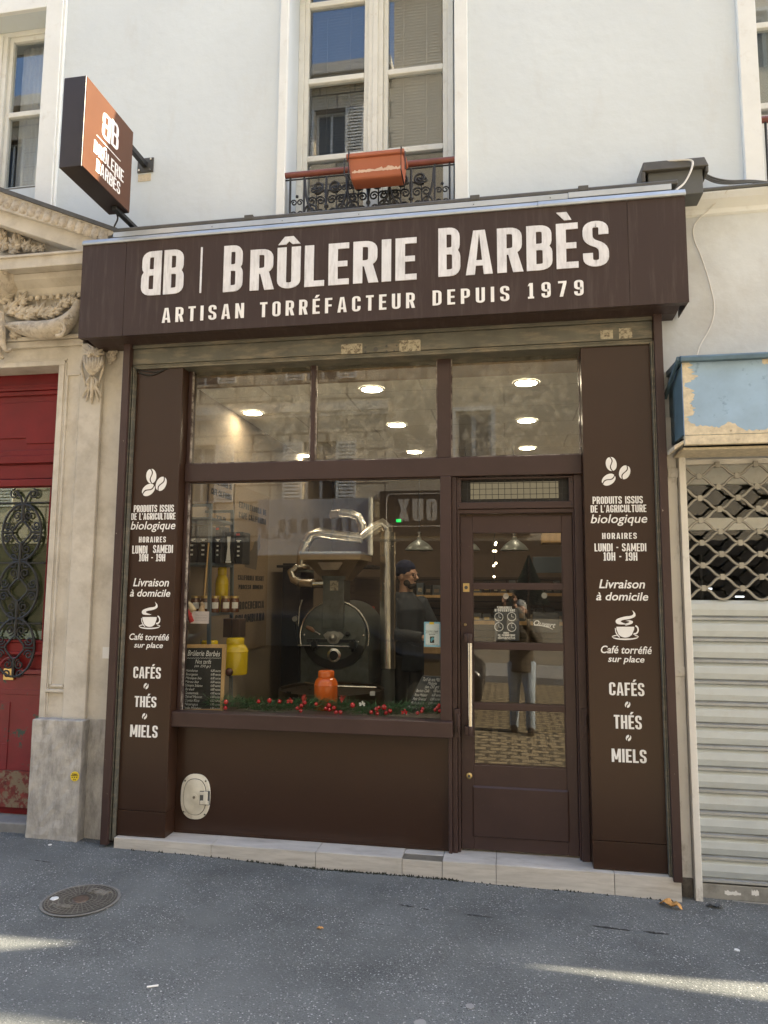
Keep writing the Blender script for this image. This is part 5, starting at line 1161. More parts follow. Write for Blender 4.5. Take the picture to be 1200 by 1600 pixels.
b = MB(); b.box(IX0, -.40, 4.56, 4.96, zrel(-.90), zrel(-.805)); b.build('display_shelf', M['darkwood'], shop)
b = MB(); b.box(-.41, -.36, 4.605, 4.64, ZF, zbm); b.build('inner_post', M['darkwood'], shop)
# recessed ceiling lamps
lx = []
for px, py in ((395, 645), (472, 712), (581, 608), (620, 664), (648, 706), (822, 598), (823, 657), (824, 700)):
    r = ray(px, py); k = (ZC-.004-Z0)/r[2]; lx.append((r[0]*k, r[1]*k))
where = ('by the left wall nearest the window', 'by the left wall behind the first mullion', 'in the middle row nearest the window', 'in the middle row second from the window', 'in the middle row farthest from the window', 'in the right row nearest the window', 'in the right row second from the window', 'in the right row farthest from the window')
for (x, y), wh in zip(lx, where):
    t = thing('ceiling_lamp', 'round recessed lamp glowing in the shop ceiling '+wh, 'lamp', (x, y, ZC), 'recessed lamps in the shop ceiling')
    b = MB(); n = 28
    vs = [(x+rr_*math.cos(2*PI*i/n), y+rr_*math.sin(2*PI*i/n), ZC-dz_) for rr_, dz_ in ((.098, .001), (.092, .010), (.080, .010), (.078, .002)) for i in range(n)]
    b.add(vs, [(q*n+i, q*n+(i+1) % n, (q+1)*n+(i+1) % n, (q+1)*n+i) for q in range(3) for i in range(n)]); b.build('bezel', M['white'], t, smooth=True)
    b = MB(); b.lathe([(.079, -.008), (.079, -.002)], (x, y, ZC), 'z', n); b.build('diffuser', M['lamp'], t)

def pbox(mb, x0, x1, y0, y1, Y, dep):
    a = at(x0, y1, Y); c2 = at(x1, y0, Y); mb.box(a.x, c2.x, Y, Y+dep, a.z, c2.z)
# ladder shelf
SX0, SX1, SY0, SY1 = -2.345, -2.085, 4.86, 5.28
zs = [at(330, y, 4.86).z for y in (808, 879, 958, 1056)]
sf = thing('ladder_shelf', 'blue grey steel ladder shelf with jars and boxes inside the left end of the window', 'shelf', (-2.2, 5.05, ZF))
b = MB()
for x in (SX0, SX1):
    for y, lean in ((SY0, .0), (SY1, .03)):
        b.hexa([(x-.012-lean*0, y-.012, ZF), (x+.012, y-.012, ZF), (x+.012, y+.012, ZF), (x-.012, y+.012, ZF), (x-.012-.05, y-.012, zs[0]+.10), (x+.012-.05, y-.012, zs[0]+.10), (x+.012-.05, y+.012, zs[0]+.10), (x-.012-.05, y+.012, zs[0]+.10)])
for y in (SY0, SY1): b.box(SX0-.045, SX1-.045, y-.011, y+.011, zs[0]+.078, zs[0]+.099)
b.build('upright_frame', M['greysteel'], sf, bevel=.002)
for z in zs:
    lean = .05*(z-ZF)/(zs[0]-ZF); b = MB(); b.box(SX0-lean+.0, SX1-lean+.01, SY0-.010, SY1+.010, z-.022, z); b.build('board', M['greysteel'], sf, bevel=.002)
def canister(label, x, y, z, r, h, m, group=None, tagm=None):
    t = thing('canister', label, 'canister', (x, y, z), group)
    b = MB(); b.lathe([(r*.96, 0), (r, .01), (r, h*.60), (r*1.03, h*.605), (r*1.03, h*.63), (r, h*.64), (r*.96, h*.70), (r*.84, h*.77), (r*.68, h*.815), (r*.66, h*.82)], (x, y, z), 'z', 32); b.build('body', m, t, smooth=True)
    b = MB(); b.lathe([(r*.69, h*.822), (r*.70, h*.83), (r*.70, h*.955), (r*.66, h*.98), (r*.55, h*1.0)], (x, y, z), 'z', 32); b.build('lid', m, t, smooth=True)
    return t
def pcan(label, x0, x1, ytop, ybot, Y, m, z=None, group='enamel coffee canisters'):
    a = at(x0, ybot, Y); c2 = at(x1, ybot, Y); zt_ = at((x0+x1)/2, ytop, Y).z; z = a.z if z is None else z
    return canister(label, (a.x+c2.x)/2, Y, z, (c2.x-a.x)/2/1.03, zt_-z, m, group)
yc = pcan('large yellow enamel coffee canister on the lowest ladder shelf behind the framed chalkboard', 346.5, 386, 996, 1057, 5.0, M['yellow'], zs[3])
p = at(366, 1036, 5.0); cx_, r_ = wloc(yc).x, .082
b = MB(); put_font(b, '18', (at(377, 1040, 5.0).x, 5.0-.0905+.02, at(379, 1040, 5.0).z), (.8, .6, 0), EZ, (.5, -.8, 0), .03, None, 0, 0, .002); b.build('number', M['redplastic'], yc, recalc=False)
yc2 = pcan('yellow enamel coffee canister mostly hidden behind the framed chalkboard', 308, 344, 1000, 1060, 4.96, M['yellow'], zs[3])
yc3 = pcan('smaller yellow canister standing behind the honey jars on the ladder shelf', 336.5, 356, 886, 930, 5.2, M['yellow'], zs[2])
oc = pcan('glossy orange coffee canister standing in the garland in front of the roaster', 490.5, 527.5, 1047, 1108, 4.80, M['orange'], zrel(-.805))
# honey jars on the third board
jl = ('at the left end of the row', 'second from the left in the row', 'third from the left in the row', 'fourth in the row beside the shelf upright', 'at the right end of the row')
for i, (px, Y) in enumerate(((305, 4.92), (320, 4.93), (335, 4.99), (352, 5.06), (366, 5.10))):
    c = at(px, 955, Y); r_ = .036; z = zs[2]
    t = thing('honey_jar', 'brown honey jar on the ladder shelf, '+jl[i], 'jar', (c.x, Y, z), 'honey jars on the ladder shelf')
    b = MB(); b.lathe([(r_*.9, 0), (r_, .006), (r_, .085), (r_*.85, .1), (r_*.8, .104)], c+Vector((0, 0, z-c.z)), 'z', 20); b.build('jar', M['honey'], t, smooth=True)
    b = MB(); b.lathe([(r_*.88, .105), (r_*.88, .122)], c+Vector((0, 0, z-c.z)), 'z', 20); b.build('lid', M['brass'], t)
    b = MB(); vs = []; n = 8
    for k in range(n+1):
        a = -PI/2+R(30)+(k/n-.5)*R(75); vs += [(c.x+r_*1.02*math.cos(a), Y+r_*1.02*math.sin(a), z+.03), (c.x+r_*1.02*math.cos(a), Y+r_*1.02*math.sin(a), z+.075)]
    b.add(vs, [(2*k, 2*k+2, 2*k+3, 2*k+1) for k in range(n)]); b.build('label', M['paper'], t, recalc=False)
# boxes on the second board
bl = ('leftmost beside the window frame', 'second from the left', 'right of the steel upright', 'in the middle with a white grinder picture', 'at the right end')
for i, (x0, x1, Y) in enumerate(((291, 309, 4.89), (310, 326, 4.89), (335, 346, 4.95), (347, 366, 5.02), (366.5, 379.5, 5.06))):
    a = at(x0, 876, Y); c2 = at(x1, 822 if i < 3 else 831, Y); z = zs[1]
    t = thing('grinder_box', 'black cardboard grinder box on the ladder shelf, '+bl[i], 'box', ((a.x+c2.x)/2, Y, z), 'black boxes on the ladder shelf')
    b = MB(); b.box(a.x, c2.x, Y, Y+.16, z, c2.z); b.build('carton', M['dark'], t, bevel=.002)
    b = MB(); w_ = c2.x-a.x
    if i == 3: b.prism([(a.x+w_*.35, z+.02), (a.x+w_*.75, z+.02), (a.x+w_*.65, z+.12), (a.x+w_*.70, z+.2), (a.x+w_*.4, z+.2), (a.x+w_*.45, z+.12)], 'xz', Y-.001, Y); b.box(a.x+w_*.3, a.x+w_*.8, Y-.0012, Y-.0001, z+.004, z+.018)
    else:
        for q in (.12, .24, .36, .50): b.box(a.x+w_*.3, a.x+w_*.62, Y-.001, Y, z+.02+q*.28, z+.02+q*.28+.012)
        b.box(a.x+w_*.15, a.x+w_*.8, Y-.001, Y, z+.17, z+.176)
    b.build('print', M['paper'], t)
    if i in (2, 4): b = MB(); b.box(a.x+w_*.1, a.x+w_*.6, Y-.001, Y, c2.z-.028, c2.z-.012); b.build('red_print', M['redplastic'], t)
for px, yy0, yy1, Y in ((355, 967, 996, 5.15), (369, 967, 996, 5.15)):
    b = MB(); pbox(b, px-7, px+6.5, yy0, yy1, Y, .12); o = tag(b.build('coffee_packet', mat('brown_packet', (.06, .032, .02), .5), bevel=.004), 'dark brown packet standing under the honey jars, '+('left' if px < 360 else 'right')+' of the pair', 'packet')
b = MB(); b.tube([at(326, 848, 4.83), at(319, 935, 4.83)], .006, n=8); tag(b.build('wooden_rod', M['wood'], smooth=True), 'thin pale wooden rod leaning against the ladder shelf', 'rod')
b = MB(); P0 = at(290, 947, 4.64); k = mpp(290, 947, 4.64)
san = thing('christmas_stocking', 'red felt stocking decoration with cream cuff hanging at the window edge', 'decoration', P0)
b.tube(bez([at(292, 948, 4.64), at(296, 960, 4.63), at(301, 972, 4.63)], 5), [6*k]*6+[4.5*k]*5, n=10); b.build('sock', mat('red_felt', (.55, .035, .03), .9), san, smooth=True)
b = MB(); b.tube(bez([at(286, 949, 4.635), at(293, 943, 4.63), at(303, 955, 4.625)], 5), [4.5*k]*11, n=10); b.build('cuff', mat('cream_felt', (.65, .52, .33), .9, bump=.4, bs=120), san, smooth=True)
b = MB(); a = at(297.5, 974, 4.62); c2 = at(326.5, 955.5, 4.62); b.box(a.x, c2.x, 4.62, 4.623, a.z, c2.z); cd = thing('greeting_card', 'pale pink and white card taped inside the window under the jars', 'card', a); b.build('sheet', mat('pink_card', (.74, .66, .67), .8, var=.08, vs=9), cd)
b = MB(); 
for j, q in enumerate((960, 964, 968)): px_font(b, 'Joyeuses Fêtes' if j == 1 else 'Fermé le dimanche', 305, 323, q+2, 4.6195, .25, .0, .0004)
b.build('writing', mat('faint_ink', (.45, .38, .42), .8), cd, recalc=False)
fg = thing('figurine', 'small cream angel figurine in front of the honey jars', 'figurine', at(315, 955, 4.88))
b = MB(); c = at(315, 955, 4.84); b.lathe([(.028, 0), (.022, .02), (.012, .05), (.008, .058)], (c.x, 4.84, zs[2]), 'z', 12); b.ball((c.x, 4.84, zs[2]+.068), .014, 10); b.ball((c.x+.018, 4.84, zs[2]+.045), (.006, .004, .022), 8); b.build('angel', mat('cream_plaster', (.62, .45, .28), .7), fg, smooth=True)
b = MB(); b.ball(at(358, 1050, 4.90), .030, 14); tag(b.build('wooden_ball', mat('brown_sphere', (.10, .035, .022), .25, coat=.5), smooth=True), 'glossy brown ball beside the yellow canister', 'ball')

# framed chalkboard
cb = thing('price_board', 'pine framed chalkboard price list leaning in the left corner of the display window', 'chalkboard', at(318, 1110, 4.60))
Yc = 4.575
def cbq(px, py): p = at(px, py, Yc); return (p.x, p.z)
def frame(mb, o4, i4, Y0, Y1):
    for i in range(4):
        a, c2, d, e = o4[i], o4[(i+1) % 4], i4[(i+1) % 4], i4[i]; mb.prism([a, c2, d, e], 'xz', Y0, Y1)
O4 = [cbq(281, 1113), cbq(347, 1113), cbq(353, 1007), cbq(286.5, 1007)]; I4 = [cbq(286.5, 1108), cbq(343.5, 1108), cbq(347, 1012.5), cbq(290.5, 1012.5)]
b = MB(); frame(b, O4, I4, Yc, Yc+.02); b.build('frame', M['wood'], cb, bevel=.002)
b = MB(); b.prism(I4, 'xz', Yc+.008, Yc+.018); b.build('slate', mat('chalk_slate', (.020, .020, .019), .55, var=.5, vs=9), cb)
chalk = mat('chalk', (.72, .72, .70), .9)
b = MB(); Yt = Yc+.0078
px_font(b, 'Brûlerie Barbès', 293, 344, 1025, Yt, .3, .004, .0005, 1016); px_font(b, 'Nos tarifs', 305, 330, 1037, Yt, .3, .0, .0005, 1030); px_font(b, '(en 250 gr)', 304, 329, 1042.5, Yt, .3, .0, .0005, 1038.5)
n = 40; mbz = [at(292+i*53/n, 1027.5+(i % 2)*1.6, Yt-.0006) for i in range(n+1)]; b.tube(mbz, .0011, n=4)
for i, s in enumerate(('Honduras', 'Bourgeon', 'Mexique bio', 'Pérou bio', 'Ethiopie Sidamo', 'Brésil', 'Guatemala', 'Décaf Maison', 'Costa Rica', 'Nicaragua', 'Inde Malabar')):
    yb_ = 1049.5+i*5.85; px_font(b, s, 290.3-i*.25, 290.3-i*.25+min(27, 2.1*len(s)+2), yb_, Yt, .3, .0, .0005, yb_-4.2); px_font(b, '6,80 euros', 329.5-i*.1, 345-i*.12, yb_+.4, Yt, .3, .0, .0005, yb_-3.6)
b.build('chalk_writing', chalk, cb, recalc=False)
# small slate on the right
sl2 = thing('price_slate', 'small frameless black slate with chalk prices leaning by the door post', 'chalkboard', at(665, 1110, 4.62))
def sq(px, py): p = at(px, py, 4.60+.0005*(1110-py)); return p
q = [sq(632, 1112), sq(692, 1112), sq(703, 1058), sq(660, 1056)]
b = MB(); b.hexa([q[0], q[1], q[1]+Vector((0, .02, 0)), q[0]+Vector((0, .02, 0)), q[3], q[2], q[2]+Vector((0, .02, 0)), q[3]+Vector((0, .02, 0))]); b.build('slate', mat('blue_black_slate', (.020, .024, .030), .5, var=.4, vs=9), sl2, bevel=.002)
b = MB()
def sl_font(s, x0, x1, yb_, ya):
    a = sq(x0, yb_); c2 = sq(x1, yb_); up = (sq(x0+(yb_-ya)*.35, ya)-a); put_font(b, s, a, EX, up.normalized(), NF, c2.x-a.x, up.length/.72, .1, .0, .003)
sl_font('Tarif de nos Mél.', 660, 687, 1064, 1058); sl_font('Maisons', 668, 682, 1069.5, 1064.5); sl_font('(en 250 gr)', 664, 685, 1075, 1070)
for i, (s, x0) in enumerate((('Barbès Café', 650), ('Rose Malabar', 647.5), ('Petit Oriental', 645), ('Babylone', 642), ('Martinique', 636))):
    yb_ = 1081+i*6.4; sl_font(s, x0, x0+20, yb_, yb_-4.6); sl_font('6,80 euros', x0+27, min(688.5, x0+42), yb_+.4, yb_-4.2)
b.build('chalk_writing', chalk, sl2, recalc=False)
# poster on the glass
po = thing('fair_trade_notice', 'pale blue notice with yellow tab stuck at the right edge of the display window', 'notice', at(675, 1010, 4.515))
Yp = 4.518; a = at(662.5, 1010.5, Yp); c2 = at(688.5, 972, Yp); b = MB(); b.box(a.x, c2.x, Yp, Yp+.002, a.z, c2.z); b.build('border', mat('sky_blue_paper', (.25, .55, .75), .7), po)
a = at(665, 1008, Yp); c2 = at(686.5, 974.5, Yp); b = MB(); b.box(a.x, c2.x, Yp-.001, Yp-.0002, a.z, c2.z); b.build('sheet', mat('white_blue_paper', (.66, .74, .78), .7), po)
b = MB(); a = at(671, 975.5, Yp); c2 = at(678, 972, Yp); b.box(a.x, c2.x, Yp-.0016, Yp-.0011, a.z, c2.z); b.build('yellow_tab', M['yel'], po)
b = MB(); px_font(b, 'Un artisan engagé', 665.5, 684.5, 987, Yp-.001, 0, .01, .0006, 984.6); px_font(b, 'pour le commerce', 665.5, 684, 989.6, Yp-.001, 0, .0, .0006, 987.4); px_font(b, 'équitable', 670, 680, 992, Yp-.001, 0, .01, .0006, 990); px_font(b, 'brulerie artisanale', 666, 684, 1007.5, Yp-.001, 0, .0, .0006, 1006.3)
a = at(671.8, 1004.5, Yp); c2 = at(678.5, 994.5, Yp); b.box(a.x, c2.x, Yp-.0018, Yp-.0011, a.z, c2.z); b.build('print', M['ink'], po, recalc=False)
b = MB(); p = at(675.5, 998, Yp); b.lathe([(.009, -.0024), (.009, -.002)], (p.x+.003, Yp, p.z), 'y', 16); b.ball((p.x-.005, Yp-.0022, p.z-.008), (.006, .0004, .012), 8); b.build('logo', mat('logo_blue_green', (.10, .35, .45), .6), po)

# garland with red baubles
ga = thing('garland', 'green fir garland with red baubles and bows along the bottom of the display window', 'garland', (-1.25, 4.6, zrel(-.80)))
b = MB(); random.seed(21); x = -1.985; zg = zrel(-.80)
while x < -.425:
    for q in range(30):
        c = Vector((x+random.uniform(-.02, .02), 4.60+random.uniform(-.03, .035), zg+.010+.062*random.random()+.012*math.sin(x*9)))
        d = Vector((random.uniform(-1, 1), random.uniform(-1, .5), random.uniform(-.25, 1))).normalized(); L = random.uniform(.03, .058); s = d.cross(Vector((random.random(), random.random(), random.random()))).normalized()*random.uniform(.0012, .0026)
        if c.y+d.y*L < 4.528: d.y = abs(d.y)
        e = c+d*L; e.z = max(e.z, zg); b.add([c-s, c+s, e+s*.3, e-s*.3], [(0, 1, 2, 3)])
    x += .0135
b.build('fir_needles', M['needle'], ga, recalc=False)
bmesh_b = None; bs0 = None
for (px, py, r_) in ((353, 1096.7, 3.6), (352, 1106, 3.2), (404, 1096, 3.0), (421, 1094.7, 3.6), (436.7, 1096, 3.0), (464.7, 1106.7, 3), (471, 1103, 3.4), (470, 1110.5, 3), (509, 1107, 3.2), (514, 1102, 3.6), (514.7, 1109, 3), (521.7, 1106, 3.3), (525, 1113, 3.4), (532, 1113, 3.4), (580, 1113, 3.3), (588, 1108, 3.4), (592, 1105.5, 2.8), (589.5, 1115, 3.2), (600, 1105, 4.2), (603, 1114, 3.2), (609.5, 1111, 3.6), (652.5, 1114, 3), (659, 1111.5, 3), (660.6, 1107.5, 2.8), (683, 1106, 3.2), (686, 1102.5, 3.4), (680, 1109, 3), (687, 1110.6, 3), (551, 1102, 4.2), (476, 1098, 3.2), (494, 1100, 2.8)):
    p = at(px, py, 4.548); k = mpp(px, py, 4.548)
    bb = MB(); bb.ball(p, r_*k, 12); bb.build('bauble', M['bauble'], ga, smooth=True)
def bow(px, py, s, m):
    p = at(px, py, 4.545); bb = MB(); k = mpp(px, py, 4.545)*s
    for a in (.3, PI-.3, -.5, PI+.5, 1.4):
        e = p+Vector((math.cos(a)*k, -.005, math.sin(a)*k)); u = Vector((-math.sin(a), 0, math.cos(a)))*k*.3; bb.add([p, p+(e-p)*.6+u, e, p+(e-p)*.6-u], [(0, 1, 2, 3)])
    bb.ball(p, k*.2, 8); bb.build('bow', m, ga, recalc=False)
for px, py in ((453, 1095.5), (632, 1113), (566, 1100)): bow(px, py, 5.5, M['bauble'] if px != 566 else M['paper'])
for px, py in ((473, 1088), (533, 1089)):
    bb = MB()
    for q in range(6): bb.tube([at(px+random.uniform(-1, 1), 1098, 4.57), at(px+(q-2.5)*1.6+2, py-4+random.uniform(0, 6), 4.565)], .0022, n=5)
    bb.build('red_twig', M['bauble'], ga)

# coffee roaster
YRo = 5.95
rst = thing('coffee_roaster', 'grey green drum coffee roaster with hopper and round front door behind the window', 'coffee roaster', at(522, 1105, YRo)*1.0)
rk_ = mpp(522, 995, YRo); C0 = at(522.5, 994, YRo)
def ro(dx, dy): return (C0.x+dx*rk_, C0.z-dy*rk_)
pts = [ro(-52, 71)]+[ro(53*math.cos(a), -53*math.sin(a)) for a in [PI-PI*i/28 for i in range(29)]]+[ro(54, 71)]
b = MB(); b.prism(pts, 'xz', YRo, YRo+.75); body = b.build('body', M['roast'], rst, bevel=.006)
b = MB(); b.tube([(C0.x+53.5*rk_*math.cos(PI*1.08-PI*1.16*i/36), YRo-.008, C0.z+53.5*rk_*math.sin(PI*1.08-PI*1.16*i/36)) for i in range(37)], .008, n=8); b.build('rim', M['steel'], rst, smooth=True)
b = MB(); b.lathe([(50*rk_, -.002), (50*rk_, -.018), (48*rk_, -.022), (3*rk_, -.022)], (C0.x, YRo, C0.z), 'y', 48); fd = b.build('front_door', M['roast'], rst, smooth=True)
b = MB(); cr = [(49*rk_*math.cos(a), 49*rk_*math.sin(a)) for a in [R(197+146*i/24) for i in range(25)]]; ci = [(40*rk_*math.cos(a), 36*rk_*math.sin(a)) for a in [R(197+146*i/24) for i in range(25)]]
b.add([(C0.x+p[0], YRo-.030, C0.z+p[1]) for p in cr]+[(C0.x+p[0], YRo-.030, C0.z+p[1]) for p in ci], [(i, i+1, 26+i, 25+i) for i in range(24)]); b.build('lower_guard', M['roastdk'], rst, recalc=False)
b = MB(); b.box(*[ro(-17, 0)[0], ro(16, 0)[0]], YRo-.045, YRo+.2, ro(0, -12)[1], ro(0, -89)[1]); b.box(ro(-19, 0)[0], ro(18, 0)[0], YRo-.05, YRo+.21, ro(0, -86)[1], ro(0, -108)[1]); b.box(ro(-21, 0)[0], ro(20, 0)[0], YRo-.056, YRo+.21, ro(0, -92)[1], ro(0, -96)[1]); b.build('feed_chute', M['roast'], rst, bevel=.004)
b = MB(); x0, x1, x2, x3 = ro(-47, 0)[0], ro(46, 0)[0], ro(-17, 0)[0], ro(20, 0)[0]; z0_, z1_ = ro(0, -88)[1], ro(0, -115)[1]
b.hexa([(x2, YRo-.02, z0_-.02), (x3, YRo-.02, z0_-.02), (x3, YRo+.2, z0_-.02), (x2, YRo+.2, z0_-.02), (x0+.02, YRo-.16, z1_), (x1-.02, YRo-.16, z1_), (x1-.02, YRo+.3, z1_), (x0+.02, YRo+.3, z1_)]); hp_ = b.build('hopper', M['hopper'], rst, bevel=.004)
b = MB(); b.box(x0, x1, YRo-.18, YRo+.31, z1_+.001, ro(0, -124)[1]); b.build('hopper_band', mat('tan_painted_band', (.36, .27, .18), .5), hp_); b = MB(); b.box(x0-.005, x1+.005, YRo-.19, YRo+.32, ro(0, -124)[1]+.001, ro(0, -127)[1]); b.build('hopper_rim', M['steel'], hp_)
b = MB(); b.prism([ro(-20, -109), ro(-14, -100), ro(10, -100), ro(16, -109)], 'xz', YRo-.135, YRo-.08); b.box(ro(-21, 0)[0], ro(17, 0)[0], YRo-.142, YRo-.08, ro(0, -109)[1], ro(0, -111)[1]); b.build('sight_tray', M['hopper'], hp_)
b = MB(); a, c2 = ro(-6, -69), ro(7, -84); b.box(a[0], c2[0], YRo-.048, YRo-.045, a[1], c2[1]); b.build('rating_plate', M['beigepaper'], rst, bevel=.001)
b = MB(); p = (C0.x, YRo-.022, C0.z-2*rk_); b.lathe([(10*rk_, 0), (10*rk_, -.02), (6*rk_, -.024), (5.5*rk_, -.05), (3*rk_, -.065), (1*rk_, -.075)], p, 'y', 24); b.prism([ro(-16, -2), ro(-10, -7), ro(10, -7), ro(16, -2), ro(10, 8), ro(-10, 8)], 'xz', YRo-.03, YRo-.02); b.build('bearing', M['lattice'], rst, smooth=True)
b = MB(); b.lathe([(10.5*rk_, 0), (10.5*rk_, -.012), (7*rk_, -.016), (6.5*rk_, -.008)], (C0.x+1*rk_, YRo-.022, C0.z-28*rk_), 'y', 28); pt = b.build('sight_port', M['steel'], rst, smooth=True); b = MB(); b.lathe([(6.4*rk_, -.010), (6.4*rk_, -.004)], (C0.x+1*rk_, YRo-.022, C0.z-28*rk_), 'y', 24); b.build('port_glass', M['black'], pt)
b = MB(); z = ro(0, 14)[1]; b.tube([(ro(-54, 0)[0], YRo-.06, z), (ro(27, 0)[0], YRo-.06, z)], .006, n=8); b.build('hinge_bar', M['steel'], rst, smooth=True)
b = MB()
for dx in (-29, 30): b.box(ro(dx-4, 0)[0], ro(dx+5, 0)[0], YRo-.08, YRo-.02, ro(0, 17)[1], ro(0, 7)[1]); b.tube([(ro(dx, 0)[0], YRo-.06, ro(0, 4)[1]), (ro(dx+1, 0)[0], YRo-.06, ro(0, 22)[1])], .013, n=8)
b.box(ro(-42, 0)[0], ro(34, 0)[0], YRo-.032, YRo-.02, ro(0, 9)[1], ro(0, 4)[1]); b.ball((ro(22, 0)[0], YRo-.045, ro(0, -4)[1]), .022, 10); b.build('clamp', M['roastdk'], rst, bevel=.003)
b = MB(); b.tube([(ro(-20, 0)[0], YRo-.05, ro(0, -3)[1]), (ro(-29, 0)[0], YRo-.075, ro(0, -8)[1])], .010, n=8); lv = b.build('lever', M['steel'], rst, smooth=True); b = MB(); b.tube([(ro(-28, 0)[0], YRo-.075, ro(0, -7)[1]), (ro(-33, 0)[0], YRo-.082, ro(0, -11)[1]), (ro(-40, 0)[0], YRo-.09, ro(0, -14)[1])], [.012, .02, .014], n=10); b.build('wooden_grip', mat('worn_grip', (.16, .075, .035), .45), lv, smooth=True)
b = MB(); 
for dx, dy in ((-46, -1), (46, -2), (38, 8)): b.ball((ro(dx, 0)[0], YRo-.022, ro(0, dy)[1]), .011, 8)
b.build('rivet', M['steel'], rst, smooth=True)
b = MB(); p = at(462, 967, YRo+.1); b.lathe([(5*rk_, .02), (5*rk_, -.02), (4*rk_, -.024)], p, 'y', 18); b.tube([p, at(464, 990, YRo+.1), at(469, 1012, YRo+.1)], [.02, .013, .012], n=8); gg = b.build('gauge', M['roastdk'], rst, smooth=True); b = MB(); b.lathe([(4.2*rk_, -.03), (4.2*rk_, -.022)], p, 'y', 18); b.build('gauge_face', M['lattice'], gg); b = MB(); b.tube([at(466, 978, YRo), at(468, 950, YRo), at(472, 937, YRo)], .004, n=6); b.build('probe_wire', M['steel'], gg)
b = MB(); b.box(ro(-58, 0)[0], ro(56, 0)[0], YRo-.03, YRo+.8, ro(0, 76)[1], ro(0, 71)[1]-.001); b.box(ro(-50, 0)[0], ro(50, 0)[0], YRo+.02, YRo+.7, ZF, ro(0, 76)[1]-.001); b.build('base_cabinet', M['roastdk'], rst, bevel=.004)
# cooling tray
YT2 = 5.48; ct = at(518, 1076, YT2); rt = 80*mpp(518, 1076, YT2)
b = MB(); b.lathe([(rt*.97, -.02), (rt*.97, 0), (rt, .004), (rt, -.02), (rt*.99, -.16), (rt*.3, -.17)], ct, 'z', 56); tr_ = b.build('cooling_tray', mat('bronze_tray', (.07, .048, .028), .3, .7, var=.2, vs=8), rst, smooth=True)
b = MB(); b.lathe([(rt*.968, -.05), (rt*.968, -.045)], ct, 'z', 48); b.build('perforated_floor', M['roastdk'], tr_)
b = MB()
for a in (.15, 2.5, 4.6): e = ct+Vector((rt*.85*math.cos(a), rt*.85*math.sin(a), .012)); b.tube([ct+Vector((0, 0, .02)), e], .008, n=8)
b.lathe([(.05, -.04), (.05, .04), (.03, .06)], ct, 'z', 16); b.build('stirring_arm', M['steel'], tr_, smooth=True)
for px in (453, 583): b = MB(); p = at(px, 1082, YT2-rt*.6); b.box(p.x-.018, p.x+.018, p.y-.03, p.y-.02, p.z-.018, p.z+.012); b.build('latch', M['paper'] if px > 500 else M['roastdk'], tr_)
b = MB(); b.lathe([(rt*.6, 0), (rt*.6, ct.z-.18-ZF)], (ct.x, ct.y, ZF), 'z', 32); b.build('pedestal', M['roastdk'], rst)

# ducts
dc = thing('exhaust_duct', 'shiny spiral steel exhaust pipes bending over and down beside the roaster', 'duct', at(606, 1045, 6.25))
YDc = 6.25; kd = mpp(606, 930, YDc)
def duct(pts, rpx, rings, name='pipe'):
    P = bez([at(p[0], p[1], YDc+(p[2] if len(p) > 2 else 0)) for p in pts], 1); b = MB(); b.tube(P, rpx*kd, n=24); o = b.build(name, M['duct'], dc, smooth=True); o.data.set_sharp_from_angle(angle=R(17))
    for i in rings:
        b = MB(); j = min(len(P)-2, max(1, int(i*(len(P)-1)))); t = (P[j+1]-P[j]).normalized(); b.tube([P[j]-t*.012, P[j]-t*.010, P[j]+t*.010, P[j]+t*.012], [rpx*kd*1.01, rpx*kd*1.08, rpx*kd*1.08, rpx*kd*1.01], n=20); b.build('collar', M['steel'], o, smooth=True)
duct([(606, 1044), (606, 1000), (606, 940), (606, 880), (606, 845), (606, 832)], 12.5, (.16, .95, .8))
duct([(606, 836), (605, 826), (598, 819), (585, 826), (568, 839)], 9.5, (.2, .9))
duct([(566, 841), (545, 839), (520, 836), (500, 833), (487, 836), (478, 848), (473, 862), (471, 884)], 8.5, (.08, .42, .72))
duct([(564, 842), (567, 832), (566, 820), (560, 808), (548, 803), (535, 802), (520, 804, .3)], 7.2, (.25, .7))
duct([(510, 912, -.3), (490, 912, -.3), (470, 911, -.25), (459, 905, -.2), (456, 895, -.2), (463, 889, -.15), (475, 888, -.1), (486, 890, 0)], 6.5, (.15, .3, .6, .85), 'elbow')
b = MB(); b.tube([at(606, 1044, YDc), at(606, 1110, YDc)], 11*kd, n=20); b.build('lower_pipe', mat('grey_pipe', (.10, .105, .10), .5, .3), dc, smooth=True)

# dark cabinets, counter, shelves and hangings
b = MB(); pbox(b, 436, 470, 880, 1150, 6.9, .5); b.box(at(436, 885, 6.9).x-.02, at(585, 885, 6.9).x, 6.88, 7.4, at(436, 887, 6.9).z, at(436, 883, 6.9).z); tag(b.build('dark_cabinet', M['black'], bevel=.004), 'tall black cabinet standing behind the coffee roaster', 'cabinet')
b = MB(); pbox(b, 552, 612, 905, 1110, 7.2, .4); tag(b.build('dark_sideboard', M['darkwood'], bevel=.004), 'dark wooden sideboard behind the shiny duct', 'cabinet')
pcan('red canister on the dark sideboard beside the duct', 570, 588, 948, 985, 7.1, M['redplastic'])
b = MB(); pbox(b, 628, 700, 1020, 1140, 7.6, .5); o = thing('shop_counter', 'pale fronted counter with wooden top behind the man in the shop', 'counter', at(660, 1130, 7.6)); b.build('front', mat('beige_counter', (.22, .17, .11), .6), o)
b = MB(); pbox(b, 625, 704, 1012, 1020, 7.55, .6); b.build('top', M['wood'], o)
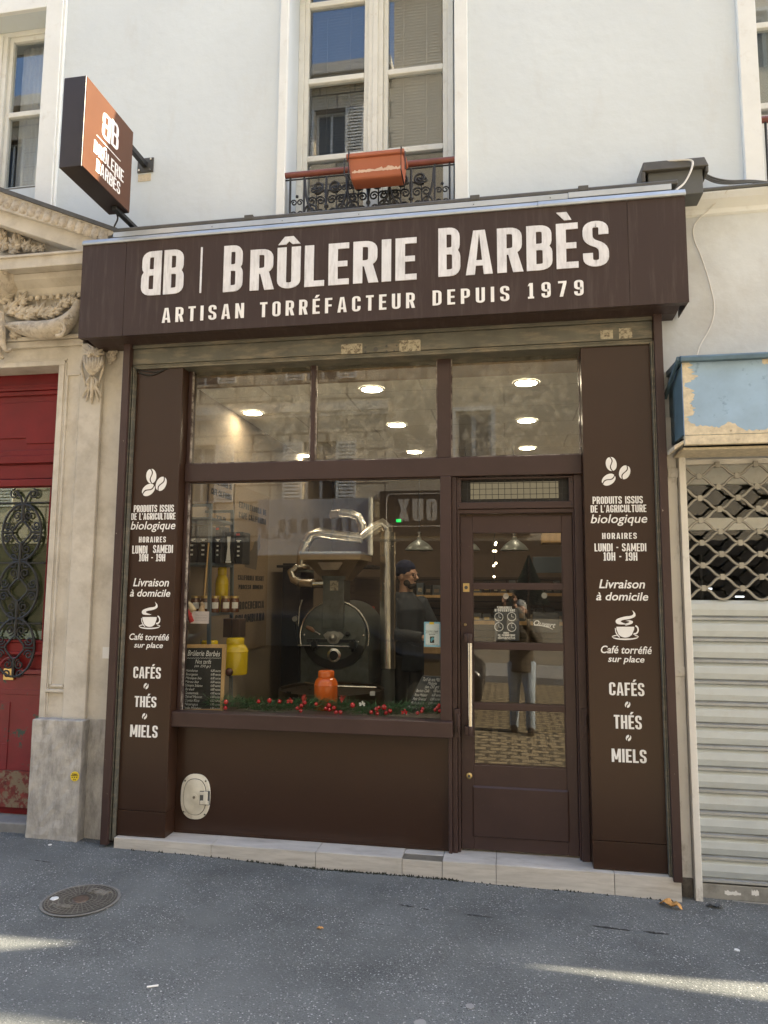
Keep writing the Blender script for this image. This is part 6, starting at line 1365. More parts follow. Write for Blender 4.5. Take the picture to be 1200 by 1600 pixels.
# wall shelving at the back, seen through the door and past the man
for i, (x0, x1, yv, lab) in enumerate(((632, 715, 930, 'behind the man'), (735, 885, 927, 'behind the upper part of the door'), (735, 885, 972, 'behind the hanging opening hours sign'))):
    t = thing('wall_shelf', 'wooden wall shelf at the back of the shop '+lab, 'shelf', at(x0, yv, 8.9), 'wooden shelves at the back of the shop')
    b = MB(); pbox(b, x0, x1, yv, yv+3.5, 8.9, .3); b.build('board', M['wood'], t)
    nn = 0; x = x0+3
    while x < x1-9:
        wv = random.uniform(8, 14); hgt_ = random.uniform(13, 26)
        c = MB(); pbox(c, x, x+wv, yv-hgt_*.9, yv-.2, 8.95, .2)
        o = c.build('tea_tin', random.choice([M['greybox'], M['dark'], M['roastdk'], M['greysteel']]), t, bevel=.004)
        c = MB(); pbox(c, x+wv*.2, x+wv*.8, yv-hgt_*.55, yv-hgt_*.25, 8.945, .003); c.build('tin_label', random.choice([M['beigepaper'], M['hopper'], M['brass']]), o)
        x += wv+random.uniform(1, 4); nn += 1
def pendant(px, pyr, Y, lab):
    c = at(px, pyr, Y); r_ = 22*mpp(px, pyr, Y)
    t = thing('pendant_lamp', lab, 'lamp', c, 'grey enamel pendant lamps')
    b = MB(); b.lathe([(r_, 0), (r_*.98, .012), (r_*.72, .06), (r_*.35, .10), (r_*.16, .115), (r_*.14, .17), (r_*.08, .18)], c, 'z', 28); b.build('shade', mat('grey_shade', (.20, .21, .19), .35, .3), t, smooth=True)
    b = MB(); b.lathe([(r_*.15, .13), (r_*.16, .19), (r_*.1, .2)], c, 'z', 14); b.build('socket', M['steel'], t, smooth=True)
    b = MB(); b.tube([c+Vector((0, 0, .19)), (c.x, c.y, ZC-.01)], .004, n=6); b.build('cord', M['rubber'], t)
    b = MB(); b.ball(c+Vector((0, 0, .03)), .03, 10); b.build('bulb', M['bulb'], t, smooth=True)
pendant(655, 860, 7.6, 'grey pendant lamp hanging above the man at the counter')
pendant(804, 860, 7.6, 'grey pendant lamp seen through the top pane of the door')
pendant(728, 860, 7.6, 'grey pendant lamp half hidden behind the post between window and door')
sg = thing('string_lights', 'string of small warm lights hanging down behind the top door pane', 'string lights', at(772, 835, 7.0))
b = MB(); P = [at(771+1.6*math.sin(i*.8), 828+i*4.2, 7.0) for i in range(22)]; b.tube(P, .004, n=5); b.build('wire', M['rubber'], sg)
for i, (dx, dy) in enumerate(((3, 848), (-1, 861), (2.5, 861), (3, 880), (-.5, 884), (0, 901), (2, 851))): b = MB(); b.ball(at(772+dx, dy, 6.99), .011, 8); b.build('bulb', M['bulb'], sg, smooth=True)
tr2 = thing('christmas_tree', 'dark artificial Christmas tree standing at the back of the shop behind the door', 'tree', at(825, 1010, 8.2))
b = MB(); random.seed(9)
for i in range(1500):
    h = random.random(); c = at(826, 866+h*75, 8.2); rr_ = .02+.24*h; a = random.uniform(0, 2*PI); e = c+Vector((math.cos(a)*rr_, math.sin(a)*rr_, -.04)); s = Vector((0, 0, .012)); m_ = c+(e-c)*.3; b.add([m_-s, m_+s, e], [(0, 1, 2)])
b.build('branches', M['darkneedle'], tr2, recalc=False); b = MB(); b.tube([at(826, 880, 8.2), at(826, 1010, 8.2)], .02, n=8); b.build('trunk', M['darkwood'], tr2)
b = MB(); pbox(b, 833, 884, 870, 895, 8.6, .05); tag(b.build('dark_screen', M['greysteel'], bevel=.004), 'dark blue grey wall panel at the back right behind the door', 'panel')
b = MB(); pbox(b, 848, 884, 832, 848, 7.9, .4); tag(b.build('wooden_crate', M['wood'], bevel=.004), 'pale wooden box fixed high at the back right behind the door', 'box')
b = MB(); pbox(b, 700, 900, 1010, 1140, 8.3, .5); tag(b.build('back_counter', M['darkwood'], bevel=.006), 'dark wooden counter at the back of the shop behind the door', 'counter')
b = MB(); pbox(b, 619, 626, 811, 815.5, 8.8, .04); tag(b.build('exit_light', M['exitgreen']), 'small glowing green light high on the back wall beside the duct', 'light')
# printed burlap sacks hung on the left wall
def sack(lab, ya, yb, za, zb_, lines, y_text):
    t = thing('coffee_sack', lab, 'sack', (IX0+.02, (ya+yb)/2, za), 'printed burlap sacks on the left wall')
    b = MB(); b.box(IX0+.005, IX0+.018, ya, yb, za, zb_); s = b.build('cloth', M['burlap'], t, bevel=.004)
    b = MB(); L = yb-ya
    for (s_, z, hh, wf) in lines: put_rtext(b, s_, (IX0+.0185, ya+L*(1-wf)/2, z), (0, 1, 0), EZ, (1, 0, 0), L*wf, hh, .001)
    b.build('print', M['ink'], t, recalc=False); return t
zw = lambda px, py: atx(px, py, IX0+.018).z
s1 = sack('burlap coffee sack with black cat print on the left wall, right of the shelf', 5.85, 6.75, 1.15, 2.62, [('EXPORTADORA DE', 2.42, .055, .8), ('CAFE CALIFORNIA', 2.33, .055, .8), ('CALIFORNIA HEIGHT', 1.78, .045, .75), ('PROCESO HUMEDO', 1.70, .04, .7), ('PROCEDENCIA', 1.52, .07, .8), ('COLOMBIANA', 1.40, .075, .85)], 0)
b = MB(); yy, zz_ = 6.30, 2.02
b.prism([(yy-.18, zz_-.12), (yy+.12, zz_-.14), (yy+.16, zz_+.02), (yy+.22, zz_+.10), (yy+.20, zz_+.22), (yy+.14, zz_+.14), (yy+.06, zz_+.13), (yy+.0, zz_+.05), (yy-.08, zz_+.02), (yy-.16, zz_+.12), (yy-.2, zz_+.0)], 'yz', IX0+.0182, IX0+.0186); b.build('animal_print', mat('faded_ink', (.12, .095, .07), .9), s1)
s2 = sack('burlap coffee sack with black lettering on the left wall behind the ladder shelf', 5.30, 5.80, 1.5, 2.70, [('EXPORTADORA DE', 2.55, .05, .85), ('CAFE CALIFORNIA', 2.46, .05, .85), ('TBB', 2.22, .08, .4)], 0)
# hanging signs on the door glass
YHs = YDo+.05
def hanging(nm, lab, cat, x0, x1, y0, y1, cxp, cyp, m):
    t = thing(nm, lab, cat, at((x0+x1)/2, y1, YHs)); a = at(x0, y1, YHs); c2 = at(x1, y0, YHs)
    b = MB(); b.box(a.x, c2.x, YHs, YHs+.006, a.z, c2.z); b.build('board', m, t, bevel=.001)
    b = MB(); p = at(cxp, cyp, YHs-.012); b.lathe([(.018, -.008), (.012, -.004), (.005, .004), (.006, .010)], p, 'y', 16); b.build('suction_cup', mat('clear_rubber', (.35, .35, .34), .3), t, smooth=True)
    b = MB(); b.tube([at(x0+4, y0+.5, YHs-.002), p, at(x1-4, y0+.5, YHs-.002)], .0013, n=5); b.build('cord', M['iron'], t); return t
ho = hanging('opening_hours_sign', 'small grey opening hours sign hung by suction cup inside the second door pane', 'sign', 773, 811, 951, 1001, 790.5, 931.5, mat('grey_sign_board', (.05, .055, .062), .5))
b = MB(); Yx = YHs-.0004
px_rtext(b, 'HORAIRES', 777, 800, 947.5, 951.2, Yx, .0006); px_rtext(b, "D'OUVERTURE", 773, 805, 951.8, 955.6, Yx, .0006); px_rtext(b, 'JOURS', 786, 795, 987.5, 990.3, Yx, .0006); px_rtext(b, 'DE FERMETURE', 778, 805, 991, 994, Yx, .0006); px_font(b, 'dimanche', 778, 805, 998.6, Yx, 0, .02, .0006)
for (px, py) in ((779.5, 964), (799.5, 963.5), (779.5, 979.5), (799.5, 980)):
    p = at(px, py, Yx); b.tube([(p.x+.026*math.cos(2*PI*i/20), Yx-.0006, p.z+.026*math.sin(2*PI*i/20)) for i in range(20)], .0022, n=5, closed=True); b.tube([(p.x, Yx-.0006, p.z+.016), (p.x, Yx-.0006, p.z), (p.x+.013, Yx-.0006, p.z-.004)], .0020, n=5)
b.build('white_print', M['white'], ho, recalc=False)
op = hanging('open_sign', 'black hanging sign reading Ouvert in white script on the second door pane', 'sign', 833, 874, 957, 988, 850.5, 930.5, mat('black_sign_board', (.022, .024, .026), .5))
b = MB(); a = at(833.5, 976.5, Yx); put_font(b, 'Ouvert', (a.x, Yx, a.z), Vector((1, 0, -.12)).normalized(), Vector((.12, 0, 1)).normalized(), NF, at(868, 977, Yx).x-a.x, None, .3, .012, .0006)
P = bez([at(834, 977, Yx), at(845, 977.5, Yx), at(856, 980, Yx), at(864, 983.5, Yx)], 5); b.tube([p+Vector((0, -.0006, 0)) for p in P], [.0012+.002*math.sin(PI*i/(len(P)-1)) for i in range(len(P))], n=5); b.build('white_script', M['white'], op, recalc=False)
# ------------------------------------------------------------------ across the street (seen in the glass)
YO = -8.0; YV = 2*4.505-YO
def rf(px, py, dY=0): p = at(px, py, YV-dY); return Vector((p.x, YO+dY, p.z))
xs_ = rf(607, 700).x
ob = thing('stone_apartment_building', 'sunlit stone apartment building with white slatted shutters across the street', 'building', (xs_-8, YO, 0))
xc0 = rf(499, 740).x; zw_ = rf(499, 783).z; wh_ = rf(499, 690).z-zw_; pitch = 3.05
rowsz = [zw_+i*(13.2-zw_)/3 for i in range(4)]
cols = [xc0+k*3.2 for k in range(-8, 2) if xc0+k*3.2 < xs_-.6]
ztopA = 15.7
xsb = sorted(set([-40.0]+[c+d for c in cols for d in (-.42, .42)]+[xs_]))
zsb = [rf(500, 846).z]+[z for r_ in rowsz for z in (r_, r_+wh_)]+[ztopA]
b = MB(); inw = lambda x, z: any(c-.42-.01 < x < c+.42+.01 for c in cols) and any(r_ < z < r_+wh_ for r_ in rowsz)
for i in range(len(xsb)-1):
    for j in range(len(zsb)-1):
        if not inw((xsb[i]+xsb[i+1])/2, (zsb[j]+zsb[j+1])/2): b.box(xsb[i], xsb[i+1], YO-.4, YO, zsb[j], zsb[j+1])
b.build('wall', M['ashlar'], ob)
b = MB()
for z in (rowsz[0]+wh_+.75, rowsz[1]+wh_+.75 if len(rowsz) > 1 else 9): b.box(-40, xs_, YO, YO+.12, z, z+.22); b.box(-40, xs_, YO, YO+.06, z-.12, z)
b.box(-40, xs_+.0, YO, YO+.5, ztopA-.3, ztopA); b.build('belt_course', M['stone'], ob)
shm = mat('white_shutter_paint', (.62, .61, .57), .6)
for c in cols:
    for r_ in rowsz:
        b = MB(); b.box(c-.42, c-.36, YO-.25, YO-.18, r_, r_+wh_); b.box(c+.36, c+.42, YO-.25, YO-.18, r_, r_+wh_); b.box(c-.03, c+.03, YO-.25, YO-.18, r_, r_+wh_); b.box(c-.36, c+.36, YO-.25, YO-.18, r_+wh_-.06, r_+wh_); b.box(c-.36, c+.36, YO-.25, YO-.18, r_, r_+.06); wn = b.build('window', shm, ob)
        b = MB(); b.box(c-.36, c+.36, YO-.23, YO-.225, r_+.06, r_+wh_-.06); b.build('pane', mat('dark_far_glass', (.03, .035, .04), .1) if 'dark_far_glass' not in bpy.data.materials else bpy.data.materials['dark_far_glass'], wn)
        for s in (-1, 1):
            b = MB(); x0 = c+s*.44; x1 = c+s*.94
            if x1 > xs_: continue
            xa, xb = min(x0, x1), max(x0, x1); b.box(xa, xa+.05, YO+.01, YO+.045, r_, r_+wh_); b.box(xb-.05, xb, YO+.01, YO+.045, r_, r_+wh_)
            nS = int(wh_/.085)
            for k in range(nS): z = r_+wh_*k/nS; b.hexa([(xa+.05, YO+.01, z+.02), (xb-.05, YO+.01, z+.02), (xb-.05, YO+.045, z), (xa+.05, YO+.045, z), (xa+.05, YO+.01, z+.07), (xb-.05, YO+.01, z+.07), (xb-.05, YO+.045, z+.05), (xa+.05, YO+.045, z+.05)])
            b.build('shutter', shm, wn)
pb = thing('plaster_building', 'pale plaster building with white casement windows across the street', 'building', (xs_+6, YO, 0))
ztopB = 21.5; wx0, wx1 = rf(712, 700).x, rf(768, 700).x; wz0, wz1 = rf(740, 735).z, rf(740, 642).z
plas = mat('tan_plaster', (.50, .42, .30), .9, var=.1, vs=2)
colsB = [(wx0+k*3.4, wx1+k*3.4) for k in range(-1, 8) if wx0+k*3.4 > xs_+.3]; rowsB = [(wz0+k*3.3, wz1+k*3.3) for k in range(5)]
xsb = [xs_+.003]+[x for c in colsB for x in c]+[40]; zsb = [rf(500, 846).z]+[z for r_ in rowsB for z in r_]+[ztopB]
b = MB()
for i in range(len(xsb)-1):
    for j in range(len(zsb)-1):
        if not (i % 2 == 1 and j % 2 == 1): b.box(xsb[i], xsb[i+1], YO-.4, YO, zsb[j], zsb[j+1])
b.build('wall', plas, pb)
for (x0, x1) in colsB:
    for (z0, z1) in rowsB:
        b = MB(); xm = (x0+x1)/2; b.box(x0, x0+.07, YO-.2, YO-.13, z0, z1); b.box(x1-.07, x1, YO-.2, YO-.13, z0, z1); b.box(xm-.05, xm+.05, YO-.2, YO-.13, z0, z1); b.box(x0+.07, x1-.07, YO-.2, YO-.13, z1-.07, z1); b.box(x0+.07, x1-.07, YO-.2, YO-.13, z0, z0+.07); b.box(x0-.1, x0, YO, YO+.04, z0, z1+.1); b.box(x1, x1+.1, YO, YO+.04, z0, z1+.1); b.box(x0, x1, YO, YO+.04, z1, z1+.1)
        wn = b.build('window', shm, pb); b = MB(); b.box(x0+.05, x1-.05, YO-.19, YO-.185, z0+.05, z1-.05); b.build('pane', bpy.data.materials['dark_far_glass'], wn)
b = MB(); zl = rf(500, 846).z; b.box(-40, rf(592, 800).x, YO-.4, YO+.0, gz(-40)-.2, zl-.002); b.build('ground_floor', slatm, ob)
b = MB(); b.box(rf(592, 800).x+.003, 40, YO-.4, YO+.0, -.6, zl-.002); b.build('ground_floor', mat('dark_shopfront_wood', (.040, .032, .024), .45, var=.2), pb)
b = MB(); b.box(rf(724, 1050).x, 30, YO+.003, YO+.05, .0, 1.05); b.build('stone_base', plas, pb)
# two shop signs opposite
js = thing('jewellery_sign', 'dark sign board with pale letters inside a rounded outline across the street', 'sign', rf(640, 840))
A = rf(594, 838); B_ = rf(760, 766); zc_ = (A.z+B_.z)/2
b = MB(); b.box(A.x, B_.x+1.0, YO+.005, YO+.12, A.z, B_.z); b.build('board', mat('dark_brown_sign_board', (.028, .021, .015), .5), js)
pale = mat('pale_sign_paint', (.46, .43, .37), .6)
b = MB(); L0 = rf(623, 815); L1 = rf(736, 780); put_rtext(b, 'BIJOUX', (L1.x, YO+.121, L0.z), (-1, 0, 0), EZ, (0, 1, 0), L1.x-L0.x, (rf(640, 781).z-rf(640, 815).z), .01, .12); b.build('lettering', pale, js, recalc=False)
O0 = rf(605, 823); O1 = rf(752, 773); b = MB(); z0, z1 = rf(640, 823).z, rf(640, 773).z
cor = []
for (cx, cz, a0) in ((O1.x-.12, z1-.12, 0), (O0.x+.12, z1-.12, PI/2), (O0.x+.12, z0+.12, PI), (O1.x-.12, z0+.12, 1.5*PI)): cor += [(cx+.12*math.cos(a0+PI/2*i/5), YO+.125, cz+.12*math.sin(a0+PI/2*i/5)) for i in range(6)]
b.tube(cor, .014, n=5, closed=True); b.build('outline', pale, js)
es = thing('exchange_sign', 'pale grey shop sign board with dark lettering across the street', 'sign', rf(500, 868))
A = rf(408, 868); B_ = rf(580, 780); z0, z1 = rf(500, 868).z, rf(500, 782).z
b = MB(); b.box(A.x, B_.x, YO+.01, YO+.3, z0, z1); b.build('board', mat('pale_grey_board', (.30, .31, .33), .6, var=.1, vs=2), es)
b = MB(); b.box(B_.x+.003, B_.x+.06, YO+.02, YO+.36, z0, z1+.02); b.build('bright_edge', mat('cream_edge', (.80, .76, .62), .5), es)
b = MB(); tz0, tz1 = rf(500, 833).z, rf(500, 812).z; put_rtext(b, 'P ONOKNAJ'[::-1], (rf(556, 820).x, YO+.302, tz0), (-1, 0, 0), EZ, (0, 1, 0), rf(556, 820).x-rf(412, 820).x, tz1-tz0, .006, .35)
tz0, tz1 = rf(500, 842).z, rf(500, 836).z; put_rtext(b, 'VENTE', (rf(547, 838).x, YO+.302, tz0), (-1, 0, 0), EZ, (0, 1, 0), rf(547, 838).x-rf(523, 838).x, tz1-tz0, .004, .2); put_rtext(b, '01 42 58', (rf(460, 838).x, YO+.302, tz0), (-1, 0, 0), EZ, (0, 1, 0), rf(460, 838).x-rf(415, 838).x, tz1-tz0, .004, .2)
b.build('lettering', mat('grey_sign_ink', (.10, .10, .11), .6), es, recalc=False)

# ------------------------------------------------------------------ people
def remesh(o, v): m = o.modifiers.new('remesh', 'REMESH'); m.mode = 'VOXEL'; m.voxel_size = v; m.use_smooth_shade = True; s = o.modifiers.new('smooth', 'SMOOTH'); s.factor = .5; s.iterations = 2
def person(label, loc, rot, H, arms, mats, head_turn=0., stride=.0, hatm='navy', beard=True, glasses=True):
    t = thing('person', label, 'person', loc); s = H/1.75; c_, s_ = math.cos(rot), math.sin(rot); L = Vector(loc)
    def W(p): x, y, z = p; return L+Vector((c_*x-s_*y, s_*x+c_*y, z))*s
    hz = math.cos(head_turn), math.sin(head_turn); HC = Vector((0, -.01, 1.60))
    def Hd(p): x, y, z = p; q = Vector((hz[0]*x-hz[1]*y, hz[1]*x+hz[0]*y, z)); return W(HC+q)
    def eb(mb, f, c, r, n=14):              # ellipsoid in a rotated frame
        q = MB(); q.ball((0, 0, 0), r, n); mb.add([f(Vector(c)+Vector(v)) for v in q.v], q.f)
    hip = [(-.09, 0, .90), (.09, 0, .90)]; knee = [(-.10, -.02-stride, .48), (.10, -.02+stride, .48)]; ank = [(-.11, .02-stride*1.6, .07), (.11, .02+stride*1.6, .07)]
    body = MB()
    body.tube([W((0, 0, .88)), W((0, .0, 1.05)), W((0, .005, 1.25)), W((0, .01, 1.40)), W((0, .01, 1.46)), W((0, .0, 1.56))], [.12*s, .11*s, .125*s, .09*s, .055*s, .05*s], n=12)
    for i in range(2): body.tube([W(hip[i]), W(knee[i]), W(ank[i])], [.075*s, .052*s, .038*s], n=10)
    eb(body, Hd, (0, 0, .045), (.074, .092, .095)); eb(body, Hd, (0, -.035, -.03), (.056, .055, .065)); eb(body, Hd, (0, -.062, -.068), (.026, .024, .022)); body.tube([Hd((0, -.088, .035)), Hd((0, -.106, .0)), Hd((0, -.112, -.012))], [.010*s, .014*s, .015*s], n=8)
    for q in (-1, 1): eb(body, Hd, (q*.076, .008, .005), (.010, .02, .032), 8); eb(body, Hd, (q*.035, -.075, -.005), (.022, .016, .02), 8); eb(body, Hd, (q*.03, -.084, .045), (.024, .008, .008), 8)
    eb(body, Hd, (0, -.083, -.040), (.024, .012, .008), 8)
    for i, (sh, el, wr, fd, pn) in enumerate(arms):   # shoulder, elbow, wrist, finger direction, palm normal
        body.tube([W(sh), W(el), W(wr)], [.045*s, .038*s, .026*s], n=10)
        fd = Vector(fd).normalized(); pn = Vector(pn).normalized(); sd_ = fd.cross(pn); w0 = Vector(wr)
        body.tube([W(w0), W(w0+fd*.04), W(w0+fd*.085)], [.026*s, .036*s, .034*s], n=10, flat=.5)
        for k in range(4):
            o_ = sd_*((k-1.5)*.021); a = w0+fd*.082+o_; l = (.058, .07, .066, .052)[k]; b1 = a+fd*l*.5+pn*.012; b2 = b1+fd*l*.35+pn*.028; body.tube([W(a), W(b1), W(b2)], [.0095*s, .0088*s, .007*s], n=8)
        a = w0+fd*.03+sd_*.035*(1 if i else -1); body.tube([W(a), W(a+fd*.035+sd_*.02*(1 if i else -1)+pn*.02), W(a+fd*.06+sd_*.016*(1 if i else -1)+pn*.035)], [.012*s, .0105*s, .008*s], n=8)
    o = body.build('body', M['skin'], t); remesh(o, .008)
    j = MB()
    j.tube([W((0, 0, .80)), W((0, .0, .95)), W((0, -.005, 1.15)), W((0, .0, 1.32)), W((0, .01, 1.42)), W((0, .012, 1.475))], [.165*s, .16*s, .165*s, .17*s, .12*s, .075*s], n=16)
    eb(j, W, (0, .0, 1.34), (.20, .11, .10))
    for sh, el, wr, fd, pn in arms:
        S_, E_, W_ = Vector(sh), Vector(el), Vector(wr); j.tube([W(S_), W(S_.lerp(E_, .5)), W(E_), W(E_.lerp(W_, .5)), W(E_.lerp(W_, .93))], [.078*s, .068*s, .062*s, .054*s, .046*s], n=12); eb(j, W, sh, (.08, .08, .085))
    o = j.build('jacket', M[mats[0]], t); remesh(o, .014)
    j = MB()
    for i in range(2): j.tube([W((hip[i][0], 0, .93)), W(Vector(hip[i]).lerp(Vector(knee[i]), .4)), W(knee[i]), W(Vector(knee[i]).lerp(Vector(ank[i]), .5)), W((ank[i][0], ank[i][1], .05))], [.105*s, .095*s, .072*s, .064*s, .06*s], n=12)
    eb(j, W, (0, 0, .92), (.16, .12, .10)); o = j.build('trousers', M[mats[1]], t); remesh(o, .013)
    for i in range(2): j = MB(); a = Vector(ank[i]); j.tube([W((a.x, a.y+.05, .045)), W((a.x, a.y-.02, .05)), W((a.x, a.y-.11, .04)), W((a.x, a.y-.19, .03))], [.042*s, .05*s, .046*s, .03*s], n=12); j.build('shoe', M['darkwood'], t, smooth=True)
    j = MB(); eb(j, Hd, (0, .012, .075), (.084, .100, .088)); eb(j, Hd, (0, .02, .045), (.085, .098, .045)); o = j.build('knit_cap', M[hatm], t); remesh(o, .01)
    if beard: j = MB(); eb(j, Hd, (0, -.052, -.068), (.046, .045, .034)); eb(j, Hd, (0, -.086, -.030), (.026, .012, .006)); [eb(j, Hd, (q*.048, -.03, -.045), (.016, .035, .032)) for q in (-1, 1)]; o = j.build('beard', M['hair'], t); remesh(o, .007)
    j = MB(); [eb(j, Hd, (q*.031, -.083, .022), (.011, .007, .007), 8) for q in (-1, 1)]; j.build('eyes', M['ink'], t, smooth=True)
    if glasses:
        j = MB()
        for q in (-1, 1): j.tube([Hd((q*.034+.025*math.cos(2*PI*k/16), -.098, .018+.02*math.sin(2*PI*k/16))) for k in range(16)], .0025*s, n=5, closed=True); j.tube([Hd((q*.058, -.095, .024)), Hd((q*.078, .0, .024))], .0025*s, n=5)
        j.tube([Hd((-.01, -.099, .022)), Hd((.01, -.099, .022))], .0025*s, n=5); j.build('glasses', M['black'], t)
    return t
hp2 = at(637, 903, 6.6)
mh = (hp2.z-ZF)/1.60*1.75
person('man in navy knit cap, glasses and dark jacket inside the shop beside the duct', (hp2.x-.02, 6.6, ZF), R(52), mh,
       [((-.19, .0, 1.36), (-.24, -.10, 1.12), (-.12, -.36, 1.10), (.3, -1, .0), (0, 0, -1)), ((.19, .0, 1.36), (.25, -.12, 1.14), (.17, -.44, 1.04), (0, -1, -.1), (0, 0, -1))], ('jacket', 'dark'), head_turn=R(18))
person('person in grey cap and olive coat photographing the shop from the road', (.16, -.50, gz(0)-.14), R(180), 1.70,
       [((-.18, -.02, 1.34), (-.24, -.22, 1.14), (.09, -.40, 1.70), (.0, -.15, 1), (.5, -.8, 0)), ((.18, -.02, 1.34), (.28, -.22, 1.14), (.21, -.40, 1.70), (.0, -.15, 1), (-.5, -.8, 0))], ('olive', 'denim'), stride=.05, hatm='greyknit', beard=False, glasses=False)
b = MB(); b.box(-.035, .035, -.075, -.066, 1.63, 1.77); tag(b.build('phone', M['black'], bevel=.003), 'black phone held up by the person in the olive coat', 'phone')

# ------------------------------------------------------------------ on the pavement
mc = gnd(126, 1407); zm = pavz(mc.x, mc.y)
mh_ = thing('manhole_cover', 'round cast iron manhole cover with ringed grid set in the grey pavement', 'manhole cover', (mc.x, mc.y, zm))
RC = .182
b = MB(); b.lathe([(RC+.016, .001), (RC+.016, .004), (RC+.003, .004), (RC+.003, .0)], (mc.x, mc.y, zm), 'z', 64); b.build('rim', mat('rim_concrete', (.16, .155, .14), .8, var=.2, vs=30), mh_)
b = MB(); b.lathe([(RC, .000), (RC, .003)], (mc.x, mc.y, zm), 'z', 64); ld = b.build('lid', M['castiron'], mh_)
b = MB(); z1, z2 = zm+.0032, zm+.0075
def arcs(mb, r0, r1, a0, a1): n = max(2, int((a1-a0)/.09)); mb.add([(mc.x+r_*math.cos(a0+(a1-a0)*i/n), mc.y+r_*math.sin(a0+(a1-a0)*i/n), z2) for r_ in (r0, r1) for i in range(n+1)], [(i, i+1, n+2+i, n+1+i) for i in range(n)])
for r_ in (.054, .080, .106, .132, .156, .172): arcs(b, r_, r_+.006, 0, 2*PI)
for k in range(40):
    a = 2*PI*k/40
    if R(55) < a % (2*PI) < R(125) and False: continue
    r0 = .054 if k % 2 == 0 else .08; w_ = .0028; c_, s_ = math.cos(a), math.sin(a); b.add([(mc.x+r_*c_-q*w_*s_, mc.y+r_*s_+q*w_*c_, z2+.0004) for r_, q in ((r0, -1), (.175, -1), (.175, 1), (r0, 1))], [(0, 1, 2, 3)])
b.build('raised_grid', M['castlight'], ld, recalc=False)
b = MB(); b.lathe([(.042, .003), (.038, .009), (.02, .007)], (mc.x, mc.y, zm), 'z', 24); b.build('boss', mat('rusty_boss', (.085, .058, .042), .6, var=.3, vs=60), ld, smooth=True)
b = MB(); put_rtext(b, 'EDF', (mc.x-.02, mc.y+.085, zm+.004), Vector((.97, -.2, 0)).normalized(), Vector((.2, .97, 0)).normalized(), (0, 0, 1), .13, .05, .006, .1); put_rtext(b, 'PARIS', (mc.x-.11, mc.y-.11, zm+.004), (1, 0, 0), (0, 1, 0), (0, 0, 1), .12, .035, .006, .1); b.build('cast_letters', M['castlight'], ld, recalc=False)
g_ = gnd(85, 1406.5)
def litter(nm, lab, cat, px, py, L, Wd, ang, m, curl=.01, lob=0):
    g = gnd(px, py); n = 14; vs = []; z = pavz(g.x, g.y)+.004
    for i in range(n+1):
        u = i/n; w_ = Wd*math.sin(PI*min(1, max(0.02, u)))**.7*(1+.35*lob*math.sin(u*22)); 
        for q in (-1, 0, 1):
            x, y = (u-.5)*L, q*w_*(1+.15*lob*math.sin(u*15+q)); vs.append((g.x+x*math.cos(ang)-y*math.sin(ang), g.y+x*math.sin(ang)+y*math.cos(ang), z+curl*abs(q)*math.sin(PI*u)+curl*.8*math.sin(u*6)**2))
    b = MB(); b.add(vs, [f_ for i in range(n) for f_ in ((3*i, 3*i+3, 3*i+4, 3*i+1), (3*i+1, 3*i+4, 3*i+5, 3*i+2))]); o = b.build(nm, m, smooth=True, recalc=False); so_ = o.modifiers.new('thick', 'SOLIDIFY'); so_.thickness = .0012
    return tag(o, lab, cat)
litter('fallen_leaf', 'curled orange dry leaf on the pavement at the right end of the step', 'leaf', 1048, 1418, .125, .030, -.55, M['leaf'], .018, 1)
litter('fallen_leaf', 'grey dead leaf against the foot of the roller shutter', 'leaf', 1117, 1417, .09, .022, -.2, M['greybox'], .012, 1)
litter('fallen_leaf', 'tiny pale yellow leaf scrap in the middle of the pavement', 'leaf', 500, 1450, .035, .010, .1, M['leaf'], .004, 1)
def flat(nm, lab, cat, px, py, r_, m):
    g = gnd(px, py); b = MB(); z = pavz(g.x, g.y); n = 14; rr_ = [r_*random.uniform(.8, 1.15) for _ in range(n)]
    b.prism([(g.x+rr_[i]*math.cos(2*PI*i/n), g.y+rr_[i]*math.sin(2*PI*i/n)) for i in range(n)], 'xy', z+.001, z+.004); return tag(b.build(nm, m), lab, cat)
gum = mat('pale_gum', (.62, .62, .60), .6)
flat('chewing_gum', 'flat white disc of gum on the manhole cover', 'chewing gum', 85, 1406.5, .022, gum).location.z += .006
flat('chewing_gum', 'flattened grey gum spot near the bottom edge left of the sunlit sliver', 'chewing gum', 734, 1569, .019, mat('grey_gum', (.24, .24, .235), .8))
flat('chewing_gum', 'flattened pale grey gum blot at the very bottom edge of the pavement', 'chewing gum', 657, 1594, .024, bpy.data.materials['grey_gum'])
flat('chewing_gum', 'small white gum dot on the pavement in front of the roller shutter', 'chewing gum', 1152, 1484.5, .013, gum)
flat('pebble', 'small white pebble on the pavement in front of the plinth', 'pebble', 78, 1321.5, .011, gum)
g = gnd(242, 1541); z = pavz(g.x, g.y)+.006; b = MB(); b.tube([(g.x-.03, g.y-.012, z), (g.x+.012, g.y+.008, z)], .004, n=8); cg = b.build('cigarette_butt', M['paper'], smooth=True); tag(cg, 'white cigarette butt lying on the asphalt below the manhole cover', 'cigarette butt')
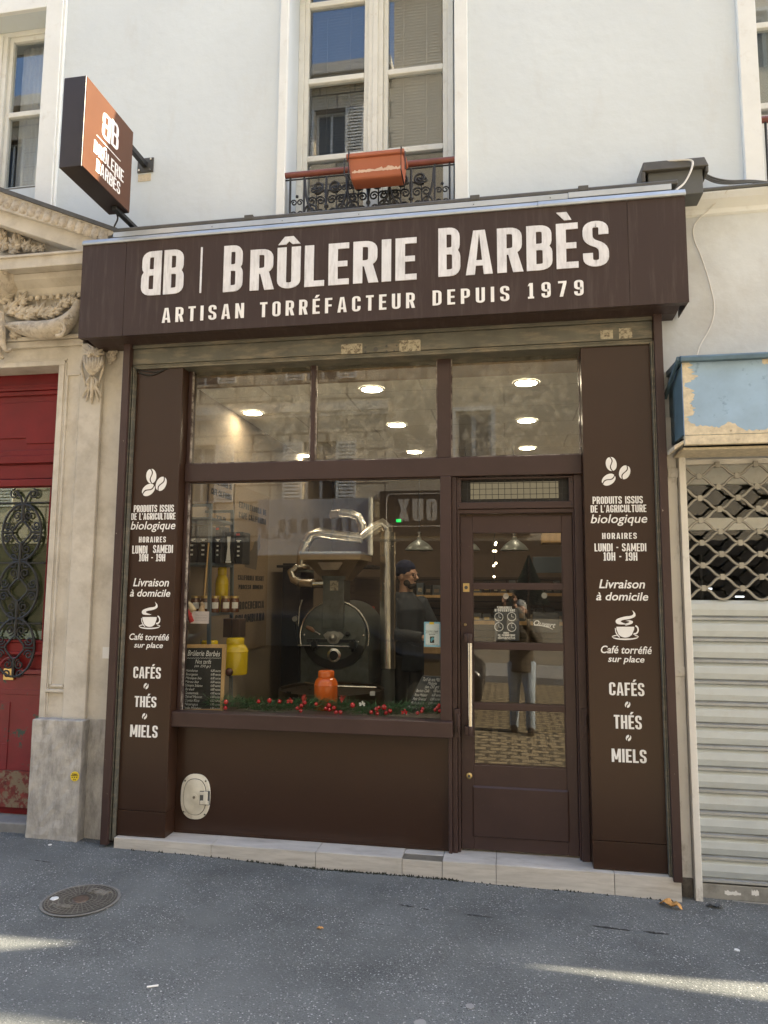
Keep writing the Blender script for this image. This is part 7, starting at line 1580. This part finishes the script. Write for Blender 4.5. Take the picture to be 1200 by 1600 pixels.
# dark cracks in the asphalt and a line of dirt and weeds along the foot of the step
crk = mat('dark_crack', (.022, .022, .022), .9)
b = MB(); random.seed(31)
for (x0, y0, x1, y1, w_) in ((622, 1413, 648, 1417, .009), (660, 1419, 672, 1421, .008), (720, 1427, 770, 1433, .008), (925, 1449, 985, 1456, .012), (1005, 1457, 1046, 1461, .013), (45, 1343, 80, 1348, .006), (560, 1440, 610, 1444, .004)):
    n = 12; pts = [gnd(x0+(x1-x0)*i/n, y0+(y1-y0)*i/n) for i in range(n+1)]; ww = [w_*random.uniform(.2, 1)*math.sin(PI*(i+.3)/(n+.6)) for i in range(n+1)]
    b.add([(p.x, p.y+s*ww[i]+random.uniform(-.003, .003), pavz(p.x, p.y)+.0022) for s in (-1, 1) for i, p in enumerate(pts)], [(i, i+1, n+2+i, n+1+i) for i in range(n)])
o = b.build('asphalt_cracks', crk, recalc=False); struct(o)
b = MB(); random.seed(8)
for i in range(420):
    x = random.choice([random.uniform(-1.6, -.9), random.uniform(-2.4, .9), random.uniform(-1.2, -.3)]); y = 4.348-abs(random.gauss(0, .008)); z = pavz(x, y); h = random.uniform(.004, .018); s = random.uniform(.003, .008)
    b.add([(x-s, y, z), (x+s, y-.002, z), (x+random.uniform(-s, s), y-.004, z+h)], [(0, 1, 2)])
o = b.build('moss_and_dirt', mat('dirt_and_moss', (.045, .05, .04), .9, var=.4, vs=60), recalc=False); o['kind'] = 'stuff'

# dark car parked across the road, seen only in the glass
car = thing('parked_car', 'black hatchback parked on the road beside the photographer', 'car', (-2.6, -1.8, gz(-3)-.14))
zg0 = gz(-3.2)-.14; cx0, cx1 = -4.9, -.38; cy0, cy1 = -2.6, -.95
b = MB(); b.prism([(cx0, zg0+.25), (cx1, zg0+.22), (cx1+.02, zg0+.6), (cx1-.25, zg0+.82), (cx1-1.1, zg0+.93), (cx1-1.75, zg0+1.38), (cx0+.9, zg0+1.42), (cx0+.12, zg0+.98), (cx0, zg0+.6)], 'xz', cy0, cy1); b.build('body', mat('black_car_paint', (.012, .012, .014), .25), car, bevel=.06, smooth=True)
b = MB(); b.prism([(cx1-1.25, zg0+.93), (cx1-1.78, zg0+1.33), (cx0+.95, zg0+1.36), (cx0+.35, zg0+.98)], 'xz', cy1+.002, cy1+.012); b.build('side_window', bpy.data.materials['dark_far_glass'], car)
for x in (cx0+.85, cx1-.85):
    for y in (cy1-.1, cy0+.1):
        b = MB(); b.lathe([(.30, -.11), (.31, -.08), (.31, .08), (.30, .12), (.2, .125)], (x, y, zg0+.31), 'y', 28); wl = b.build('wheel', M['rubber'], car, smooth=True)
        b = MB(); b.lathe([(.19, -.12), (.19, .130), (.05, .14)], (x, y, zg0+.31), 'y', 20); b.build('rim', M['galv'], wl)
for nm in ('screw', 'bolt', 'rivet', 'hanger', 'fixing_plate', 'torn_label', 'handle_bracket', 'clamp', 'loose_cable', 'red_twig'):
    for o in [o for o in bpy.data.objects if o.name.split('.')[0] == nm and o.type == 'MESH']: split_loose(o)
for o in bpy.data.objects:
    if o.get('label') and len(o['label'].split()) > 16: print('LONG', o['label'])
